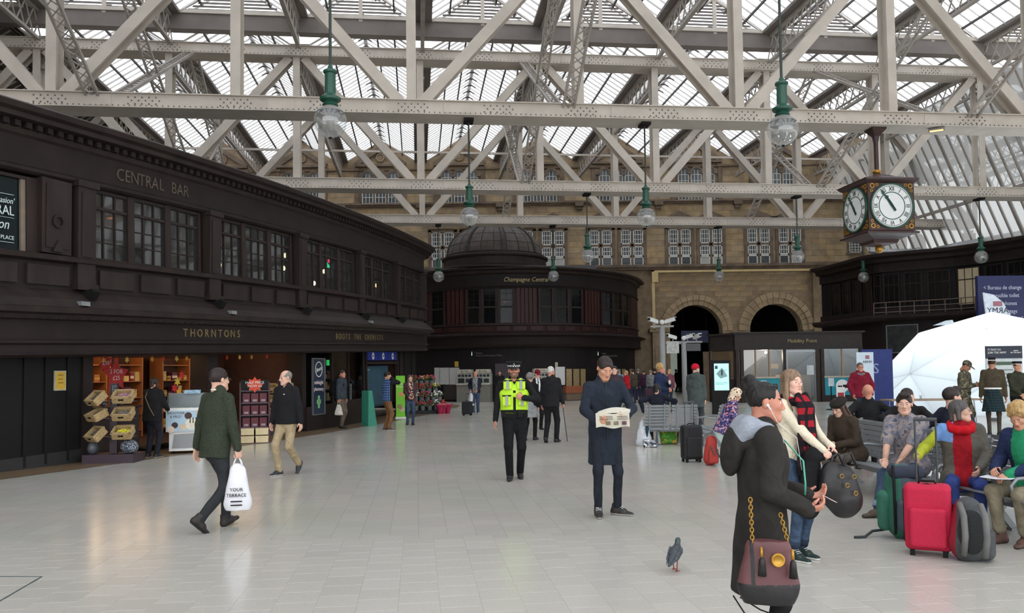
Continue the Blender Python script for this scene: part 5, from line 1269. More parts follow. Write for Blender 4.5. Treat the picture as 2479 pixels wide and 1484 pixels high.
# ---- small add-ons
def hm(J, v): return J['HM'] @ Vector(v)
def ex_glasses(col=(30, 28, 28), up=False):
    def f(J):
        m = MB(); z = 0.0 if not up else .098; yy = -.104 if not up else -.052
        for sg in (-1, 1):
            m.tube([(sg * .033 + .021 * math.cos(a), yy, z + .016 * math.sin(a)) for a in [k * math.pi / 6 for k in range(13)]], .0022 if not up else .004, 5); m.tube([(sg * .055, yy, z + .004), (sg * .083, .01, z + .002)], .002 if not up else .004, 5)
        m.tube([(-.013, yy, z + .004), (.013, yy, z + .004)], .002, 5); m.T(J['HM']); m.build('glasses', mat('glasses_%d' % col[0], S(*col), .3, var=0), J['o'])
    return f
def ex_hat(kind, mm, m2=None):
    def f(J):
        h = .0065 if J['dist'] < 15 else .011
        if kind == 'beanie': p = [('e', (0, .020, .045), (.092, .11, .098)), ('p', (0, 0, .012), (0, -.25, -1)), ('c', (-.06, .02, .02), (.06, .02, .02), .045, .045, (0, 1, 0), .5)]; p = [('e', (0, .020, .05), (.093, .111, .1)), ('p', (0, 0, .018), (0, -.2, -1))]
        elif kind == 'cap': p = [('e', (0, .018, .05), (.089, .107, .088)), ('p', (0, 0, .035), (0, 0, -1)), ('c', (0, -.08, .042), (0, -.15, .03), .07, .055, (0, 0, 1), 7)]
        elif kind == 'beret': p = [('e', (.02, .03, .075), (.125, .13, .055)), ('e', (0, .02, .05), (.09, .107, .06))]
        elif kind == 'side': p = [('b', (0, .02, .088), (.074, .11, .04), .02), ('p', (0, 0, .05), (0, 0, -1))]
        elif kind == 'hood': p = [('e', (0, .03, .03), (.12, .135, .13)), ('-', ('e', (0, -.12, -.01), (.08, .09, .1)), .02), ('c', (0, .06, -.05), (0, .04, -.14), .1, .11)]
        v, fc = sdf_mesh(p, h, .02); Geo().add(v, fc, 0, J['HM']).build('hat', mm, J['o'])
    return f
def ex_scarf(mm, drop=0.0, big=1.0):
    def f(J):
        s = J['s']; b = J['nb'] + Vector((0, -.015, .02)) * s; p = []
        for k in range(10):
            a = 2 * math.pi * k / 10; a2 = 2 * math.pi * (k + 1) / 10; q = lambda t: (b.x + .088 * s * big * math.cos(t), b.y + .095 * s * big * math.sin(t), b.z - .03 * s * (1 - math.sin(t)) * big)
            p.append(('c', q(a), q(a2), .038 * s * big, .038 * s * big))
        if drop:
            for sg in (-1, 1): c = J['chest'] + Vector((sg * .055, -.16, .1)) * s; e = c + Vector((sg * .03, -.02, -drop)); p += [('c', (b.x + sg * .05 * s, b.y - .1 * s, b.z), c, .045 * s, .055 * s, (0, 1, 0), 1.8), ('c', c, e, .06 * s, .075 * s, (0, 1, 0), 3)]
        blob('scarf', p, min(J['vx'], .014), .02, mm, J['o'], wr=.006, ws=18)
    return f
def ex_backpack(mm, strap=True):
    def f(J):
        s = J['s']; c = (J['chest'] * .65 + J['waist'] * .35) + Vector(J['n']) * .2 * s
        blob('backpack', [('b', c, (.15 * s, .1 * s, .24 * s), .07 * s), ('b', c + Vector((0, .09 * s, -.08 * s)), (.11 * s, .05 * s, .12 * s), .04 * s)], max(.014, J['vx'] * .8), .02, mm, J['o'])
        for sg in (-1, 1): MB().tube([c + Vector((sg * .1 * s, -.04 * s, .2 * s)), J['sh' + ('L' if sg > 0 else 'R')] + Vector((-sg * .06 * s, 0, .065 * s)), J['chest'] + Vector((sg * .11 * s, -.14 * s, 0)), J['waist'] + Vector((sg * .15 * s, -.02 * s, 0))], .018 * s, 6).build('strap', mm, J['o'], True)
    return f
def stripe(J, name, mm, pts, r): MB().tube(pts, r, 6).build(name, mm, J['o'], True)
# ================================================================ people
def C(n, r, g, b, **k): return cloth(n, (r, g, b), **k)
c_parka = C('parka_black', 46, 44, 41); c_black = C('cloth_black', 28, 28, 29); c_navy = C('cloth_navy', 38, 44, 54); c_jean = C('denim', 62, 78, 100, var=.25, scale=14); c_jeand = C('denim_dark', 44, 54, 70, var=.22, scale=14)
c_cream = C('knit_cream', 218, 207, 184, var=.04, scale=12); c_khaki = C('chino_khaki', 164, 146, 116); c_green = C('tweed_green', 52, 58, 46, var=.2, scale=60); c_dgrey = C('wool_darkgrey', 50, 52, 52); c_grey = C('cloth_grey', 122, 124, 126)
c_red = C('jacket_crimson', 116, 26, 44); c_redb = C('cloth_red', 176, 34, 46); c_brown = C('coat_brown', 62, 52, 42); c_olive = C('wool_olive', 72, 64, 50); c_maroon = C('cardigan_maroon', 74, 48, 54); c_white = C('cloth_white', 222, 222, 220, var=.05)
c_camo = pattern('camo_cloth', [(0, (96, 92, 76)), (.42, (70, 70, 56)), (.55, (128, 120, 98)), (.68, (54, 50, 42))], 11, kind='noise')
c_hood = C('hood_grey_jersey', 150, 156, 166, var=.05, scale=60)
def walk(a=.24, hip=.905): return dict(hip=hip)
# --- woman in black parka, seen in profile
def parka_extras(J):
    s, o = J['s'], J['o']; nb = J['nb']
    blob('hood', [('c', nb + Vector((-.085, .0, .0)), nb + Vector((-.075, .09, .025)), .032, .05), ('c', nb + Vector((.085, .0, .0)), nb + Vector((.075, .09, .025)), .032, .05), ('c', nb + Vector((-.085, .085, .0)), nb + Vector((.085, .085, .0)), .05, .05), ('e', nb + Vector((0, .13, -.04)), (.115, .055, .085)), ('c', nb + Vector((-.085, 0, 0)), nb + Vector((-.05, -.085, -.07)), .03, .02), ('c', nb + Vector((.085, 0, 0)), nb + Vector((.05, -.085, -.07)), .03, .02)], .008, .03, c_hood, o, wr=.007, ws=16)
    blob('parka_hood', [('e', J['chest'] + Vector((0, .155, .06)), (.125, .05, .12)), ('e', J['chest'] + Vector((0, .185, .0)), (.06, .035, .07)), ('c', J['shL'] + Vector((-.08, .07, -.02)), J['shR'] + Vector((.08, .07, -.02)), .045, .045)], .01, .05, c_parka, o, wr=.006)
    ear = hm(J, (-.088, .004, -.018)); MB().ball(ear, .009, 8, 6).tube([ear, hm(J, (-.09, -.016, -.045))], .0045, 6).build('earbud', M_white, o, True)
    MB().tube([hm(J, (-.09, -.016, -.045)), hm(J, (-.075, -.06, -.115)), J['chest'] + Vector((-.08, -.165, .12)), J['chest'] + Vector((-.06, -.19, -.05))], .0016, 5).build('earphone_cable', M_white, o, True)
    for dx in (0, .018): MB().tube([nb + Vector((-.06 + dx, -.1, -.06)), J['chest'] + Vector((-.085 + dx, -.195, 0)), J['chest'] + Vector((-.075 + dx, -.205, -.12)), J['waist'] + Vector((-.07 + dx, -.21, .02))], .003, 6).build('hood_cord', mat('cord_mint', S(96, 190, 158), .6), o, True)
    for sd in 'LR':
        e, w_ = J['el' + sd], J['wr' + sd]; u = (w_ - e).normalized(); MB().tube([w_ - u * .06, w_ - u * .02, w_ + u * .012], [.037, .035, .033], 14).build('sleeve_cuff', c_hood, o, True)
    MB().tube([J['pel'] + Vector((-.12, .18, -.36)), J['pel'] + Vector((-.16, .13, -.44)), J['pel'] + Vector((-.18, .05, -.55))], .004, 5).build('drawstring', c_black, o, True)
    MB().tube([J['pel'] + Vector((-.15, .15, -.36)), J['pel'] + Vector((-.16, .05, -.42)), J['pel'] + Vector((-.15, -.03, -.45))], .004, 5).build('drawstring', c_black, o, True)
    ex_glasses((20, 20, 22), True)(J)
JP1 = person('woman in black parka with hair bun, grey hood and earphones', atY(1838, 1000, 4.5).x, 4.5, 84, 1.60,
    dict(LH=(.05, -.27, 1.08), RH=(-.15, -.22, 1.03), Lh='hold', Rh='hold', Lp=(-.2, 0, 1), Rp=(.5, 0, .8), RHp=(-.5, .7, -.6), LHp=(.5, .7, -.6), Ld=(.05, -1, .05), Rd=(.12, -1, .12), LF=(.09, -.03, .085), RF=(-.09, .05, .085), nod=4, lean=2),
    sk='ruddy', fem=True, hair=('bun', 'black'), top=dict(mat=c_parka, hem=-.40, loose=.036, flare=.03, name='parka'), legs=dict(mat=c_black, fit=.85), build=1.0, extras=(parka_extras,))
# --- young woman with long hair and tartan scarf
c_tartan = plaid('tartan_scarf', (158, 28, 40), (34, 24, 30), 9.0, .5, dark=(20, 16, 20))
p_ = G(1925, 1352)
JP2 = person('young woman with long straight hair, cream jumper and red tartan scarf', p_.x, p_.y, 32, 1.66,
    dict(LH=(.16, -.30, 1.05), RH=(.02, -.33, 1.02), Lh='grip', Rh='grip', Lp=(-.6, 0, -.8), Rp=(.6, 0, -.8), LF=(.09, .0, .085), RF=(-.08, -.05, .085), hyaw=-8, lean=1, Lfy=4, Rfy=-2),
    sk='rosy', fem=True, hair=('long', 'ash'), top=dict(mat=c_cream, hem=-.02, loose=.006, name='jumper'), legs=dict(mat=c_jean, fit=.92, hem=.88, cuff=c_jeand), shoes=('hightop', (24, 44, 40), (226, 226, 222)), extras=(ex_scarf(c_tartan, .52, .95),))
# --- man reading a newspaper
p_ = G(1468, 1248)
JP3 = person('young man in knee-length navy coat reading a folded newspaper', p_.x, p_.y, 4, 1.83,
    dict(LH=(.17, -.31, 1.09), RH=(-.15, -.33, 1.05), Lh='hold', Rh='hold', Lp=(-1, 0, .3), Rp=(1, 0, .3), Ld=(-.35, -.9, .25), Rd=(.35, -.9, .25), LHp=(.8, .5, -.4), RHp=(-.8, .5, -.4), LF=(.13, .02, .085), RF=(-.10, -.06, .085), nod=30, hyaw=12, Lfy=52, Rfy=-6, lean=2),
    sk='warm', hair=('short', 'dark'), top=dict(mat=c_navy, hem=-.36, loose=.022, flare=.01, collar=1.5, name='coat', zip=True), legs=dict(mat=C('trousers_ink', 36, 40, 48), fit=.86, hem=.95), shoes=('hightop', (44, 40, 38), (170, 166, 160)))
# --- policeman
c_vest = mat('hivis_yellow', S(188, 232, 40), .6, var=.06, emit=S(170, 220, 30), es=0.0); c_ref = mat('reflective_grey', S(150, 152, 150), .4, var=.05)
def police_extras(J):
    s, o = J['s'], J['o']; n = Vector(J['n'])
    v = blob('vest', [('c', J['waist'] - J['d'] * .07 * s, J['chest'], .205 * s, .225 * s, J['n'], 1.45), ('c', J['chest'], J['nb'] - J['d'] * .06 * s, .225 * s, .14 * s, J['n'], 1.45), ('p', J['waist'] - J['d'] * .08 * s, (0, 0, -1)), ('-', ('c', J['nb'] + Vector((0, -.14, .06)) * s, J['chest'] + Vector((0, -.2, .0)) * s, .09 * s, .02 * s), .01), ('-', ('c', J['nb'] - Vector((0, 0, .03)), J['nb'] + Vector((0, 0, .1)), .085, .1), .01), ('-', ('c', J['shL'] + Vector((.02, -.2, -.02)), J['shL'] + Vector((.02, .2, -.02)), .075, .075), .02), ('-', ('c', J['shR'] + Vector((-.02, -.2, -.02)), J['shR'] + Vector((-.02, .2, -.02)), .075, .075), .02)], .012, .03, c_vest, o, wr=.003)
    dk = c_black
    for sg in (-1, 1):
        for (z0, z1, x) in ((.1, .25, .085), (-.14, .03, .1)):
            x *= 1.15; a = J['chest'] + Vector((sg * x, -.142, z0 - .05)) * s; blob('vest_pocket', [('b', a + Vector((0, 0, (z1 - z0) / 2)) * s, (.066 * s, .026 * s, (z1 - z0) / 2 * s), .02)], .01, .01, c_vest, v)
            MB().box(a + Vector((0, -.028, (z1 - z0) * .9)) * s, (.13 * s, .012, .022)).build('pocket_flap', dk, v); MB().box(a + Vector((0, -.033, (z1 - z0) * .45)) * s, (.04 * s, .008, (z1 - z0) * .9 * s)).build('reflective_strip', c_ref, v)
        MB().bar(J['chest'] + Vector((sg * .1, -.13, .1)) * s, J['nb'] + Vector((sg * .105, .0, .03)) * s, .05, .02, (0, -1, 0)).build('shoulder_strip', c_ref, v)
    MB().bar(J['waist'] + Vector((0, -.14, -.07)) * s, J['chest'] + Vector((0, -.158, .04)) * s, .04, .012, (0, -1, 0)).build('vest_zip', dk, v)
    for zz in (-.05, .02): pass
    # belt
    b = MB(); ring = [J['pel'] + Vector((.185 * math.cos(a), .14 * math.sin(a), .1)) * s for a in [k * math.pi / 12 for k in range(25)]]; b.tube(ring, .026 * s, 8); b.build('duty_belt', dk, o, True)
    for x, y in ((.16, -.07), (-.16, -.07), (.08, -.14)): blob('belt_pouch', [('b', J['pel'] + Vector((x, y, .06)) * s, (.04, .035, .06), .012)], .01, .01, dk, o)
    # flat cap with chequered band and peak
    hw = MB(); hw.lathe([(.0, .135), (.10, .135), (.125, .125), (.128, .115), (.098, .085), (.093, .052), (.0, .05)], (0, .012, 0), 24); c = Geo().mb(hw, 0, J['HM'] @ Matrix.Rotation(.12, 4, 'X')).build('peaked_cap', c_black, o)
    bd = MB()
    for k in range(32):
        for r in range(2): 
            if (k + r) % 2: a0, a1 = 2 * math.pi * k / 32, 2 * math.pi * (k + 1) / 32; q = [(.0965 * math.cos(a), .012 + .0965 * math.sin(a), .054 + r * .014 + z) for a in (a0, a1) for z in (0, .014)]; bd.add(q, [(0, 2, 3, 1)])
    Geo().mb(bd, 0, J['HM'] @ Matrix.Rotation(.12, 4, 'X')).build('chequered_band', M_white, c)
    v_, f_ = sdf_mesh([('c', (0, -.07, .045), (0, -.125, .022), .075, .055, (0, 0, 1), 8)], .007, .01); Geo().add(v_, f_, 0, J['HM'] @ Matrix.Rotation(.12, 4, 'X')).build('cap_peak', mat('patent_black', S(18, 18, 18), .15, var=0), c)
    MB().ball(hm(J, (0, -.1, .082)), .017, 8, 6).build('cap_badge', M_steel, c)
    e = J['wrL']; MB().tube([e + (J['elL'] - e).normalized() * .03, e + (J['elL'] - e).normalized() * .055], .034, 10).build('watch', M_black, o)
    ex_glasses((26, 24, 24))(J)
p_ = G(1247, 1160)
JP4 = person('police officer in yellow hi-vis vest and chequered cap', p_.x, p_.y, 2, 1.83,
    dict(LH=(.13, -.24, 1.22), Lh='grip', Lp=(-.3, .9, .2), Ld=(-.9, -.1, .25), LHp=(.9, .1, -.7), RH=(-.29, -.02, .86), Rp=(1, 0, 0), LF=(.08, .09, .10), RF=(-.08, -.12, .085), Lfp=18, Lfy=6, Rfy=-6, nod=-6, hip=.92, shw=.195),
    sk='ruddy', hair=('crop', 'dark'), beard='lbrown', top=dict(mat=c_black, hem=-.02, loose=.012, collar=.7, name='jumper'), legs=dict(mat=C('police_trousers', 24, 24, 26), fit=1.06), shoes=('boot', (26, 25, 25), (18, 18, 18)), extras=(police_extras,), build=1.12)
# --- man walking away with a white carrier bag
p_ = G(520, 1282)
JP5 = person('man in dark green tweed jacket walking with a white carrier bag', p_.x, p_.y, 148, 1.78,
    dict(RH=(-.27, -.09, .80), Rh='grip', LH=(.27, .03, .84), LF=(.07, -.20, .09), RF=(-.07, .24, .15), Rfp=42, Lfp=-12, hyaw=-6, lean=4, hip=.90),
    sk='pale', hair=('short', 'dark'), top=dict(mat=c_green, hem=-.13, loose=.022, collar=.9, name='jacket'), legs=dict(mat=C('trousers_charcoal', 46, 48, 50), fit=.98), shoes=('boot', (40, 32, 30), (26, 22, 22)))
MB().tube([JP5['nb'] + Vector((.07 * math.cos(a), .07 * math.sin(a), .045)) for a in [k * math.pi / 6 for k in range(13)]], .012, 6).build('shirt_collar', C('shirt_cream', 214, 206, 190), JP5['o'], True)
ex_glasses((60, 50, 46))(JP5)
# --- balding man in black fleece
p_ = G(695, 1149)
JP6 = person('balding man in black fleece and khaki trousers walking', p_.x, p_.y, -22, 1.76,
    dict(RH=(-.27, -.06, .84), LH=(.28, .0, .84), RF=(-.06, -.14, .085), LF=(.07, .22, .17), Lfp=48, hyaw=-28, nod=8, hip=.91),
    sk='pale', hair=('balding', 'grey'), top=dict(mat=C('fleece_black', 30, 30, 32, scale=50), hem=-.06, loose=.03, collar=1.2, name='fleece'), legs=dict(mat=c_khaki, fit=1.05), shoes=('shoe', (40, 44, 46), (216, 214, 208)), build=1.08)
MB().prism([(-.02, 0), (.02, 0), (.012, .018)], .004, Matrix.Translation(JP6['chest'] + Vector((.08, -.178, .06)))).build('chest_logo', M_white, JP6['o'])
# --- woman at the chocolate shop, seen from behind
p_ = G(368, 1108)
JP7 = person('woman in black clothes at the chocolate counter seen from behind', p_.x, p_.y, 168, 1.64, dict(RH=(-.16, -.32, 1.05), LH=(.16, -.3, 1.0), LF=(.10, 0, .085), RF=(-.10, -.02, .085), nod=14, lean=4),
    sk='warm', fem=True, hair=('bob', 'dark'), top=dict(mat=c_black, hem=-.14, loose=.04, name='coat'), legs=dict(mat=C('jeans_black', 34, 36, 44), fit=1.1), shoes=('shoe', (30, 30, 32), (210, 210, 206)), build=1.1)
stripe(JP7, 'bag_strap', mat('tan_strap', S(116, 92, 60), .6), [JP7['shL'] + Vector((-.07, .05, .06)), JP7['chest'] + Vector((.05, .185, .03)), JP7['waist'] + Vector((-.06, .185, .02)), JP7['pel'] + Vector((-.16, .17, .0))], .01)
# --- shop assistant
M_ = LP.M(SQ(285), 2.5, 0).translation
person('shop assistant with glasses behind the chocolate counter', M_.x, M_.y, 25, 1.6, dict(RH=(-.12, -.3, 1.05), LH=(.12, -.3, 1.05), nod=14), sk='pale', fem=True, hair=('bob', 'brown'), top=dict(mat=C('apron_brown', 60, 40, 34), hem=-.1, name='tunic'), legs=dict(mat=c_black), extras=(ex_glasses((40, 20, 20)),))
# --- man with rucksack outside the chemist
p_ = G(826, 1037)
JP9 = person('man in grey-blue fleece with black rucksack outside the chemist', p_.x, p_.y, 72, 1.80, dict(RH=(-.24, -.04, .84), Rh='grip', LF=(.09, .05, .085), RF=(-.09, -.06, .085), hyaw=10), sk='ruddy', hair=('short', 'dark'),
    top=dict(mat=C('fleece_slate', 56, 62, 70), hem=-.04, loose=.03, collar=.8), legs=dict(mat=C('trousers_taupe', 96, 86, 74), fit=1.12), shoes=('shoe', (34, 34, 36), (30, 30, 30)), build=1.1, extras=(ex_backpack(C('rucksack_black', 26, 27, 29)),))
# --- man on the phone in blue check shirt
p_ = G(937, 1042)
JP10 = person('man in blue checked shirt and brown trousers talking on phone', p_.x, p_.y, 118, 1.72, dict(RH=(-.12, -.10, 1.57), Rh='grip', RHp=(-.4, -.5, -1), LH=(.24, -.04, .86), LF=(.09, .02, .085), RF=(-.09, -.02, .085), hyaw=-10), sk='warm', hair=('short', 'black'),
    top=dict(mat=[plaid('blue_check', (34, 52, 96), (120, 150, 190), 14.0, .14), c_black], zone=lambda c, J: (c[:, 1] < -.02).astype(int), hem=-.06, loose=.03, name='shirt'), legs=dict(mat=C('cords_brown', 116, 84, 56), fit=1.15), shoes=('shoe', (70, 50, 40), (214, 208, 198)), build=1.08)
# --- girl in maroon cardigan
p_ = G(993, 1030)
JP11 = person('young woman in maroon cardigan and jeans by the flower stall', p_.x, p_.y, 18, 1.62, dict(RH=(-.10, -.24, 1.0), LH=(.08, -.25, 1.0), hyaw=8), sk='pale', fem=True, hair=('long', 'brown'),
    top=dict(mat=[c_maroon, pattern('printed_tee', [(0, (40, 36, 38)), (.5, (150, 60, 50)), (.75, (206, 200, 190))], 26)], zone=lambda c, J: ((np.abs(c[:, 0]) < .075) & (c[:, 1] < -.03) & (c[:, 2] > .9)).astype(int), hem=-.07, loose=.012, name='cardigan'), legs=dict(mat=c_jean, fit=.95), shoes=('shoe', (46, 48, 56), (216, 214, 210)))
# --- man with wheeled case and white bag
p_ = G(1152, 1003)
JP12 = person('bald man in dark jacket and grey printed shirt with wheeled case', p_.x, p_.y, -6, 1.70, dict(RH=(-.22, -.08, 1.02), Rh='grip', LH=(.12, -.25, 1.0), hyaw=-14, nod=6), sk='ruddy', hair=None,
    top=dict(mat=[C('jacket_navyblack', 38, 42, 52), pattern('grey_print', [(0, (120, 122, 122)), (.5, (150, 152, 150)), (.75, (84, 90, 90))], 18)], zone=lambda c, J: ((np.abs(c[:, 0]) < .095) & (c[:, 1] < -.02)).astype(int), hem=-.06, loose=.02), legs=dict(mat=c_jean, fit=1.1), shoes=('shoe', (150, 150, 150), (220, 220, 218)), build=1.12)
# --- far people by the ticket machines
def gp(px, py): q = G(px, py); return q.x, q.y
x_, y_ = gp(1192, 972); person('man in pale grey hoodie using a ticket machine', x_, y_, 165, 1.72, dict(RH=(-.12, -.32, 1.15), LH=(.1, -.3, 1.05), nod=16), sk='pale', hair=('short', 'dark'), top=dict(mat=C('hoodie_grey', 140, 142, 140), hem=-.06, loose=.03), legs=dict(mat=C('joggers_grey', 156, 156, 156), fit=1.1), shoes=('shoe', (210, 210, 206), (226, 226, 224)), extras=(ex_backpack(c_black),))
x_, y_ = gp(1210, 985); person('man in black jacket standing by the ticket machines', x_, y_, 10, 1.76, dict(RH=(-.2, -.2, .95), nod=6), sk='ruddy', hair=('short', 'black'), top=dict(mat=c_black, hem=-.08, loose=.03, collar=1), legs=dict(mat=c_jeand))
p_ = G(1284, 1066)
JP15 = person('grey-haired woman in black jacket and pale skirt walking away', p_.x, p_.y, 160, 1.62, dict(LF=(.08, .18, .12), RF=(-.08, -.14, .085), Lfp=30), sk='pale', fem=True, hair=('mop', 'grey'), top=dict(mat=c_black, hem=-.05, loose=.025), legs=dict(mat=c_black))
blob('skirt', [('c', JP15['pel'], JP15['pel'] - Vector((0, 0, .3)), .17, .22, (0, 1, 0), 1.2), ('p', JP15['pel'] - Vector((0, 0, .3)), (0, 0, -1))], .02, .02, C('skirt_grey', 150, 152, 154), JP15['o'])
p_ = G(1302, 1040)
person('man in dark suit, white shirt, tie and maroon cap', p_.x, p_.y, 12, 1.72, dict(nod=18), sk='pale', hair=('short', 'dark'), top=dict(mat=[C('suit_black', 34, 34, 38), c_white, c_black], zone=lambda c, J: np.where((np.abs(c[:, 0]) < .02) & (c[:, 1] < -.05), 2, np.where((np.abs(c[:, 0]) < .055) & (c[:, 1] < -.02) & (c[:, 2] > 1.1), 1, 0)), hem=-.1, loose=.02, name='suit_jacket'), legs=dict(mat=c_black), extras=(ex_hat('cap', C('cap_maroon', 112, 24, 36)),))
p_ = G(1335, 1071)
JP17 = person('elderly white-haired man in black suit walking away with cane', p_.x, p_.y, 158, 1.79, dict(RH=(-.26, -.12, .88), Rh='grip', LF=(.08, .16, .11), RF=(-.09, -.1, .085), Lfp=26, hyaw=-14, lean=3), sk='ruddy', hair=('crop', 'white'), top=dict(mat=C('suit_jacket_black', 32, 32, 34), hem=-.12, loose=.03, collar=.8, name='suit_jacket'), legs=dict(mat=c_black, fit=1.1), build=1.06)
p_ = G(1490, 1040); person('dark-haired young man standing behind the newspaper reader', p_.x, p_.y, -8, 1.80, dict(), sk='rosy', hair=('short', 'dark'), top=dict(mat=C('jacket_mauve_grey', 70, 56, 62), hem=-.06, loose=.03), legs=dict(mat=c_jeand))
p_ = G(1519, 984)
JP19 = person('blonde woman in red jacket with flowered carrier bag', p_.x, p_.y, -70, 1.66, dict(RH=(-.14, -.28, .95), LH=(.12, -.3, .95), Lh='grip', Rh='grip', nod=8), sk='pale', fem=True, hair=('bob', 'blond'), top=dict(mat=c_redb, hem=-.08, loose=.03), legs=dict(mat=C('trousers_slate', 48, 50, 60)), build=1.1)
p_ = G(1393, 966); person('figure in long black coat at the ticket window', p_.x, p_.y, 175, 1.66, dict(RH=(-.12, -.3, 1.1), LH=(.12, -.3, 1.1)), sk='pale', fem=True, hair=('bob', 'black'), top=dict(mat=c_black, hem=-.5, loose=.04, flare=.03, name='coat'), legs=dict(mat=c_black))
# --- queue beyond
q_ = [(1488, 972, 1.60, 180, 'white', c_brown, 'white-haired person in brown coat in the ticket queue'), (1500, 974, 1.70, 160, 'grey', C('jacket_cyan', 120, 160, 190), 'person in pale blue jacket in the ticket queue'), (1534, 976, 1.72, 200, 'dark', c_olive, 'person in olive jacket in the ticket queue'),
      (1560, 972, 1.68, 170, 'brown', C('jacket_plum', 66, 40, 58), 'person in plum jacket with suitcase in the queue'), (1576, 974, 1.66, 150, 'grey', c_grey, 'person in grey top in the ticket queue'), (1546, 968, 1.74, 185, 'grey', c_dgrey, 'grey-haired man in dark coat at head of queue'), (1586, 972, 1.75, 190, 'dark', c_black, 'person in black jacket at the end of the queue')]
for px, py, H_, yw, hc, cm, lb in q_:
    x_, y_ = gp(px, py); person(lb, x_, y_, yw, H_, dict(), sk='pale', hair=('short', hc), top=dict(mat=cm, hem=-.08, loose=.03), legs=dict(mat=c_jeand))
# --- blond man eating, red-hatted man, people in the passage
p_ = G(1600, 1046)
JP22 = person('blond curly-haired man in navy jacket eating a snack', p_.x, p_.y, 50, 1.82, dict(LH=(.10, -.24, 1.27), Lh='grip', LHp=(.8, .3, -.6), RH=(-.1, -.28, 1.1), Rh='grip', hyaw=24), sk='ruddy', hair=('mop', 'blond'), top=dict(mat=C('anorak_navy', 34, 46, 74), hem=-.08, loose=.035, collar=1), legs=dict(mat=c_jeand), build=1.08)
p_ = G(1687, 1050)
JP24 = person('man in red knitted hat and long grey-green coat', p_.x, p_.y, 148, 1.80, dict(LH=(.2, -.1, .9), hyaw=-30), sk='pale', hair=('crop', 'brown'), top=dict(mat=C('coat_greygreen', 72, 80, 78), hem=-.26, loose=.045, collar=1.1, name='coat'), legs=dict(mat=C('trousers_greygreen', 60, 66, 66), fit=1.1), build=1.06, extras=(ex_hat('beanie', C('beanie_red', 190, 26, 50, scale=80)),))
blob('hood', [('e', JP24['nb'] + Vector((0, .11, -.03)), (.13, .07, .1))], .02, .02, C('coat_greygreen', 72, 80, 78), JP24['o'])
person('blonde person eating beside the passage entrance', *gp(1623, 985), -40, 1.7, dict(RH=(-.08, -.2, 1.4)), sk='pale', fem=True, hair=('bob', 'blond'), top=dict(mat=C('floral_top', 130, 80, 90), hem=-.08, loose=.02), legs=dict(mat=c_jeand))
person('dark silhouetted person with camera in the bright passage', *gp(1637, 948), 90, 1.7, dict(LH=(.1, -.25, 1.45), RH=(-.1, -.25, 1.45)), sk='tan', hair=('short', 'black'), top=dict(mat=c_black, hem=-.08, loose=.03), legs=dict(mat=c_black))
# --- person in leopard hood and flowered coat
c_floral = pattern('floral_cloth', [(0, (52, 58, 104)), (.35, (96, 84, 132)), (.55, (196, 128, 132)), (.7, (44, 48, 84)), (.88, (190, 160, 170))], 38)
c_leo = pattern('leopard_cloth', [(0, (44, 32, 28)), (.22, (150, 120, 92)), (.40, (226, 206, 182))], 24, kind='rosette')
JP25 = person('child in flowered coat with leopard print hood stooping by bench', atY(1752, 1000, 14.5).x, 14.5, 75, 1.36, dict(lean=24, nod=20, LH=(.1, -.42, .95), RH=(-.1, -.4, .95)), sk='pale', fem=True, hair=None, top=dict(mat=c_floral, hem=-.22, loose=.05, flare=.05, name='coat'), legs=dict(mat=c_black), extras=(ex_hat('hood', c_leo),))
# --- man in crimson jacket
p_ = G(2086, 1042)
JP27 = person('man with glasses in crimson padded jacket, hands in pockets', p_.x, p_.y, -6, 1.80, dict(RH=(-.235, -.13, .94), LH=(.235, -.13, .94), RHp=(-1, .4, 0), LHp=(1, .4, 0), LF=(.13, 0, .085), RF=(-.13, 0, .085)), sk='ruddy', hair=('crop', 'dgrey'), top=dict(mat=c_red, hem=-.07, loose=.045), legs=dict(mat=c_jeand, fit=1.12), build=1.12, extras=(ex_glasses((30, 28, 28)), ex_scarf(C('scarf_grey', 110, 108, 110), 0, .95)))
# --- soldiers by the dome tent
p_ = G(2338, 1052)
JP28 = person('soldier in camouflage uniform and cap looking at phone', p_.x, p_.y, 38, 1.80, dict(RH=(-.06, -.26, 1.17), LH=(.07, -.26, 1.19), Rh='hold', Lh='hold', nod=34, hyaw=8, LF=(.14, -.02, .085), RF=(-.12, .05, .085)), sk='tan', hair=('crop', 'dark'), top=dict(mat=c_camo, hem=-.0, loose=.03, name='uniform_jacket'), legs=dict(mat=c_camo, fit=1.15), extras=(ex_hat('cap', c_camo),))
MB().tube([JP28['pel'] + Vector((.165 * math.cos(a), .125 * math.sin(a), .07)) for a in [k * math.pi / 10 for k in range(21)]], .024, 6).build('belt', c_black, JP28['o'], True)
def soldier_hat(J): ex_hat('side', c_black)(J); v, f = sdf_mesh([('b', (0, .02, .062), (.08, .116, .012), .006)], .008, .004); Geo().add(v, f, 0, J['HM']).build('dice_band', plaid('dice_band', (150, 40, 50), (220, 214, 206), 40, .5), J['o'])
p_ = G(2408, 1056)
JP29 = person('kilted soldier with white belt seen from behind by dome', p_.x, p_.y, 150, 1.86, dict(RH=(-.25, -.02, .86), LH=(.25, -.02, .86)), sk='tan', hair=('crop', 'dark'), top=dict(mat=c_olive, hem=-.06, loose=.02, name='tunic'), legs=dict(mat=C('hose_dark', 70, 62, 54), fit=.8), extras=(soldier_hat,))
blob('kilt', [('c', JP29['pel'] + Vector((0, 0, .05)), JP29['pel'] - Vector((0, 0, .42)), .18, .25, (0, 1, 0), 1.15), ('p', JP29['pel'] - Vector((0, 0, .40)), (0, 0, -1))], .02, .02, plaid('kilt_tartan', (26, 36, 54), (40, 60, 52), 16, .3), JP29['o'], wr=.01, ws=22)
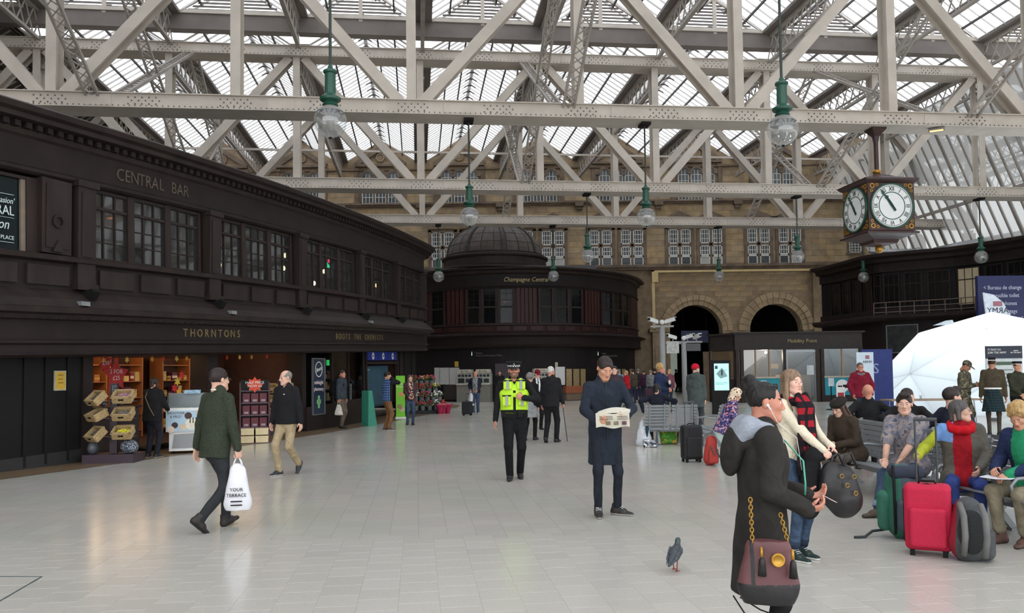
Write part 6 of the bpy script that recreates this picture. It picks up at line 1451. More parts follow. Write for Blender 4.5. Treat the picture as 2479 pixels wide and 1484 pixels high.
MB().tube([JP29['waist'] + Vector((.175 * math.cos(a), .132 * math.sin(a), -.01)) for a in [k * math.pi / 10 for k in range(21)]], .024, 6).build('white_belt', M_white, JP29['o'], True)
p_ = G(2468, 1056)
JP30 = person('soldier in dark green jersey with hands folded by poster', p_.x, p_.y, -8, 1.76, dict(RH=(-.05, -.25, 1.0), LH=(.05, -.26, 1.0), Rp=(0, 1, 0), Lp=(0, 1, 0)), sk='warm', hair=('crop', 'dark'), top=dict(mat=C('jersey_darkgreen', 54, 56, 44), hem=-.0, loose=.015, name='jersey'), legs=dict(mat=c_black), extras=(soldier_hat,))
# ---------------------------------------------------------------- seated people on the right-hand benches
def seat(fx=-.36, kn=.0, w=.12): return dict(hip=.55, LF=(w, fx, .085), RF=(-w, fx, .085))
J31 = person('woman in brown coat and dark beret bent over on bench', 4.62, 11.3, -62, 1.66, dict(seat(-.30), lean=22, nod=26, LH=(.06, -.38, .68), RH=(-.1, -.4, .68)), sk='pale', fem=True, hair=('long', 'brown'), top=dict(mat=c_brown, hem=-.1, loose=.04, sit=.35, name='coat'), legs=dict(mat=C('tights_taupe', 96, 88, 80)), extras=(ex_hat('beret', C('beret_dark', 42, 38, 34, scale=60)),))
blob('fur_hood', [('c', J31['nb'] + Vector((.08, .05, -.02)), J31['nb'] + Vector((-.08, .05, -.02)), .05, .05), ('e', J31['nb'] + Vector((0, .12, -.1)), (.12, .05, .1))], .012, .03, mat('fur_trim', S(128, 96, 66), .9, var=.35, scale=40, bump=.6), J31['o'], wr=.008, ws=40)
person('bald man in black jacket on the far bench seat', 5.75, 13.4, 165, 1.78, seat(), sk='ruddy', hair=None, top=dict(mat=c_black, hem=-.1, loose=.03, sit=.3, collar=1), legs=dict(mat=c_black))
person('short-haired man in black jacket sitting with back turned', 5.72, 12.0, 150, 1.74, dict(seat(), hyaw=-36), sk='pale', hair=('crop', 'dark'), top=dict(mat=c_black, hem=-.1, loose=.03, sit=.3), legs=dict(mat=c_black))
person('dark-haired man in navy jacket leaning back, facing the dome', 5.70, 10.6, 112, 1.80, dict(seat(), lean=-10, hyaw=-16), sk='pale', hair=('quiff', 'dark'), top=dict(mat=C('jacket_inknavy', 36, 38, 52), hem=-.1, loose=.03, sit=.3, collar=1.2), legs=dict(mat=c_black))
c_batik = pattern('batik_shirt', [(0, (96, 100, 116)), (.4, (126, 122, 130)), (.52, (150, 138, 132)), (.62, (82, 88, 108)), (.75, (120, 112, 112))], 15, kind='noise')
J35 = person('young man in patterned grey-blue shirt and jeans on bench', 4.62, 9.65, -48, 1.76, dict(hip=.55, RF=(-.13, -.62, .085), LF=(.10, -.34, .085), RH=(-.1, -.46, .62), LH=(.05, -.47, .60), Rh='relax', Lh='relax', lean=12, RHp=(-.8, .4, -.5), LHp=(.8, .4, -.5), Rp=(.3, .2, .9), Lp=(-.3, .2, .9), hyaw=22, Rfy=-30), sk='pale', hair=('quiff', 'dark'), top=dict(mat=c_batik, hem=-.1, loose=.028, sit=.3, sleeve=.0, arm=1.25, name='shirt', vneck=True), legs=dict(mat=c_jean, fit=1.05, hem=.9, cuff=C('denim_cuff', 128, 146, 166)), shoes=('boot', (72, 58, 46), (50, 42, 36)))
for sd in 'LR':
    e, w_ = J35['el' + sd], J35['wr' + sd]; Geo().mb(MB().tube([e, e.lerp(w_, .5), w_], [.043, .038, .028], 12)).build('forearm', SK['pale'][0], J35['o']); MB().tube([J35['sh' + sd].lerp(e, .85), e.lerp(w_, .12)], .062, 14).build('rolled_cuff', C('shirt_cuff_pale', 168, 174, 186), J35['o'], True)
J36 = person('grey-haired woman with red scarf and grey waistcoat on bench', 4.72, 8.75, -24, 1.68, dict(hip=.55, LF=(.13, -.34, .085), RF=(-.10, -.36, .085), RH=(-.44, -.30, .78), LH=(.14, -.30, .66), Rh='relax', lean=2, hyaw=74, nod=-4, RHp=(-.5, .3, -.5)), sk='pale', fem=True, hair=('bob', 'dgrey'), top=dict(mat=[C('waistcoat_grey', 92, 88, 80), C('anorak_lime', 168, 176, 52), C('anorak_blue', 112, 150, 204), C('top_red', 150, 24, 34)], zone=lambda c, J: np.where(c[:, 0] < J['shR'].x - .075, 1, np.where((np.abs(c[:, 0] - J['shR'].x) < .085) & (c[:, 2] > J['shR'].z - .12), 2, np.where((np.abs(c[:, 0]) < .085) & (c[:, 1] < J['chest'].y - .05), 3, 0))), hem=-.1, loose=.034, sit=.25, name='anorak'), legs=dict(mat=C('trousers_royal', 52, 66, 122), fit=1.05), build=1.0, extras=(ex_scarf(C('scarf_red', 188, 22, 34), 0, 1.2), ex_glasses((70, 60, 56))))
J37 = person('blond person in navy jacket and khaki trousers reading booklet', 4.98, 7.95, -66, 1.70, dict(hip=.55, LF=(.11, -.34, .085), RF=(-.11, -.38, .085), RH=(-.16, -.36, .72), LH=(.02, -.40, .68), Rh='hold', Lh='hold', lean=14, nod=26, hyaw=14, Rp=(.6, 0, -.7), Lp=(-.4, 0, -.8)), sk='warm', fem=True, hair=('mop', 'blond'), top=dict(mat=[C('jacket_blue', 38, 48, 80), C('fleece_emerald', 40, 140, 96)], zone=lambda c, J: ((np.abs(c[:, 0] - J['chest'].x) < .07) & (c[:, 1] < J['chest'].y - .06)).astype(int), hem=-.1, loose=.036, sit=.25), legs=dict(mat=C('trousers_stone', 132, 124, 104), fit=1.1, hem=.85), shoes=('boot', (92, 64, 54), (60, 46, 40)), build=1.0)
person('dark curly-haired person in grey and lime anorak facing away', 5.9, 8.95, 150, 1.66, seat(), sk='tan', hair=('curly', 'black'), top=dict(mat=[c_grey, C('anorak_lime', 168, 176, 52)], zone=lambda c, J: (c[:, 2] < J['nb'].z - .1).astype(int), hem=-.1, loose=.04, sit=.25, collar=1.4), legs=dict(mat=c_black))
# --- seated on the left-hand bench with arms along its back
p_ = G(1600, 1072)
J23 = person('dark-haired person in black top with arms spread along bench back', p_.x, p_.y + .35, 176, 1.72, dict(seat(-.4), RH=(.0, 0, 0), lean=4, LH=(.34, .12, .72), Lhide=True, Rhide=True) | dict(RH=(-.34, .12, .72), LHp=(.9, .3, .5), RHp=(-.9, .3, .5), hyaw=-16, nod=10), sk='pale', fem=True, hair=('bob', 'black'), top=dict(mat=C('top_midnight', 28, 30, 42), hem=-.08, loose=.02, sit=.25), legs=dict(mat=c_black))
# ================================================================ pendant lamps and clock
def on_truss(n, px, z):
    lo, hi = -30.0, 40.0
    for _ in range(50):
        m = (lo + hi) / 2
        if proj(uw(m, TR[n][1], z))[0] < px: lo = m
        else: hi = m
    return uw(lo, TR[n][1], z)
M_globe = thinglass('lamp_globe_glass', (0.93, 0.94, 0.93), 0.9, 0.12, 0.06, 0.16); M_refl = mat('lamp_reflector', S(128, 128, 122), .5, var=.08); M_rod = mat('lamp_rod', S(40, 52, 46), .5, var=.1)
lamp0 = None
def lamp(n, px, yb, label, first=[None]):
    z = ZB
    for _ in range(4):
        P = on_truss(n, px, z); z = atY(px, yb, P.y).z
    P = on_truss(n, px, z); drop = ZB - z
    key = round(drop, 1)
    if first[0] is None:
        t = thing('pendant_lamp', label, 'lamp', P, YAW, 'green pendant globe lamps')
        R = .305
        g = MB(); g.lathe([(R * math.sin(a), R - R * math.cos(a)) for a in [math.pi * .69 * k / 16 + .02 for k in range(17)]], (0, 0, 0), 28); g.build('globe', M_globe, t, True)
        u = MB(); u.lathe([(R * math.sin(a) * 1.01, R - R * math.cos(a)) for a in [math.pi * (.68 + .26 * k / 8) for k in range(9)]], (0, 0, 0), 28); u.lathe([(.0, R * 1.15), (R * .8, R * 1.32)], (0, 0, 0), 20); u.build('reflector', M_refl, t, True)
        MB().lathe([(.03, .1), (.07, .18), (.07, .3), (.04, .36)], (0, 0, .02), 12).build('burner', M_refl, t, True)
        MB().lathe([(.0, -.04), (.025, -.02), (.035, .0), (.02, .012)], (0, 0, 0), 10).build('finial', M_black, t)
        h = MB(); h.lathe([(.12, R * 1.9), (.15, R * 2), (.12, .66), (.19, .70), (.2, .74), (.12, .80), (.105, .82), (.10, 1.2), (.13, 1.22), (.13, 1.26), (.06, 1.3), (.04, 1.36)], (0, 0, 0), 20); h.build('housing', M_green, t)
        MB().tube([(0, 0, 1.34), (0, 0, drop - .1)], .028, 8).build('rod', M_rod, t)
        MB().box((0, 0, drop - .07), (.3, .5, .1)).build('bracket', M_black, t)
        first[0] = (t, drop)
    else:
        t = copy_tree(first[0][0]); t.location = P; t['label'] = label
        for c in t.children:
            if c.name.startswith('rod'): c.data = MB().tube([(0, 0, 1.34), (0, 0, drop - .1)], .028, 8).build('rod', M_rod).data
            if c.name.startswith('bracket'): c.location.z = drop - first[0][1]
    return t
for n, px, yb, lb in ((0, 800, 333, 'large green pendant globe lamp hanging before the bar front'), (0, 1896, 352, 'large green pendant globe lamp hanging near the clock'), (1, 1137, 547, 'pendant globe lamp hanging over the rotunda dome'), (1, 1565, 548, 'pendant globe lamp hanging before the paired hotel windows'),
                      (2, 1423, 636, 'pendant globe lamp right of the dome, below window sills'), (2, 1932, 637, 'pendant globe lamp over the kiosk roof, second from the clock'), (2, 2376, 638, 'pendant globe lamp before the lit curtain window'), (3, 1062, 683, 'small pendant globe lamp at the end of the bar cornice'), (3, 1340, 682, 'small pendant globe lamp at the end of the champagne lettering'), (3, 1741, 682, 'small pendant globe lamp between the two stone arches'), (3, 2091, 684, 'small pendant globe lamp before the right building corner')):
    lamp(n, px, yb, lb)
for o in list(COL.objects):                                  # meshes borrowed for the rods leave no stray objects
    if o.name.startswith('rod') and o.parent is None: bpy.data.objects.remove(o)
zc0 = ZB - 2.9; Pc = on_truss(1, 2119, ZB)
clk = thing('station_clock', 'four-sided mahogany station clock with white dials and gilt finials', 'clock', (Pc.x, Pc.y, 0), YAW)
M_clk = mat('clock_mahogany', S(56, 32, 30), .4, var=.2, scale=5); M_gilt = mat('gilt', S(176, 132, 52), .35, metal=.6); M_dial = mat('dial_white', S(224, 226, 224), .4, var=.02)
zt, zb = atY(2119, 452, Pc.y).z, atY(2119, 568, Pc.y).z; hw = .80; zm = (zt + zb) / 2
MB().bx(-hw, hw, -hw, hw, zb, zt).build('case', M_clk, clk)
m = MB(); m.lathe([(hw * 1.42, zt - .06), (hw * 1.62, zt + .04), (hw * 1.64, zt + .1), (hw * .75, zt + .26), (hw * .5, zt + .34), (hw * .2, zt + .42), (.0, zt + .43)], (0, 0, 0), 4, None, None, math.pi / 4, math.pi / 4 + 2 * math.pi); m.build('cornice_roof', M_clk, clk)
m = MB(); m.lathe([(hw * 1.42, zb + .02), (hw * 1.6, zb - .04), (hw * 1.58, zb - .09), (hw * 1.1, zb - .16), (hw * .8, zb - .24), (hw * .72, zb - .34), (hw * .3, zb - .40), (.0, zb - .42)], (0, 0, 0), 4, None, None, math.pi / 4, math.pi / 4 + 2 * math.pi); m.build('base_moulding', M_clk, clk)
MB().ball((0, 0, zb - .5), .13, 14, 8).build('finial', M_gilt, clk, True); MB().ball((0, 0, zt + .5), .12, 14, 8, None, (1.2, 1.2, .8)).build('finial', M_gilt, clk, True)
MB().tube([(0, 0, zt + .5), (0, 0, ZB - .35)], .075, 10).build('hanger', M_clk, clk); m = MB(); m.lathe([(.08, ZB - .5), (.12, ZB - .3), (.36, ZB - .08), (.36, ZB - .03)], (0, 0, 0), 4, None, None, math.pi / 4, math.pi / 4 + 2 * math.pi); m.build('hanger_plate', M_clk, clk)
for k in range(4):
    R = Rz(k * math.pi / 2) @ Matrix.Translation((0, -hw, zm)) @ Matrix.Rotation(math.pi / 2, 4, 'X'); r = .70
    d = MB().lathe([(0, .03), (r, .03), (r, 0)], (0, 0, 0), 40).T(R).build('dial', M_dial, clk)
    g = MB(); g.lathe([(r, .0), (r, .05), (r + .05, .05), (r + .05, 0)], (0, 0, 0), 40); g.lathe([(r * .62, .032), (r * .62, .036), (r * .66, .036), (r * .66, .032)], (0, 0, 0), 40); g.lathe([(r * .93, .032), (r * .93, .036), (r * .95, .036), (r * .95, .032)], (0, 0, 0), 40); g.T(R).build('minute_ring', M_green, d)
    for i, s_ in enumerate(('XII', 'I', 'II', 'III', 'IIII', 'V', 'VI', 'VII', 'VIII', 'IX', 'X', 'XI')):
        a = -i * math.pi / 6; text('numeral', s_, .2, R @ Matrix.Rotation(a, 4, 'Z') @ Matrix.Translation((0, r * .79, .036)), M_black, d, .004, 'CENTER', .8)
    for nm, ang, ln, w_ in (('hour_hand', -(10 + 54 / 60) * math.pi / 6, .42, .05), ('minute_hand', -54 * math.pi / 30, .66, .035)):
        h = MB(); h.prism([(-w_, 0), (w_, 0), (w_ * .7, ln * .7), (w_ * 1.5, ln * .78), (0, ln), (-w_ * 1.5, ln * .78), (-w_ * .7, ln * .7)], .012, Matrix.Rotation(-math.pi / 2, 4, 'X')); h.box((0, -.1, .0), (w_ * 1.6, .2, .012)); h.T(R @ Matrix.Rotation(ang, 4, 'Z') @ Matrix.Translation((0, 0, .055))).build(nm, M_green, d)
    for sx in (-1, 1):
        for sz in (-1, 1):
            for (dx, dz, rr) in ((.66, .66, .085), (.50, .69, .05), (.69, .50, .05)):
                MB().lathe([(rr * .6, 0), (rr * .6, .02), (rr, .02), (rr, 0)], (sx * dx, sz * dz, 0), 14).T(R).build('gilt_ring', M_gilt, clk)

P0 = on_truss(1, 2256, ZB); t = thing('heater_lamp', 'small glowing orange heater lamp under the clock truss', 'heater', P0 + Vector((0, -.3, -.12)), -.5); MB().box((0, 0, .02), (.5, .16, .06)).build('hood', M_refl, t); MB().tube([(-.2, -.04, -.02), (.2, -.04, -.02)], .03, 8).build('element', mat('heater_glow', (1, .4, .15), .5, emit=(1, .35, .1), es=4), t); MB().tube([(0, 0, .05), (0, .2, .14)], .02, 6).build('bracket', M_black, t)
# ================================================================ benches
M_slat = mat('bench_grey', S(136, 140, 142), .4, var=.06, metal=.3)
slat_cache = {}
def slat_me_(L, w, t):
    k = (L, w, t)
    if k not in slat_cache:
        e = .006; b = MB(); b.add([(-L / 2, -w / 2, 0), (L / 2, -w / 2, 0), (L / 2, w / 2, 0), (-L / 2, w / 2, 0), (-L / 2, -w / 2 + e, t), (L / 2, -w / 2 + e, t), (L / 2, w / 2 - e, t), (-L / 2, w / 2 - e, t)], [(3, 2, 1, 0), (4, 5, 6, 7), (0, 1, 5, 4), (1, 2, 6, 5), (2, 3, 7, 6), (3, 0, 4, 7)])
        me = bpy.data.meshes.new('slat'); me.from_pydata(b.v, [], b.f); me.materials.append(M_slat); slat_cache[k] = me
    return slat_cache[k]
def bench(label, loc, rz, seats, w, arms=True, group='grey slatted metal benches'):
    """faces -y: slatted seats on a beam, each seat with its own back"""
    t = thing('bench', label, 'bench', loc, rz, group); n = seats
    for k in range(n):
        xc = (k - (n - 1) / 2) * (w + .04)
        for i in range(6): o = link('slat', slat_me_(w, .062, .018), t, (xc, -.20 + i * .078, .425 - .012 * i)); o.rotation_euler = (math.radians(-6), 0, 0)
        for i in range(7): o = link('slat', slat_me_(w, .058, .016), t, (xc, .285 + i * .017, .475 + i * .068)); o.rotation_euler = (math.radians(76), 0, 0)
        fr = MB()
        for s in (-1, 1):
            x = xc + s * (w / 2 - .12); fr.bar((x, -.23, .415), (x, .26, .36), .03, .03); fr.bar((x, .25, .37), (x, .41, .93), .03, .03, (0, -1, 0))
        fr.build('seat_frame', M_slat, t)
        if arms:
            for s in (-1, 1):
                x = xc + s * (w / 2 + .02)
                if s == -1 and k: continue
                MB().tube([(x, .3, .62), (x, .05, .65), (x, -.2, .63), (x, -.26, .57), (x, -.22, .44)], .018, 8).build('armrest', M_slat, t, True)
    L = n * (w + .04); MB().bar((-L / 2, .04, .34), (L / 2, .04, .34), .09, .07).build('beam', M_slat, t)
    for s in (-1, 1):
        x = s * (L / 2 - .35); m = MB(); m.bar((x, .04, .34), (x, -.2, .03), .05, .06); m.bar((x, .04, .34), (x, .27, .03), .05, .06); m.box((x, -.21, .015), (.09, .1, .03)); m.box((x, .28, .015), (.09, .1, .03)); m.build('leg', M_slat, t)
    return t
bench('grey slatted bench under the man in the patterned shirt', (4.72, 10.6, 0), -math.pi / 2, 3, 1.15)
bench('grey slatted bench beneath the woman with the red scarf', (4.85, 7.7, 0), -math.pi / 2 + .05, 2, 1.1, True)
bench('grey slatted bench on the dome side, backing the patterned-shirt man', (5.60, 11.9, 0), math.pi / 2, 3, 1.15, False)
bench('grey slatted bench on the dome side, under the curly-haired sitter', (5.76, 8.6, 0), math.pi / 2, 2, 1.15, False)
p_ = G(1622, 1078); bench('grey slatted bench with its back turned, under arms-spread sitter', (p_.x, p_.y + .1, 0), math.pi - .04, 2, .56, False)
p_ = G(1722, 1082); bench('single grey seat angled beside the black wheeled suitcase', (p_.x, p_.y + .25, 0), math.pi + 1.0, 1, .62, True)

# ================================================================ luggage and bags
def roundbox(name, c, hs, r, mm, parent, h=.012, rot=None, **k): return blob(name, [('b', c, hs, r, rot)], h, .01, mm, parent, **k)
def suitcase(label, P, rz, w, d, h, mm, rod_h, hv=.011, detail=True):
    t = thing('suitcase', label, 'suitcase', P, rz)
    roundbox('shell', (0, 0, h / 2 + .05), (w / 2, d / 2, h / 2), .05, mm, t, hv, wr=.003)
    if detail:
        roundbox('front_pocket', (-.0, -d / 2 - .01, h * .36 + .05), (w / 2 - .04, .04, h * .3), .03, mm, t, hv)
        MB().tube([(-w / 2 - .002, -d * .2, .12), (-w / 2 - .002, -d * .2, h), (0, -d * .2, h + .055), (w / 2, -d * .2, h), (w / 2, -d * .2, .12)], .007, 6).build('zip', M_black, t, True)
        MB().tube([(w / 2 + .005, .02, h * .42), (w / 2 + .035, .02, h * .47), (w / 2 + .035, .02, h * .72), (w / 2 + .005, .02, h * .77)], .014, 6).build('side_handle', M_black, t, True)
    MB().tube([(-.07, .0, h + .045), (-.06, 0, h + .075), (.06, 0, h + .075), (.07, 0, h + .045)], .011, 6).build('carry_handle', M_black, t, True)
    if rod_h:
        r = MB()
        for s in (-1, 1): r.tube([(s * .085, d / 2 - .04, h), (s * .085, d / 2 - .04, h + rod_h)], .009, 8)
        r.tube([(-.095, d / 2 - .04, h + rod_h), (.095, d / 2 - .04, h + rod_h)], .016, 8); r.build('telescopic_handle', mat('handle_grey', S(62, 64, 66), .4), t)
    for s in (-1, 1):
        MB().tube([(s * (w / 2 - .05) - .015, d / 2 - .03, .035), (s * (w / 2 - .05) + .015, d / 2 - .03, .035)], .035, 12).build('wheel', M_black, t); MB().bx(s * (w / 2 - .06) - .02, s * (w / 2 - .06) + .02, -d / 2 + .02, -d / 2 + .06, 0, .06).build('foot', M_black, t)
    return t
c_rs = mat('suitcase_red', S(186, 18, 58), .75, var=.08, scale=60, bump=.1); c_bs = mat('suitcase_black', S(26, 26, 28), .7, var=.15, scale=60, bump=.1)
q_ = atZ(2272, 1352, 0); suitcase('bright red fabric suitcase with long pull handle', (q_.x, q_.y + .16, 0), math.radians(-28), .38, .26, .58, c_rs, .62)
q_ = G(1679, 1120); suitcase('tall black wheeled suitcase with raised handle beside the bench', (q_.x, q_.y + .14, 0), math.radians(8), .36, .25, .62, c_bs, .46)
q_ = G(1131, 1006); suitcase('small black wheeled cabin case beside the bald man', (q_.x, q_.y + .1, 0), math.radians(-12), .40, .24, .50, c_bs, .34, .02, False)
q_ = G(1572, 975); suitcase('dark plum suitcase in the ticket queue', (q_.x, q_.y, 0), 0, .5, .3, .7, mat('suitcase_plum', S(60, 30, 50), .7), .3, .02, False)
# green trekking rucksack
q_ = atZ(2212, 1312, 0); t = thing('trekking_rucksack', 'green and grey trekking rucksack standing by the patterned-shirt man', 'rucksack', (q_.x, q_.y + .18, 0), math.radians(-18))
t.scale = (1.12, 1.1, 1.12)
c_gr = mat('ripstop_green', S(44, 104, 84), .7, var=.12, scale=10, bump=.2); c_gg = mat('ripstop_slate', S(62, 76, 86), .7, var=.12, scale=10, bump=.2)
blob('main_body', [('c', (0, 0, .14), (0, .02, .5), .155, .15, (0, 1, 0), 1.15)], .012, .02, [c_gg, c_gr], t, lambda c: (c[:, 0] < -.03).astype(int), wr=.008, ws=12); blob('lid', [('b', (.02, 0, .58), (.145, .12, .055), .045)], .012, .02, mat('lid_navy', S(40, 46, 62), .8, var=.1, scale=10, bump=.2), t, wr=.008, ws=12)
blob('side_pocket', [('c', (-.16, -.02, .12), (-.165, -.02, .36), .06, .06)], .012, .02, c_gr, t, wr=.004); blob('front_pocket', [('b', (.02, -.15, .22), (.1, .04, .13), .03)], .012, .02, c_gg, t)
for x in (-.09, .1): MB().tube([(x, -.16, .06), (x, -.165, .3), (x, -.15, .5), (x, -.1, .64)], .012, 6).build('compression_strap', M_black, t, True)
MB().tube([(-.15, .05, .06), (-.26, .0, .05), (-.33, -.1, .015), (-.42, -.13, .012)], .012, 6).build('hip_strap', mat('strap_grey', S(52, 60, 62), .8), t, True)
MB().tube([(.1, .12, .55), (.16, .2, .4), (.14, .2, .2), (.08, .12, .1)], .022, 6).build('shoulder_strap', M_black, t, True)
# red and grey daysack
q_ = atZ(2368, 1368, 0); t = thing('daysack', 'red and grey daysack with grey straps leaning beside red suitcase', 'rucksack', (q_.x, q_.y + .16, 0), math.radians(-38))
c_rr = mat('daysack_red', S(150, 26, 46), .75, var=.12, scale=12, bump=.2); c_rg = mat('daysack_grey', S(70, 72, 74), .8, var=.12, scale=20, bump=.2)
blob('main_body', [('c', (0, 0, .14), (0, .08, .42), .15, .12, (0, 1, 0), 1.15), ('p', (0, 0, .005), (0, 0, -1))], .011, .02, [c_rr, c_rg], t, lambda c: (c[:, 0] > -.07).astype(int), wr=.008, ws=12); blob('back_panel', [('e', (.06, -.12, .27), (.11, .035, .19))], .011, .01, mat('mesh_dark', S(44, 46, 46), .9, var=.2, scale=80), t)
blob('front_pocket', [('b', (.12, .06, .14), (.08, .1, .12), .04)], .011, .02, c_rg, t, wr=.006)
for x in (-.03, .13): MB().tube([(x, -.1, .5), (x + .05, -.22, .42), (x + .06, -.24, .25), (x + .03, -.16, .08)], .026, 8).build('shoulder_strap', mat('strap_lightgrey', S(108, 108, 106), .85), t, True)
# small red rucksack on the floor
q_ = G(1724, 1128); t = thing('red_rucksack', 'red rucksack with grey stripes on the floor beside suitcase', 'rucksack', (q_.x, q_.y + .12, 0), math.radians(14))
blob('body', [('c', (0, 0, .12), (.03, 0, .42), .13, .10, (0, 1, 0), 1.2), ('p', (0, 0, .004), (0, 0, -1))], .013, .02, mat('rucksack_red', S(166, 50, 40), .7, var=.12, scale=12), t, wr=.006); blob('front_pocket', [('b', (0, -.12, .17), (.09, .04, .13), .03)], .013, .02, mat('rucksack_red', S(166, 50, 40)), t)
for x, a in ((-.05, .35), (.05, .3)): MB().bar((x - .03, -.165, a), (x + .05, -.165, a - .16), .025, .008, (0, -1, 0)).build('stripe', c_rg, t)
MB().tube([(.06, .08, .42), (.15, .12, .3), (.14, .1, .12)], .02, 6).build('strap', M_black, t, True)
# carrier bag in the walking man's hand
def holdpt(J, sd, off=(0, 0, -.09)): return J['o'].matrix_basis @ (J['hm' + sd] @ Vector(off))
def bag(name, label, cat, P, rz, w, d, h, mm, hv=.012, handles=.12, prt=None, sag=0.0, wr=.008):
    """carrier bag hanging from P"""
    t = thing(name, label, cat, P, rz); top = -handles
    blob('sack', [('c', (0, 0, top - .04), (0, 0, top - h + d * .5), w * .28, w * .5, (0, 1, 0), w / d), ('p', (0, 0, top - h), (0, 0, -1))], hv, .03, mm, t, wr=wr, ws=11)
    for s in (-1, 1): MB().tube([(0, s * .01, .01), (w * .12, s * .02, top * .5), (w * .2, s * .02, top - .05)], .007, 6).tube([(0, s * .01, .01), (-w * .12, s * .02, top * .5), (-w * .2, s * .02, top - .05)], .007, 6).build('handle', mm, t, True)
    if prt: prt(t, top)
    return t
c_pl = mat('white_polythene', S(226, 226, 230), .4, var=.04, scale=8, bump=.3)
def shop_print(t, top):
    for i, (s_, z) in enumerate((('YOUR', -.23), ('TERRACE', -.29))): text('print', s_, .05, Matrix.Translation((0, -.10, top + z)) @ Matrix.Rotation(math.pi / 2, 4, 'X'), M_black, t, .004)
    for z in (-.36, -.40): MB().bx(-.06, .06, -.108, -.1, top + z, top + z + .012).build('print_line', M_black, t)
bag('carrier_bag', 'white plastic carrier bag with black print hanging from hand', 'bag', holdpt(JP5, 'R', (.02, 0, -.085)), math.radians(10), .30, .17, .46, c_pl, prt=shop_print)
bag('carrier_bag', 'small white shopping bag held by the man with rucksack', 'bag', holdpt(JP9, 'R', (.02, 0, -.085)), math.radians(10), .26, .12, .30, mat('bag_printed', S(206, 200, 190), .6, var=.2, scale=14), .018)
bag('tote_bag', 'tall white tote bag held above the small black case', 'bag', holdpt(JP12, 'R', (.02, 0, -.085)), 0, .26, .12, .46, c_pl, .02)
bag('carrier_bag', 'flowered carrier bag held by the woman in red', 'bag', holdpt(JP19, 'R', (.02, 0, -.085)), 0, .3, .12, .42, pattern('bag_flowers', [(0, (214, 190, 176)), (.4, (190, 90, 80)), (.6, (226, 214, 206)), (.8, (150, 130, 90))], 24), .02)
# burgundy handbag on its chain at the parka woman's side
Pb = JP1['o'].matrix_basis @ (JP1['pel'] + Vector((-.295, .03, -.165)))
t = thing('handbag', 'burgundy and black leather handbag on gold chain with round badge', 'handbag', Pb, math.radians(-6))
c_bg = mat('burgundy_leather', S(98, 58, 60), .5, var=.14, scale=9, bump=.25); c_bk = mat('black_leather', S(26, 24, 25), .45, var=.12, scale=12, bump=.25)
blob('body', [('c', (0, 0, .07), (0, 0, -.09), .118, .155, (0, 1, 0), 2.6), ('p', (0, 0, .13), (0, 0, 1)), ('p', (0, 0, -.185), (0, 0, -1))], .007, .02, [c_bg, c_bk], t, lambda c: ((c[:, 2] < -.085) | (np.abs(c[:, 0] + .085) < .011)).astype(int), wr=.006, ws=14)
m = MB(); ax_ = Matrix.Rotation(math.pi / 2, 3, 'X'); m.lathe([(0, .008), (.024, .008), (.026, .012), (.033, .012), (.035, 0)], (.035, -.066, .045), 20, None, ax_); bdg = m.build('round_badge', M_gilt, t, True)
def chain(parent, a, b, n):
    m = MB(); a, b = Vector(a), Vector(b); u = (b - a).normalized(); x = Vector((1, 0, 0)); y = u.cross(x).normalized(); x = y.cross(u)
    for i in range(n):
        c = a.lerp(b, (i + .5) / n); s_, q = (x, y) if i % 2 else (y, x); L = (b - a).length / n * .72
        m.tube([c + u * (L * math.sin(t_)) + s_ * (.009 * math.cos(t_)) for t_ in [k * math.pi / 5 for k in range(11)]], .0028, 5, None, False)
    tag(m.build('chain', M_gilt, parent, True), kind='stuff')
chain(t, (-.08, -.03, .12), (-.08, .0, .34), 12); chain(t, (.1, 0, .12), (.07, .02, .26), 8)
for x, z0 in ((-.045, .11), (.105, .10)):
    MB().tube([(x, -.07, z0), (x, -.078, z0 - .05)], .008, 6).build('zip_pull', M_gilt, t, True); m = MB()
    m.lathe([(.006, 0), (.014, -.01), (.016, -.02), (.022, -.09), (0, -.09)], (x, -.08, z0 - .05), 10); m.build('tassel', c_bk, t, True)
# ticket held by the parka woman, phone etc.
hp_ = JP1['o'].matrix_basis @ ((JP1['wrL'] + JP1['wrR']) / 2 + Vector((.03, -.12, .02)))
MB().box((0, 0, 0), (.085, .055, .003), Matrix.Rotation(.5, 3, 'Y')).build('ticket', mat('ticket_pale', S(206, 180, 176), .6), None, False, hp_); tag(COL.objects[-1] if False else bpy.data.objects['ticket'], 'pale train ticket held in the parka woman\'s hands', 'ticket')
# black handbag and coat carried by the long-haired woman
Pb = JP2['o'].matrix_basis @ (((JP2['wrL'] + JP2['wrR']) / 2) + Vector((.02, -.08, -.06)))
t = thing('handbag', 'large black leather handbag with gold buckles carried on forearms', 'handbag', Pb, math.radians(14))
blob('body', [('c', (.05, 0, -.20), (.07, 0, -.36), .13, .17, (0, 1, 0), 1.7), ('e', (-.06, -.02, -.24), (.12, .08, .2))], .01, .03, c_bk, t, wr=.012, ws=10)
for x in (-.02, .1): MB().tube([(x - .07, -.03, -.12), (x - .03, -.03, .0), (x + .03, -.02, .02), (x + .08, -.03, -.1)], .011, 6).build('handle', c_bk, t, True)
for x, z in ((-.03, -.16), (.09, -.17), (.1, -.31), (.02, -.24)): MB().tube([(x + .018 * math.cos(a), -.115, z + .018 * math.sin(a)) for a in [k * math.pi / 4 for k in range(9)]], .004, 5).build('buckle', M_gilt, t, True)
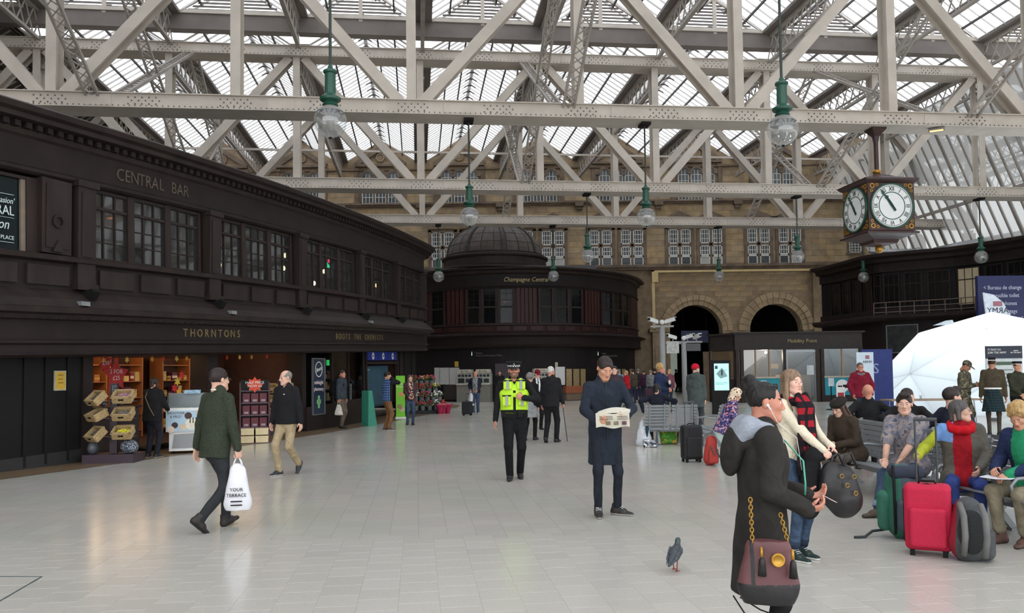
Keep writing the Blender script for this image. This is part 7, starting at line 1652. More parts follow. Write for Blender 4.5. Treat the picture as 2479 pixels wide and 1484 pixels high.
Pb = JP2['o'].matrix_basis @ ((JP2['wrL'] + JP2['wrR']) / 2); bag_c = blob('folded_coat', [('c', (-.14, 0, -.06), (-.17, .02, -.5), .07, .1, (0, 1, 0), 1.4), ('c', (-.14, 0, -.06), (.05, 0, -.05), .06, .05)], .011, .03, c_black, None, wr=.01, ws=9, loc=Pb, rz=math.radians(14)); tag(bag_c, 'black folded coat draped over the long-haired woman\'s arm', 'coat')
q_ = G(2003, 1214); bb = roundbox('shopping_bag', (0, 0, .13), (.14, .09, .13), .03, pattern('brown_print', [(0, (40, 34, 32)), (.5, (130, 104, 92)), (.7, (70, 58, 52))], 20), None, .014, loc=(q_.x, q_.y + .1, 0), rz=.2); tag(bb, 'dark patterned shopping bag on floor beneath black handbag', 'bag')
# newspaper
a_, b_ = JP3['hmR'] @ Vector((.025, 0, -.09)), JP3['hmL'] @ Vector((-.025, 0, -.09)); mid = (a_ + b_) / 2
t = thing('newspaper', 'folded newspaper held open by the man in the navy coat', 'newspaper', JP3['o'].matrix_basis @ mid, JP3['o'].rotation_euler.z)
M_news = mat('newsprint', S(196, 190, 172), .8, var=.08, scale=60); M_newsp = mat('newsprint_plain', S(198, 192, 176), .8, var=.06, scale=50)
m = MB(); n_ = 10; vs = []
for i in range(n_ + 1):
    x = -.19 + .38 * i / n_
    for z in (-.10, .06): vs.append((x, -.045 + .03 * (z + .1) / .16 - .06 * z, z + .012 * math.sin(i * .9)))
m.add(vs, [(2 * i, 2 * i + 2, 2 * i + 3, 2 * i + 1) for i in range(n_)]); m.build('front_page', M_news, t)
m = MB(); vs = []
for i in range(n_ + 1):
    x = -.17 + .37 * i / n_; vs += [(x, -.02 + .0 * i, .06), (x + .02, .05, .075 + .035 * math.sin(math.pi * i / n_) + .02 * i / n_)]
m.add(vs, [(2 * i, 2 * i + 2, 2 * i + 3, 2 * i + 1) for i in range(n_)]); m.build('folded_page', M_newsp, t)
for k in range(9): MB().bx(-.15 + .2 * (k // 5), -.0 + .17 * (k // 5), -.0525 + .011 * (k % 5), -.0495 + .011 * (k % 5), -.012 + .016 * (k % 5), -.006 + .016 * (k % 5)).build('print_line', mat('news_ink', S(110, 104, 94), .8), t)
for k in range(3): MB().bx(-.08 + k * .09, -.03 + k * .09, -.056, -.052, -.07, -.03).build('picture', mat('news_photo_%d' % k, S((110, 120, 90)[k], (96, 112, 60)[k], (70, 90, 72)[k]), .8, var=.3, scale=40), t)
# cane, phone, booklet
P0 = JP17['hmR'] @ Vector((.02, 0, -.08)); m = MB(); m.tube([P0 + Vector((.0, .03, .01)), P0 + Vector((0, -.06, .02))], .011, 8); m.tube([P0, Vector((P0.x - .06, P0.y - .12, .01))], .010, 8); m.T(JP17['o'].matrix_basis); tag(m.build('walking_cane', mat('cane_wood', S(60, 40, 30), .5)), 'dark wooden walking cane of the white-haired man', 'cane')
P0 = JP10['o'].matrix_basis @ (JP10['hmR'] @ Vector((.03, -.02, -.06))); tag(MB().box((0, 0, 0), (.06, .012, .12)).build('mobile_phone', mat('phone_white', S(210, 210, 212), .4), None, False, P0, math.radians(60)), 'white mobile phone held to the ear', 'phone')
P0 = JP28['o'].matrix_basis @ ((JP28['wrL'] + JP28['wrR']) / 2 + Vector((0, -.09, .0))); tag(MB().box((0, 0, 0), (.07, .12, .012)).build('mobile_phone', M_black, None, False, P0, .5), 'dark phone in the camouflage soldier\'s hands', 'phone')
P0 = J37['o'].matrix_basis @ ((J37['wrL'] + J37['wrR']) / 2 + Vector((.02, -.07, -.055))); t = thing('booklet', 'open white booklet resting on khaki knees', 'booklet', P0, math.radians(-50))
for s in (-1, 1): MB().box((s * .068, 0, .004), (.135, .2, .006), Matrix.Rotation(s * -.06, 3, 'Y')).build('page', mat('page_white', S(214, 216, 222), .7, var=.05, scale=60), t)
P0 = JP22['o'].matrix_basis @ (JP22['hmL'] @ Vector((-.02, 0, -.1))); tag(MB().ball((0, 0, 0), .05, 10, 8, None, (.7, .7, 1.3)).build('snack', mat('paper_wrap', S(206, 196, 184), .8, var=.2), None, True, P0), 'paper-wrapped snack in the blond man\'s hand', 'snack')
# things round the left-hand bench
q_ = G(1561, 1080)
bag('carrier_bag', 'crumpled translucent carrier bag on the bench end', 'bag', (q_.x, q_.y + .1, .62), 0, .36, .2, .5, mat('clear_polythene', S(196, 200, 204), .35, var=.12, scale=10, bump=.4), .014, wr=.016)
u = thing('umbrella', 'folded teal umbrella with crook handle standing in a bag', 'umbrella', (q_.x + .06, q_.y + .02, 0), 0)
MB().tube([(0, 0, .42), (0, 0, .78), (.0, 0, .82), (.015, 0, .845), (.045, 0, .85), (.06, 0, .82)], .009, 8).build('crook', mat('crook_dark', S(32, 44, 50), .5), u, True); MB().lathe([(.01, .2), (.03, .3), (.045, .55), (.012, .66)], (0, 0, 0), 10).build('canopy', C('umbrella_teal', 40, 70, 84), u, True)
q_ = G(1621, 1076); gb_ = blob('shopping_bag', [('b', (0, 0, .16), (.19, .1, .15), .04)], .014, .02, pattern('green_bag', [(0, (70, 130, 50)), (.55, (96, 152, 60)), (.78, (180, 150, 60))], 16), None, wr=.008, loc=(q_.x, q_.y + .15, 0)); tag(gb_, 'bright green reusable shopping bag under the bench', 'bag')
q_ = G(1645, 1074); gb_ = blob('holdall', [('b', (0, 0, .13), (.17, .12, .13), .06)], .014, .02, c_bs, None, loc=(q_.x + .06, q_.y + .2, 0)); tag(gb_, 'small black holdall under the bench', 'bag')
q_ = G(1568, 1082); gb_ = blob('trainers_bag', [('b', (0, 0, .09), (.13, .1, .08), .05), ('c', (-.1, -.08, .05), (.12, -.1, .05), .05, .05)], .013, .02, pattern('grey_white_print', [(0, (150, 154, 158)), (.5, (214, 216, 216)), (.7, (60, 66, 74))], 16), None, wr=.012, loc=(q_.x + .02, q_.y - .05, 0)); tag(gb_, 'grey and white bundle on floor by bench leg', 'bag')

# ================================================================ pigeon
q_ = G(1635, 1382); pg = blob('pigeon', [('c', (0, .03, .135), (0, -.045, .155), .052, .05), ('c', (0, .06, .12), (0, .17, .075), .038, .012, (0, 0, 1), 1.6), ('c', (0, -.06, .17), (0, -.082, .225), .032, .022), ('e', (0, -.092, .243), (.019, .024, .02)), ('c', (0, -.11, .24), (0, -.128, .234), .007, .003)], .0055, .02, [mat('pigeon_grey', S(62, 66, 72), .7, var=.2, scale=40), mat('pigeon_neck', S(54, 70, 66), .4, var=.25, scale=40)], None, lambda c: ((c[:, 1] < -.055) & (c[:, 2] > .16)).astype(int), loc=(q_.x, q_.y, 0), rz=math.radians(152))
tag(pg, 'dark grey pigeon walking on the floor', 'pigeon')
M_pl = mat('pigeon_leg', S(150, 80, 76), .6)
for s in (-1, 1):
    m = MB(); y = -.03 * s; m.tube([(s * .022, .0, .105), (s * .022, y * .6, .055), (s * .022, y, .012)], .005, 6)
    for a in (-.6, 0, .6): m.tube([(s * .022, y, .008), (s * .022 + .03 * math.sin(a), y - .032 * math.cos(a), .005)], .004, 5)
    m.tube([(s * .022, y, .008), (s * .022, y + .02, .005)], .004, 5); m.build('leg', M_pl, pg, True)
    blob('wing', [('c', (s * .047, -.02, .165), (s * .038, .1, .12), .034, .014, (1, 0, 0), 2.6), ('c', (s * .038, .08, .12), (s * .018, .175, .085), .018, .006, (1, 0, 0), 2)], .006, .015, mat('pigeon_wing', S(70, 76, 82), .7, var=.3, scale=30), pg)
    MB().ball((s * .016, -.1, .247), .004, 6, 4).build('eye', mat('pigeon_eye', S(180, 90, 40), .3), pg)
# ================================================================ dome tent and army stand
dcn = Vector((atY(2410, 1000, 31.5).x, 31.5, 0)); RD, ZD = 4.85, -1.15
tent = thing('dome_tent', 'large white geodesic fabric dome tent', 'tent', dcn)
import bmesh as _bm
bm = _bm.new(); _bm.ops.create_icosphere(bm, subdivisions=2, radius=RD, matrix=Rz(.35)); M_tent = thinglass('white_pvc', (.93, .97, 1.0), .55, .97, .4, .03); M_tube = mat('tent_tube', S(200, 206, 210), .4)
edges = set()
for f in list(bm.faces):
    vs = [v.co + Vector((0, 0, ZD)) for v in f.verts]
    if max(v.z for v in vs) < 0.02: continue
    c = sum(vs, Vector()) / 3; n = f.normal
    vs = [Vector((v.x, v.y, max(v.z, 0.0))) for v in vs]
    p = MB(); inner = [v.lerp(c, .012) for v in vs]; p.add([v + n * .03 for v in inner] + [v - n * .01 for v in vs], [(0, 1, 2), (0, 3, 4, 1), (1, 4, 5, 2), (2, 5, 3, 0), (5, 4, 3)]); p.build('fabric_panel', M_tent, tent)
bm.free()
ld = bpy.data.lights.new('tent_fill', 'POINT'); ld.energy = 1500; ld.color = (.92, .97, 1); ld.shadow_soft_size = .6; lo_ = bpy.data.objects.new('tent_fill', ld); COL.objects.link(lo_); lo_.location = dcn + Vector((0, 0, 2.6))  # fill light added inside the tent to whiten its fabric
# small vent flap on the crown
p0_ = atY(2296, 779, 31.0) - dcn; MB().prism([(p0_.x - .45, p0_.z - .12), (p0_.x + .05, p0_.z + .06), (p0_.x + .12, p0_.z - .1)], .5, Matrix.Translation((0, p0_.y - .2, 0))).build('vent_flap', M_tent, tent)
# poster stand
def stand_frame(px0, px1, py0, Y): a, b = atY(px0, py0, Y), atY(px1, py0, Y); return a.x, b.x, a.z
xa, xb, zt_ = stand_frame(2386, 2474, 838, 25.2); t = thing('army_poster_stand', 'tall recruitment poster stand with navy header beside the dome', 'poster stand', ((xa + xb) / 2, 25.2, 0)); w_ = (xb - xa)
MB().bx(-w_ / 2, w_ / 2, 0, .04, .1, zt_ - .38).build('poster_sheet', mat('poster_pale', S(196, 204, 204), .6, var=.08, scale=5), t); MB().bx(-w_ / 2, w_ / 2, -.01, .04, zt_ - .38, zt_).build('header', mat('poster_navy', S(38, 46, 62), .6), t)
text('lettering', 'IT PAYS TO\nJOIN THE ARMY', .088, Matrix.Translation((-w_ / 2 + .05, -.015, zt_ - .16)) @ Matrix.Rotation(math.pi / 2, 4, 'X'), M_white, t, .003, 'LEFT', .9); text('lettering', 'ARMY\nBE THE BEST', .058, Matrix.Translation((w_ / 2 - .2, -.015, zt_ - .18)) @ Matrix.Rotation(math.pi / 2, 4, 'X'), M_white, t, .003)
MB().bx(-w_ / 2 + .06, w_ / 2 - .06, -.012, 0, zt_ - .58, zt_ - .48).build('caption_bar', mat('poster_green', S(70, 92, 70), .6), t)
for i in range(5): MB().bx(-w_ / 2 + .08 + (i % 2) * .2, w_ / 2 - .3, -.008, 0, zt_ - .75 - i * .12, zt_ - .71 - i * .12).build('text_line', mat('poster_text', S(130, 138, 140), .7), t)
for s in (-1, 1): MB().box((s * w_ * .35, .02, .05), (.08, .5, .1)).build('foot', M_steel, t)
# pull-up banner behind the man in crimson
xa, xb, zt_ = stand_frame(2073, 2114, 853, 27.0); t = thing('pull_up_banner', 'slim white pull-up banner behind the crimson-jacketed man', 'banner', ((xa + xb) / 2, 27.0, 0)); w_ = xb - xa
MB().bx(-w_ / 2, w_ / 2, 0, .012, .08, zt_).build('sheet', mat('banner_pale', S(196, 212, 222), .6, var=.04), t); MB().bx(-w_ / 2 - .03, w_ / 2 + .03, -.08, .1, 0, .09).build('cassette', M_steel, t)
text('lettering', 'ARMY', .12, Matrix.Translation((w_ * .14, -.005, zt_ - .32)) @ Matrix.Rotation(math.pi / 2, 4, 'X'), mat('army_print', S(40, 44, 60)), t, .003); MB().bx(w_ * .02, w_ * .26, -.005, 0, zt_ - .22, zt_ - .1).build('crest', mat('crest_red', S(150, 100, 110)), t)
xa, xb, zt_ = stand_frame(2112, 2150, 845, 29.0)
t = thing('blue_banner', 'dark blue banner with white S beside the dome edge', 'banner', ((xa + xb) / 2, 29.4, 0)); MB().bx(-.5, .6, 0, .03, .05, zt_).build('sheet', mat('banner_blue', S(24, 44, 110), .6), t); text('lettering', 'S', .5, Matrix.Translation((.0, -.01, zt_ - .7)) @ Matrix.Rotation(math.pi / 2, 4, 'X'), mat('letter_paleblue', S(140, 150, 190), .6), t, .003); MB().bx(-.5, .6, -.1, .1, 0, .05).build('base', M_black, t)
# folding table beside the tent
q_ = atY(2255, 985, 24.0); t = thing('folding_table', 'long pale folding table before the dome tent', 'table', (q_.x, 24.0, 0)); L = (2338 - 2118) / F * 24
MB().bx(-L / 2, L / 2, -.38, .38, .70, .74).build('table_top', mat('table_wood', S(150, 130, 108), .6, var=.1), t)
for sx in (-1, 1):
    for sy in (-1, 1): MB().tube([(sx * (L / 2 - .25), sy * .3, .7), (sx * (L / 2 - .2), sy * .33, 0)], .018, 8).build('leg', M_steel, t)
for i, x in enumerate((-.3, .55)):
    P = Vector((q_.x + x, 24.0, .74)); o = thing('water_glass', 'small clear glass on the folding table', 'glass', P, 0, 'glasses on the folding table'); MB().lathe([(.0, .003), (.03, .003), (.036, .11), (.033, .11), (.028, .01), (0, .01)], (0, 0, 0), 12).build('cup', thinglass('clear_glass', (.9, .92, .92), .95, .1), o, True)
# sign post with A4 notice, small red sign
q_ = atY(2013, 975, 33.0); t = thing('notice_post', 'slim black post carrying a white notice before the kiosk', 'sign', (q_.x, 33.0, 0)); zn = atY(2013, 925, 33).z
MB().tube([(0, 0, 0), (0, 0, zn)], .025, 8).build('post', M_black, t); MB().box((0, -.03, zn), (.22, .02, .32)).build('notice', mat('pale_notice', S(196, 204, 206)), t); MB().lathe([(0, .0), (.2, .0), (.2, .03), (.03, .05)], (0, 0, 0), 16).build('base', M_black, t)
q_ = atY(2035, 960, 30.0); t = thing('red_notice_stand', 'small white and red notice board beside the kiosk post', 'sign', (q_.x, 30.0, 0)); zn = atY(2035, 937, 30).z
MB().bx(-.14, .16, 0, .03, zn - .65, zn).build('board', M_white, t); MB().bx(-.1, .12, -.01, 0, zn - .5, zn - .2).build('red_block', mat('notice_red', S(170, 40, 50), .6), t); MB().tube([(0, .02, 0), (0, .02, zn - .6)], .02, 6).build('post', M_steel, t); MB().lathe([(0, .0), (.18, .0), (.18, .02), (0, .03)], (0, 0, 0), 14).build('base', M_steel, t)
# framed picture high on the right building
P0 = RW.M(RW.at_px(2185, .9), .88, 0); zz = atY(2185, 820, P0.translation.y).z; t = thing('picture_frame', 'dark framed poster on the wall left of dome', 'poster', (P0.translation.x, P0.translation.y, zz), math.atan2(P0[1][0], P0[0][0]))
MB().bx(-.85, .85, -.05, 0, -.8, .8).build('frame', mat('silver_frame', S(110, 112, 114), .4), t); MB().bx(-.78, .78, -.06, -.05, -.73, .73).build('print', mat('dark_print', S(36, 38, 36), .4, var=.6, scale=3), t)

# ================================================================ digital totem, camera poles, passage
q_ = G(1749, 1003); Yq = q_.y; t = thing('information_totem', 'black digital information totem with lit pale screen', 'screen', (q_.x, Yq, 0), math.radians(-4)); k_ = Yq / F; wt_ = 44 * k_; zt_ = atY(1749, 872, Yq).z
MB().bx(-wt_ / 2, wt_ / 2, 0, .22, 0, zt_).build('housing', M_black, t)
zb_ = atY(1749, 945, Yq).z; zs_ = atY(1749, 880, Yq).z; sc_ = MB().bx(-wt_ / 2 + .07, wt_ / 2 - .07, -.015, 0, zb_, zs_).build('screen', mat('screen_glow', S(190, 224, 220), .3, var=.04, scale=4, emit=S(150, 222, 220), es=.75), t)
MB().prism([(-.2, zb_ + .62), (.02, zb_ + .85), (.22, zb_ + .52), (-.04, zb_ + .44)], .006, Matrix.Translation((0, -.025, 0))).build('map_shape', mat('map_grey', S(120, 150, 150), .5, emit=S(120, 160, 160), es=.3), sc_); MB().bx(-.01, .03, -.032, -.025, zb_ + .56, zb_ + .76).build('map_detail', M_black, sc_)
text('lettering', 'Welcome to Glasgow\nCentral station', .052, Matrix.Translation((-wt_ / 2 + .1, -.018, zb_ + .26)) @ Matrix.Rotation(math.pi / 2, 4, 'X'), mat('screen_text', S(30, 90, 96), .5), sc_, .002, 'LEFT'); MB().bx(-wt_ / 2 + .1, -wt_ / 2 + .2, -.02, -.015, zs_ - .2, zs_ - .08).build('logo', mat('logo_teal', S(20, 80, 96), .5), sc_); text('lettering', 'Tickets', .07, Matrix.Translation((wt_ / 2 - .24, -.018, zs_ - .25)) @ Matrix.Rotation(math.pi / 2, 4, 'X'), mat('logo_red', S(120, 50, 40)), sc_, .002)
M_cam = mat('camera_white', S(206, 208, 206), .4, var=.03)
def cctv(parent, p, yaw, pit=-.25, L=.42):
    M = Matrix.Translation(p) @ Rz(yaw) @ Matrix.Rotation(pit, 4, 'X'); b = MB(); b.box((0, 0, .06), (.13, L, .12)); b.box((0, -.05, .13), (.16, L * 1.05, .02)); b.T(M); c = b.build('camera_body', M_cam, parent); MB().tube([(0, -L / 2, .06), (0, -L / 2 - .03, .06)], .045, 10).T(M).build('lens', M_black, c); MB().tube([(0, .08, 0), (0, .08, -.1)], .025, 6).T(M).build('bracket', M_grey, c)
def pole(label, px, py_base, py_top, cams, arm, boards):
    q = G(px, py_base); zt = atY(px, py_top, q.y).z; t = thing('camera_pole', label, 'camera pole', (q.x, q.y, 0)); k = q.y / F
    MB().tube([(0, 0, 0), (0, 0, zt)], .11, 12).build('pole', M_grey, t, True); MB().lathe([(.25, 0), (.25, .05), (.12, .08)], (0, 0, 0), 14).build('base', M_grey, t)
    MB().bar((-arm * k, 0, zt), (arm * k, 0, zt), .08, .07).build('cross_arm', M_grey, t); MB().ball((-.0, 0, zt + .16), .1, 10, 8).build('dome_sensor', M_cam, t, True)
    for dx, yw in cams: cctv(t, (dx * k, -.05, zt + .16), yw)
    for nm, dx, y0, y1, w, mm in boards:
        z0, z1 = atY(px, y1, q.y).z, atY(px, y0, q.y).z; b = MB().bx((dx - w / 2) * k, (dx + w / 2) * k, -.1, -.04, z0, z1).build(nm, mm, t)
        MB().bar((min(0, dx) * k, -.02, z1 - .1), (max(0, dx) * k, -.02, z1 - .1), .04, .04).build('board_arm', M_grey, t)
    return t
pole('tall grey camera pole with two white cameras before the left arch', 1607, 1000, 790, ((-22, -1.0), (20, 1.2)), 28, ())
pole('lower grey camera pole with cameras and hanging sign boards', 1659, 992, 828, ((-30, -1.2), (12, 1.0), (32, .4)), 44, (('notice_board', -28, 826, 855, 30, mat('board_pale', S(176, 178, 172), .6, var=.25, scale=12)), ('screen_board', 22, 832, 850, 34, mat('board_dark', S(30, 34, 34), .3))))
t = thing('passage_sign', 'blue overhead direction sign inside the left arch', 'sign', atY(1682, 815, 57.5)); MB().bx(-.95, .95, 0, .1, -.42, .42).build('board', mat('sign_blue', S(22, 30, 78)), t); text('lettering', '< Trains\n< Toilets', .22, Matrix.Translation((-.6, -.01, .05)) @ Matrix.Rotation(math.pi / 2, 4, 'X'), M_signw, t, .004, 'LEFT'); MB().tube([(-.8, .05, .4), (-.8, .05, 3.3)], .02, 6).build('hanger', M_black, t); MB().tube([(.8, .05, .4), (.8, .05, 3.3)], .02, 6).build('hanger', M_black, t)
Pp = atY(1641, 950, 70); t = thing('lit_poster_wall', 'pale lit hoarding at the end of the passage', 'hoarding', (Pp.x, 76, 0)); MB().bx(-1.0, 1.2, 0, .1, 0, 3.4).build('panel', mat('lit_hoarding', S(150, 158, 150), .6, var=.15, scale=2, emit=S(150, 160, 150), es=.5), t); MB().bx(-1.05, 1.25, -.02, .12, 3.4, 3.5).build('frame', M_steel, t)

# ================================================================ chocolate shop
def lwall(px, d, z=0.0): return LP.M(SQ(px), d, z)
def rzM(M): return math.atan2(M[1][0], M[0][0])
def wthing(name, label, cat, px, d, z=0.0, group=None): M = lwall(px, d, 0); p = M.translation; return thing(name, label, cat, (p.x, p.y, z), rzM(M), group)
# yellow framed notice on the black wall
t = wthing('framed_notice', 'yellow notice in pale frame on the black wall', 'notice', 142, .99, 1.62); MB().bx(-.13, .13, -.03, 0, -.19, .19).build('frame', mat('frame_pale', S(170, 172, 160), .5), t); MB().bx(-.11, .11, -.035, -.03, -.17, .17).build('sheet', mat('sheet_yellow', S(196, 160, 54), .7, var=.08, scale=20), t)
for i, z in enumerate((.1, .02, -.05)): MB().bx(-.06, .06, -.038, -.035, z, z + .014).build('text_line', mat('notice_ink', S(110, 84, 30), .7), t)
M_shelf = mat('warm_shelf_wood', S(150, 92, 50), .5, var=.15, scale=3); box_c = [mat('choc_box_%d' % i, S(*c), .5, var=.1) for i, c in enumerate(((196, 170, 110), (120, 30, 36), (206, 196, 176), (150, 96, 50), (90, 40, 60), (170, 140, 60)))]
for qi, lb in ((.75, 'left of the red star posters'), (1.95, 'behind the black-clad shopper'), (3.15, 'behind the ice cream freezer'), (5.0, 'behind the walking man'), (6.25, 'behind the half price stand')):
    M = LP.M(QA + qi, 3.2, 0); t = thing('display_shelves', 'tall wooden display shelves with boxes ' + lb, 'shelves', (M.translation.x, M.translation.y, .05), rzM(M)); W_ = 1.05
    for s in (-1, 1): MB().bx(s * W_ / 2 - .02, s * W_ / 2 + .02, -.3, .1, 0, 2.1).build('upright', M_shelf, t)
    MB().bx(-W_ / 2, W_ / 2, .08, .1, 0, 2.1).build('back_panel', M_choc, t)
    for k in range(5): MB().bx(-W_ / 2, W_ / 2, -.3, .1, .3 + k * .4, .32 + k * .4).build('shelf', M_shelf, t)
    for k in range(4):
        x = -W_ / 2 + .1
        while x < W_ / 2 - .12:
            ww = random.uniform(.1, .2); hh = random.uniform(.1, .28); P = t.matrix_basis @ Vector((x + ww / 2, -.12, .32 + k * .4)); o = thing('chocolate_box', 'small chocolate box on the shelves ' + lb, 'box', P, t.rotation_euler.z, 'chocolate boxes on the shop shelves')
            MB().bx(-ww / 2, ww / 2, -.1, .1, 0, hh).build('carton', random.choice(box_c), o); MB().bx(-ww / 2 - .003, ww / 2 + .003, -.103, -.1, hh * .3, hh * .6).build('label', random.choice(box_c), o); x += ww + .05
# red star posters
def star(r0, r1, n=5): return [((r0 if i % 2 == 0 else r1) * math.sin(math.pi * i / n), (r0 if i % 2 == 0 else r1) * math.cos(math.pi * i / n)) for i in range(2 * n)]
t = wthing('star_poster', 'large red star price poster hung in the chocolate shop', 'poster', 345, 1.7, 1.72); MB().prism(star(.38, .2), .01).build('star', mat('poster_red', S(170, 30, 32), .6), t); text('lettering', '3 FOR\n£25', .14, Matrix.Translation((0, -.006, 0)) @ Matrix.Rotation(math.pi / 2, 4, 'X'), mat('poster_pink', S(220, 190, 180), .6), t, .003)
MB().tube([(0, .005, .36), (0, .005, .62)], .003, 4).build('string', M_black, t)
t = wthing('star_poster', 'small red price poster marked 10 in the chocolate shop', 'poster', 322, 1.75, 1.98); MB().prism(star(.2, .13, 7), .01).build('star', mat('poster_red', S(170, 30, 32)), t); text('lettering', '£10', .13, Matrix.Translation((0, -.006, 0)) @ Matrix.Rotation(math.pi / 2, 4, 'X'), M_white, t, .003)
MB().tube([(0, .005, .18), (0, .005, .4)], .003, 4).build('string', M_black, t)
for i, px in enumerate((262, 292, 318, 378, 405, 440, 462, 560, 590, 620, 655)):  # autumn leaf bunting
    t = wthing('paper_leaf', 'paper autumn leaf hanging from the shop fascia', 'decoration', px, 1.12, 1.94 + .028 * (LP.at(SQ(px), 1.1).y - 14), 'paper leaves along the shop front'); MB().prism(star(.075, .035, 6), .006).build('leaf', mat('leaf_%d' % (i % 3), S(*((196, 140, 50), (180, 50, 30), (206, 180, 90))[i % 3]), .7), t)
for i, (px, z, c) in enumerate(((455, 1.55, (200, 170, 60)), (448, 1.4, (186, 40, 34)), (460, 1.3, (226, 160, 50)), (465, 1.7, (190, 40, 36)), (452, 1.05, (190, 30, 50)))):
    t = wthing('paper_leaf', 'bright paper autumn leaf stuck inside the pillar glass', 'decoration', px, 1.3, z, 'paper leaves beside the freezer'); MB().prism(star(.12, .06, 6), .006).build('leaf', mat('leafb_%d' % i, S(*c), .7), t)
# lamps inside the shop
for i, (px, e) in enumerate(((300, 22), (380, 22), (470, 16), (600, 18), (690, 12))):
    M = lwall(px, 2.2, 0); z = 2.02; t = thing('shop_spotlight', 'warm recessed spotlight in the shop ceiling', 'light', M.translation + Vector((0, 0, z + .15)), 0, 'spotlights in the shop ceiling'); MB().lathe([(.05, .0), (.07, .0), (.07, .06), (0, .06)], (0, 0, 0), 12).build('ring', M_steel, t); MB().lathe([(0, .01), (.05, .01)], (0, 0, 0), 12).build('bulb', mat('spot_glow', (1, .8, .55), .5, emit=(1, .75, .45), es=1.5), t)
    ld = bpy.data.lights.new('spot_glow', 'POINT'); ld.energy = e; ld.color = (1, .66, .36); ld.shadow_soft_size = .4; lo_ = bpy.data.objects.new('spot_glow', ld); COL.objects.link(lo_); lo_.parent = t; lo_.location = (0, 0, -.12)
# counter with jars
t = wthing('shop_counter', 'dark shop counter in front of the assistant', 'counter', 300, 1.75, 0); MB().bx(-.9, .9, -.3, .3, 0, 1.0).build('body', mat('counter_brown', S(46, 34, 30), .5), t); MB().bx(-.95, .95, -.34, .34, 1.0, 1.04).build('counter_top', M_wood, t)
for i in range(6): P = t.matrix_basis @ Vector((.1 + i * .12, -.1 + .1 * (i % 2), 1.04)); o = thing('lolly_jar', 'small wrapped sweets cluster on the shop counter', 'sweets', P, 0, 'sweets on the counter'); blob('sweets', [('e', (0, 0, .07), (.05, .05, .07))], .014, .01, pattern('foil_print', [(0, (60, 64, 70)), (.4, (160, 166, 172)), (.7, (90, 96, 110))], 60), o)
# ice cream freezer
q_ = G(436, 1100); t = thing('ice_cream_freezer', 'white ice cream freezer with printed front and glass lid', 'freezer', (q_.x - .02, q_.y + .42, 0), rzM(lwall(436, 1.0)) - .62 - .35); W_, D_ = .80, .62
MB().bx(-W_ / 2 + .06, W_ / 2 - .06, -D_ / 2 + .06, D_ / 2, .06, .5).build('lower_body', M_white, t); MB().bx(-W_ / 2, W_ / 2, -D_ / 2, D_ / 2, .48, .96).build('upper_body', M_white, t)
M_icec = mat('freezer_print', S(176, 204, 220), .5, var=.04); fp_ = MB().bx(-W_ / 2 + .01, W_ / 2 - .01, -D_ / 2 - .006, -D_ / 2, .49, .93).build('printed_front', M_icec, t)
for x, z, r, c in ((.05, .82, .075, (72, 48, 42)), (-.22, .62, .065, (60, 42, 38)), (.34, .72, .07, (64, 44, 40)), (.25, .88, .05, (210, 178, 156)), (-.3, .53, .075, (222, 204, 184)), (-.05, .58, .07, (222, 200, 170)), (.12, .64, .13, (232, 224, 204))):
    m = MB(); m.lathe([(0, .006), (r, .006), (r, 0)], (x, -D_ / 2 - .006 - .002 * r, z), 18, None, Matrix.Rotation(math.pi / 2, 3, 'X')); m.build('scoop_picture', mat('scoop_%d_%d' % (c[0], c[1]), S(*c), .6, var=.1), fp_)
for x in (.08, .14, .2): MB().bx(x, x + .02, -D_ / 2 - .016, -D_ / 2 - .012, .66, .78).build('sauce_stripe', mat('sauce', S(50, 34, 30), .6), fp_)
text('lettering', 'SMOOTHER\n& MILD!', .075, Matrix.Translation((-.2, -D_ / 2 - .01, .84)) @ Matrix.Rotation(math.pi / 2, 4, 'X'), mat('choc_text', S(96, 74, 66), .6), fp_, .002, 'CENTER', .9)
MB().prism([(-W_ / 2 + .12, .12), (W_ / 2 - .25, .12), (W_ / 2 - .1, .44), (-W_ / 2 + .16, .42)], .01, Matrix.Translation((0, -D_ / 2 + .048, 0))).build('vent_grille', mat('vent_grey', S(150, 152, 152), .5, var=.2, scale=80), t)
MB().bx(-W_ / 2, W_ / 2, -D_ / 2, D_ / 2, .96, .99).build('rim', M_white, t)
g = MB(); g.quad((-W_ / 2, -D_ / 2, .99), (W_ / 2, -D_ / 2, .99), (W_ / 2, D_ / 2 - .2, 1.3), (-W_ / 2, D_ / 2 - .2, 1.3)); g.quad((-W_ / 2, D_ / 2 - .2, 1.3), (W_ / 2, D_ / 2 - .2, 1.3), (W_ / 2, D_ / 2, 1.3), (-W_ / 2, D_ / 2, 1.3))
for s in (-1, 1): g.add([(s * W_ / 2, -D_ / 2, .99), (s * W_ / 2, D_ / 2 - .2, 1.3), (s * W_ / 2, D_ / 2, 1.3), (s * W_ / 2, D_ / 2, .99)], [(0, 1, 2, 3)])
g.build('glass_lid', thinglass('freezer_glass', (.86, .9, .9), .95, .08, .05, .15), t)
MB().bx(-W_ / 2, W_ / 2, D_ / 2 - .03, D_ / 2, .99, 1.3).build('back_rail', M_steel, t); MB().box((.1, D_ / 2 - .2, 1.33), (.34, .22, .01), Matrix.Rotation(.3, 3, 'X')).build('lid_poster', mat('lid_poster', S(170, 206, 230), .6, var=.3, scale=12), t)
for i in range(10): MB().lathe([(0, .0), (.045, 0), (.05, .06), (0, .06)], (-.32 + (i % 5) * .16, -.12 + (i // 5) * .2, .93), 12).build('ice_cream_tub', mat('tub_%d' % (i % 3), S(*((90, 130, 150), (170, 176, 110), (150, 170, 180))[i % 3]), .5), t)
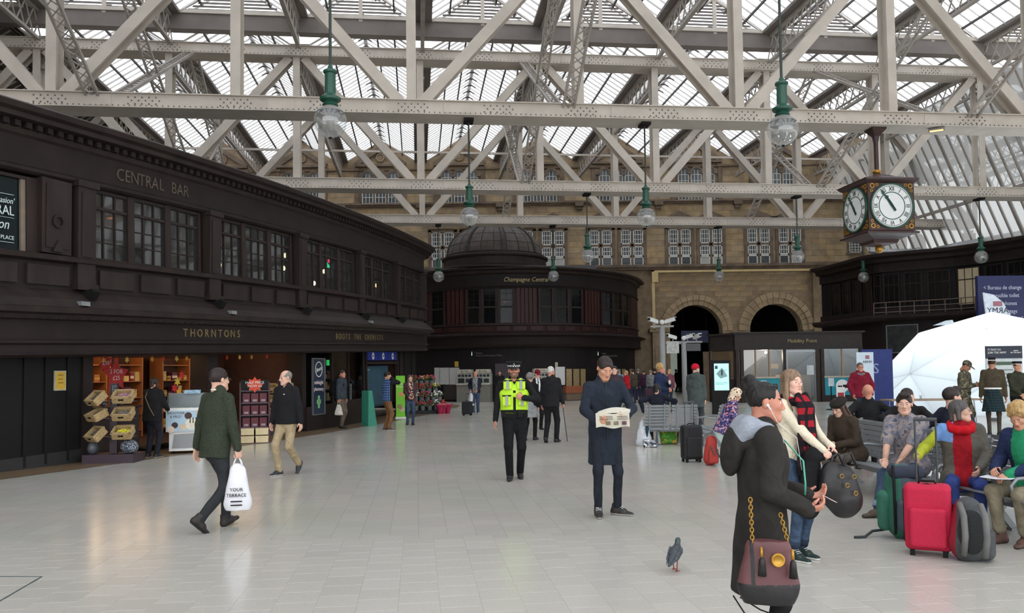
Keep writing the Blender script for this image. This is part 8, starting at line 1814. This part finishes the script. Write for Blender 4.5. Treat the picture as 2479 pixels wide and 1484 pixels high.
for sx in (-1, 1):
    for sy in (-1, 1): MB().tube([(sx * .28 - .015, sy * .22, .03), (sx * .28 + .015, sy * .22, .03)], .03, 10).build('castor', M_black, t)
# basket stands
M_wick = mat('wicker', S(176, 150, 106), .8, var=.25, scale=40, bump=.6); M_purp = mat('stand_aubergine', S(50, 32, 44), .5, var=.1)
bk = {}
def basket_mesh(w, d, h):
    k = (w, d, h)
    if k in bk: return bk[k]
    m = MB(); t = .012
    for s in (-1, 1): m.bx(s * w / 2 - t, s * w / 2 + t, -d / 2, d / 2, 0, h); m.bx(-w / 2, w / 2, s * d / 2 - t, s * d / 2 + t, 0, h)
    m.bx(-w / 2, w / 2, -d / 2, d / 2, 0, t)
    for s in (-1, 1): m.bx(s * w / 2 - .02, s * w / 2 + .02, -d / 2 - .02, d / 2 + .02, h - .015, h + .02); m.bx(-w / 2 - .02, w / 2 + .02, s * d / 2 - .02, s * d / 2 + .02, h - .015, h + .02)
    n = 5
    for i in range(n): x = -w / 2 + w * (i + .5) / n; m.bx(x - .012, x + .012, -d / 2 - .022, -d / 2 - .01, .01, h)
    for z in (.25, .55): m.bx(-w / 2, w / 2, -d / 2 - .026, -d / 2 - .02, h * z, h * z + .02)
    me = bpy.data.meshes.new('wicker_body'); me.from_pydata(m.v, [], m.f); me.materials.append(M_wick); bk[k] = me; return me
def basket(label, P, rz, tilt, fill, w=.34, d=.26, h=.13, group='wicker baskets on the stands'):
    t = thing('wicker_basket', label, 'basket', P, 0, group); t.rotation_euler = (tilt, 0, rz); link('weave', basket_mesh(w, d, h), t); MB().bx(-.05, .05, -d / 2 - .03, -d / 2 - .02, h * .6, h * .8).build('grip_hole', M_black, t)
    if fill: blob('sweets', [('e', (0, 0, .06), (w * .45, d * .44, .06))], .016, .01, pattern('fill_' + str(fill), [(0, fill), (.5, tuple(min(255, int(c * 1.3)) for c in fill)), (.75, tuple(int(c * .5) for c in fill))], 40), t, wr=.01, ws=30)
q_ = G(258, 1122); rzs = rzM(lwall(258, 1)) - 1.15; st = thing('basket_stand', 'aubergine display stand with wicker baskets by the black wall', 'display stand', (q_.x, q_.y + .3, 0), rzs)
MB().bx(-.48, .48, -.32, .32, .0, .17).build('plinth', M_purp, st); MB().bx(-.07, .07, -.05, .05, .17, 1.55).build('column', M_purp, st)
for z in (.5, .86, 1.2): MB().bx(-.4, .4, -.12, .12, z - .02, z).build('arm', M_purp, st)
text('lettering', 'SWEETS', .11, Matrix.Translation((0.02, -.052, 1.32)) @ Matrix.Rotation(math.pi / 2, 4, 'X') @ Matrix.Rotation(math.pi / 2, 4, 'Z'), mat('teal_print', S(110, 140, 130), .6), st, .003)
for i, (z, f) in enumerate(((1.23, (150, 110, 120)), (.89, (110, 104, 96)), (.53, (200, 190, 60)))):
    nm = ('top', 'middle', 'lowest')[i]
    basket('wicker basket on the right of the stand, %s, holding sweets' % nm, st.matrix_basis @ Vector((.26, -.2, z)), rzs, .55, f)
    basket('wicker basket on the left of the stand, %s, set askew' % nm, st.matrix_basis @ Vector((-.24, -.16, z - .02)), rzs - .7, .75 - .3 * (i == 1), (96, 90, 80))
o = blob('foil_bag', [('e', (0, 0, .13), (.17, .15, .14))], .014, .02, pattern('foil_print', [(0, (60, 64, 70)), (.4, (160, 166, 172)), (.7, (90, 96, 110))], 30), None, wr=.016, ws=16, loc=st.matrix_basis @ Vector((.32, -.08, .17))); tag(o, 'black and silver patterned bag on the stand plinth', 'bag')
o = blob('clear_bag', [('e', (0, 0, .12), (.1, .12, .13))], .016, .02, mat('grey_film', S(84, 88, 94), .4, var=.2, scale=14), None, wr=.01, loc=st.matrix_basis @ Vector((-.36, -.1, .17))); tag(o, 'grey film-wrapped bundle on the stand plinth', 'bag')
q_ = G(610, 1074); rz2 = rzM(lwall(610, 1)) - 1.0; st = thing('offer_stand', 'maroon half price chocolate stand with cream boxes below', 'display stand', (q_.x, q_.y + .22, 0), rz2); M_mar = mat('stand_maroon', S(66, 26, 38), .5, var=.12)
MB().bx(-.34, .34, .12, .2, 0, 1.5).build('back_board', M_mar, st)
for s in (-1, 1): MB().bx(s * .34 - .02, s * .34 + .02, -.2, .2, 0, 1.5).build('side_panel', M_mar, st)
for k in range(4): MB().bx(-.34, .34, -.2, .2, .38 + k * .3, .40 + k * .3).build('shelf', mat('shelf_grey', S(92, 84, 88), .5), st)
for k in range(3):
    for i in range(3): P = st.matrix_basis @ Vector((-.2 + i * .2, -.02, .40 + k * .3)); o = thing('chocolate_box', 'dark red chocolate carton on the half price stand', 'box', P, rz2, 'cartons on the half price stand'); MB().bx(-.085, .085, -.12, .12, 0, .23).build('carton', mat('carton_red', S(96, 28, 40), .5, var=.1), o); MB().bx(-.05, .05, -.123, -.12, .03, .08).build('label', mat('label_pale', S(150, 140, 146), .6), o)
for k in range(2):
    for i in range(2): P = st.matrix_basis @ Vector((-.17 + i * .34, -.06, .02 + k * .19)); o = thing('cream_box', 'cream gift box at the foot of the half price stand', 'box', P, rz2, 'cream gift boxes'); MB().bx(-.15, .15, -.16, .16, 0, .12).build('base', mat('box_cream', S(216, 200, 156), .6, var=.05), o); MB().bx(-.155, .155, -.165, .165, .12, .165).build('lid', mat('box_cream', S(216, 200, 156)), o)
hd_ = MB().bx(-.34, .34, -.2, -.18, 1.32, 1.56).build('header_card', M_black, st); MB().prism(star(.2, .13, 8), .006, Matrix.Translation((0, -.21, 1.44))).build('starburst', mat('offer_orange', S(206, 70, 40), .6), hd_); text('lettering', 'HALF PRICE\nNOW £6', .085, Matrix.Translation((0, -.22, 1.45)) @ Matrix.Rotation(math.pi / 2, 4, 'X'), M_white, hd_, .003)
MB().box((0, 0, .01), (.7, .42, .02)).build('foot', M_mar, st)
q_ = G(668, 1052); rz3 = rzM(lwall(668, 1)) - .9; st = thing('basket_stand', 'brown display stand with tilted baskets behind the balding man', 'display stand', (q_.x, q_.y + .3, 0), rz3)
MB().bx(-.36, .36, -.25, .25, 0, .1).build('plinth', M_purp, st); MB().bx(-.06, .06, -.04, .04, .1, 1.55).build('column', M_purp, st)
for z in (.55, .9, 1.25): MB().bx(-.34, .34, -.1, .1, z - .02, z).build('arm', M_purp, st)
for i, z in enumerate((1.25, .92, .56)): basket('tilted wicker basket on the brown stand, %s one' % ('top', 'middle', 'lowest')[i], st.matrix_basis @ Vector((-.2, -.15, z)), rz3 - .5, .8, None, .28, .22, .12)
basket('wicker basket lined with an orange offer card on brown stand', st.matrix_basis @ Vector((.2, -.15, 1.25)), rz3, .7, (220, 120, 60), .32, .24, .12)
st2 = MB().prism(star(.16, .09, 5), .01, TM(st.matrix_basis @ Vector((.1, -.3, 1.52)), rz3)).build('star_sign', mat('sign_darkred', S(150, 34, 36), .6)); tag(st2, 'dark red star sign above the brown basket stand', 'sign')

# ================================================================ chemist
t = wthing('chemist_poster', 'tall navy chemist poster with round logo and green cross', 'poster', 763, .92, .45); Hp = 1.72; k = LP.at(SQ(763)).y / F; Wp = 64 * k
MB().bx(-Wp / 2, Wp / 2, -.03, 0, 0, Hp).build('sheet', mat('chemist_navy', S(34, 46, 66), .4, var=.06), t); m = MB()
for s in (-1, 1): m.bx(s * Wp / 2 - .02, s * Wp / 2 + .02, -.05, 0, 0, Hp)
m.bx(-Wp / 2, Wp / 2, -.05, 0, Hp - .03, Hp); m.bx(-Wp / 2, Wp / 2, -.05, 0, 0, .03); m.build('frame', M_steel, t)
m = MB(); m.lathe([(.21, .0), (.21, .008), (.235, .008), (.235, 0)], (0, -.03, 1.38), 30, None, Matrix.Rotation(math.pi / 2, 3, 'X')); m.build('logo_ring', M_white, t); RX = Matrix.Rotation(math.pi / 2, 4, 'X')
text('lettering', 'Boots', .17, Matrix.Translation((0, -.035, 1.38)) @ Matrix.Rotation(-.25, 4, 'Y') @ RX, M_white, t, .004, 'CENTER', .9, .3); text('lettering', 'midnight', .17, Matrix.Translation((0, -.035, .98)) @ RX, mat('poster_rose', S(216, 196, 196), .6), t, .004); text('lettering', 'pharmacy', .16, Matrix.Translation((0, -.035, .78)) @ RX, mat('poster_rose', S(216, 196, 196)), t, .004)
m = MB(); m.bx(-.06, .06, -.036, -.03, .2, .58); m.bx(-.13, .13, -.036, -.03, .33, .46); m.build('green_cross', mat('cross_green', S(130, 190, 130), .6), t)
# chemist window beyond, door, signs
M, L = chord_M(LP, SQ(800), SQ(878), .95, 0); w = thing('window_%d' % (wn + 1), None, None, kind='structure'); w.parent = wall_left; wn += 1; w.matrix_world = M
MB().bx(0, L, 0, .015, .42, 2.1).build('pane', thinglass('shop_window_glass', (.75, .77, .77), 1.0, 0, .03, .12), w); f = MB(); f.bx(0, .08, -.03, .05, .4, 2.15); f.bx(L - .08, L, -.03, .05, .4, 2.15); f.bx(L * .5 - .03, L * .5 + .03, -.03, .05, .4, 2.15); f.bx(0, L, -.03, .05, .4, .46); f.build('frame', M_wood, w)
t = wthing('window_poster', 'white price poster in the chemist window', 'poster', 852, 1.1, .5); MB().bx(-.22, .22, 0, .01, 0, .85).build('sheet', mat('poster_white', S(186, 190, 190), .6, var=.05), t)
for i in range(4): MB().bx(-.18, .14, -.006, 0, .7 - i * .1, .73 - i * .1).build('text_line', mat('poster_ink', S(90, 96, 104), .7), t)
MB().bx(-.22, .22, 0, .01, -.12, -.02).build('lower_sheet', mat('poster_teal', S(110, 150, 156), .6), t)
t = wthing('window_display', 'cosmetics on stepped shelves in the chemist window', 'display', 820, 1.5, .45)
for k in range(4):
    MB().bx(-.4, .4, -.1, .2, k * .36, k * .36 + .02).build('shelf', M_chem, t)
    for i in range(6): MB().bx(-.36 + i * .12, -.28 + i * .12, -.06, .04, k * .36 + .02, k * .36 + .14 + .06 * ((i + k) % 3)).build('carton', box_c[(i + k) % 6] if (i + k) % 2 else mat('carton_grey', S(120, 122, 118), .6), t)
t = wthing('exit_sign', 'small green illuminated exit sign inside the chemist', 'sign', 817, 1.3, 2.05); MB().bx(-.11, .11, 0, .04, -.09, .09).build('sign_face', mat('exit_green', S(40, 160, 90), .5, emit=S(40, 180, 90), es=.7), t); text('pictogram', '->', .12, Matrix.Translation((0, -.004, 0)) @ RX, M_white, t, .002); MB().tube([(0, .02, .09), (0, .02, .3)], .008, 5).build('hanger', M_black, t)
M, L = chord_M(LP, SQ(884), SQ(962), .96, 0); dt_ = thing('door_1', 'chemist doorway with blue logo panels above', None, (0, 0, 0), 0, None, 'structure'); dt_.parent = wall_left; dt_.matrix_world = M; zq = .028 * (M.translation.y - 14) * 0
fd = MB(); fd.bx(0, .1, -.02, .1, -.4, 2.1); fd.bx(L - .1, L, -.02, .1, -.4, 2.1); fd.bx(0, L, -.02, .1, 1.58, 1.68); fd.build('door_frame', M_wood, dt_)
zdoor = M.translation.z
MB().bx(.35, L - .35, .3, .32, .0, 1.52).build('poster_panel', mat('collections_teal', S(52, 86, 104), .4, var=.1, scale=2), dt_); text('lettering', 'collections\npoint', .15, Matrix.Translation((.55, .29, 1.32)) @ RX, mat('pale_teal_text', S(150, 180, 190), .6), dt_, .003, 'LEFT')
for k in range(3):
    xx = .15 + (L - .3) * (k + .5) / 3; b = MB().bx(xx - (L - .3) / 6 + .02, xx + (L - .3) / 6 - .02, -.02, .02, 1.72, 2.04).build('logo_panel', mat('logo_blue', S(22, 40, 110), .4, emit=S(22, 40, 110), es=.25), dt_)
    m = MB(); m.lathe([(0, .004), (.13, .004), (.13, 0)], (xx, -.022, 1.88), 20, None, Matrix.Rotation(math.pi / 2, 3, 'X')); m.build('logo_disc', M_white, b); text('lettering', 'Boots', .09, Matrix.Translation((xx, -.028, 1.88)) @ Matrix.Rotation(-.3, 4, 'Y') @ RX, mat('logo_ink', S(22, 40, 110), .5), b, .003, 'CENTER', .8, .3)
# leaflet stand, green roll banner
q_ = G(893, 1031); t = thing('leaflet_stand', 'tall green cardboard leaflet stand by the chemist door', 'leaflet stand', (q_.x, q_.y, 0), math.radians(48)); k = q_.y / F; hL = 85 * k
m = MB(); m.prism([(-.16, 0), (.2, 0), (.0, hL), (-.14, hL)], .34, Matrix.Translation((0, -.17, 0))); m.build('body', mat('stand_green', S(56, 140, 116), .6, var=.06), t)
for i in range(3): MB().box((.12 - i * .065, 0, .22 + i * .33), (.08, .29, .22), Matrix.Rotation(-.28, 3, 'Y')).build('leaflet_pocket', (mat('leaflets_dark', S(60, 40, 44), .6, var=.3, scale=20), mat('leaflets_dark', S(60, 40, 44)), mat('leaflets_white', S(206, 212, 210), .6, var=.1, scale=20))[i], t)
q_ = G(970, 1014); t = thing('roll_banner', 'lime green roll-up banner beside the flower stall', 'banner', (q_.x, q_.y, 0), math.radians(14)); k = q_.y / F; hb = 104 * k; wb = 22 * k
MB().bx(-wb / 2, wb / 2, 0, .015, .05, hb).build('sheet', mat('banner_lime', S(118, 196, 40), .6, var=.04), t); MB().bx(-wb / 2 - .03, wb / 2 + .03, -.09, .09, 0, .07).build('cassette', M_white, t); text('lettering', 'want\nto save?', .1, Matrix.Translation((0, -.006, hb - .35)) @ RX, M_white, t, .003)
for (x, z, c) in ((.02, .9, (206, 140, 90)), (-.03, .45, (150, 120, 90)), (.05, .35, (196, 170, 150))): m = MB(); m.lathe([(0, .004), (.09, .004), (.09, 0)], (x, 0, z), 14, None, Matrix.Rotation(math.pi / 2, 3, 'X')); m.build('picture', mat('ban_%d' % c[0], S(*c), .6, var=.3, scale=20), t)
# ================================================================ flower stall
q_ = G(1040, 1003); st = thing('flower_stall', 'tiered flower stall stand with black steps by the shop end', 'stall', (q_.x - .25, q_.y + .9, 0), math.radians(20))
for k in range(4): MB().bx(-.95 + .1 * k, .75 - .12 * k, -.55 + k * .32, -.2 + k * .32, 0, .14 + k * .34).build('step', mat('stall_black', S(30, 31, 32), .7), st)
FL = [(226, 224, 214), (206, 60, 60), (226, 120, 60), (240, 214, 120), (200, 60, 110), (236, 232, 226), (170, 40, 60), (226, 170, 160)]
c_leaf = mat('flower_leaf', S(70, 92, 58), .7, var=.3, scale=20); bucket = mat('bucket_grey', S(104, 108, 108), .5)
rnd = random.Random(3)
for k in range(4):
    for i in range(6 - k // 2):
        x = -.8 + .1 * k + i * (1.45 - .18 * k) / (5 - k // 2); P = st.matrix_basis @ Vector((x, -.38 + k * .32, .14 + k * .34)); c = FL[rnd.randrange(len(FL))]; names = {226: 'cream', 206: 'red', 240: 'yellow', 200: 'pink', 236: 'white', 170: 'crimson'}
        t = thing('flower_bucket', 'bucket of %s cut flowers on the tiered stall' % names.get(c[0], 'mixed'), 'flowers', P, rnd.uniform(0, 6), 'flower buckets on the stall'); MB().lathe([(.07, 0), (.1, .2), (.105, .2), (.09, .01), (0, .01)], (0, 0, 0), 12).build('bucket', bucket, t)
        lf = MB(); fl = MB()
        for j in range(16):
            a, r = rnd.uniform(0, 6.28), rnd.uniform(.02, .15); h = rnd.uniform(.28, .46) - r * .5; p = Vector((r * math.cos(a), r * math.sin(a), h)); lf.tube([(p.x * .3, p.y * .3, .15), p], .005, 4); fl.ball(p, rnd.uniform(.03, .05), 6, 4, None, (1, 1, .7)); q = p + Vector((rnd.uniform(-.06, .06), rnd.uniform(-.06, .06), -.05)); lf.ball(q, .045, 5, 3, None, (1, .5, 1.2))
        tag(lf.build('foliage', c_leaf, t), kind='stuff'); tag(fl.build('blooms', mat('bloom_%d_%d' % (c[0], c[1]), S(*c), .6, var=.2, scale=30), t), kind='stuff')
for i, (x, y) in enumerate(((.55, -.75), (.78, -.62), (.4, -.8))):
    P = st.matrix_basis @ Vector((x, y, 0)); o = thing('gift_wrapped_plant', 'potted plant wrapped in crimson foil at the stall foot', 'plant', P, i, 'crimson wrapped plants'); m = MB(); m.lathe([(.08, 0), (.12, .2), (.2, .36), (.17, .34), (.1, .2)], (0, 0, 0), 12); m.build('foil_wrap', mat('foil_crimson', S(170, 30, 74), .4, var=.3, scale=14), o); MB().ball((0, 0, .36), .12, 8, 5, None, (1, 1, .6)).build('blooms', mat('bloom_pink', S(206, 90, 110), .7, var=.4, scale=30), o)
# black umbrella canopy over the stall
# lamps seen through the bar windows
for i, (px, z, c, e) in enumerate(((530, 4.35, (1, .75, .4), 10), (690, 4.95, (1, .8, .5), 6), (686, 4.55, (1, .75, .4), 8), (760, 4.25, (1, .8, .6), 9), (785, 4.7, (1, .85, .6), 5), (898, 4.7, (1, .6, .3), 6), (912, 4.6, (1, .7, .3), 6))):
    M = LP.M(LP.at_px(px, 1.6, 8, QMAX), 1.6, z); t = thing('wall_lamp', 'small warm lamp glowing inside the bar windows', 'lamp', M.translation, rzM(M), 'lamps inside the bar'); MB().ball((0, 0, 0), .055, 10, 6, None, (1, 1, 1.4)).build('shade', mat('bar_lamp_%d' % i, c, .5, emit=c, es=e), t, True); MB().tube([(0, 0, .06), (0, 0, .5)], .008, 5).build('cord', M_black, t)
M = LP.M(LP.at_px(797, 1.3, 8, QMAX), 1.3, 4.85); t = thing('neon_sign', 'red and green neon sign inside the bar window', 'sign', M.translation, rzM(M)); MB().ball((0, 0, .16), .06, 8, 6).build('red_glow', mat('neon_red', (1, .05, .15), .5, emit=(1, .05, .15), es=4), t); text('lettering', 'bar', .24, RX, mat('neon_green', (.05, .9, .4), .5, emit=(.05, .9, .4), es=3), t, .01)
# pale curtains in the bar
for px in (224, 250, 330, 440, 708, 850, 925, 940):
    M = LP.M(LP.at_px(px, .85, 8, QMAX), .85, 0); t = thing('curtain', 'pale curtain hanging behind the bar window', 'curtain', M.translation, rzM(M), 'curtains in the bar windows'); m = MB(); ws_ = .16 if px > 500 else .3
    n = 12; vs = []
    for i in range(n + 1): x = -ws_ + 2 * ws_ * i / n; vs += [(x, .025 * math.sin(i * 1.9), 3.98), (x, .025 * math.sin(i * 1.9), 5.34 if px > 500 else 5.36)]
    if px < 500: vs = [(a, b, max(c, 5.0)) for a, b, c in vs]
    m.add(vs, [(2 * i, 2 * i + 2, 2 * i + 3, 2 * i + 1) for i in range(n)]); m.build('drape', mat('curtain_pale', S(150, 140, 120), .9, var=.1), t)
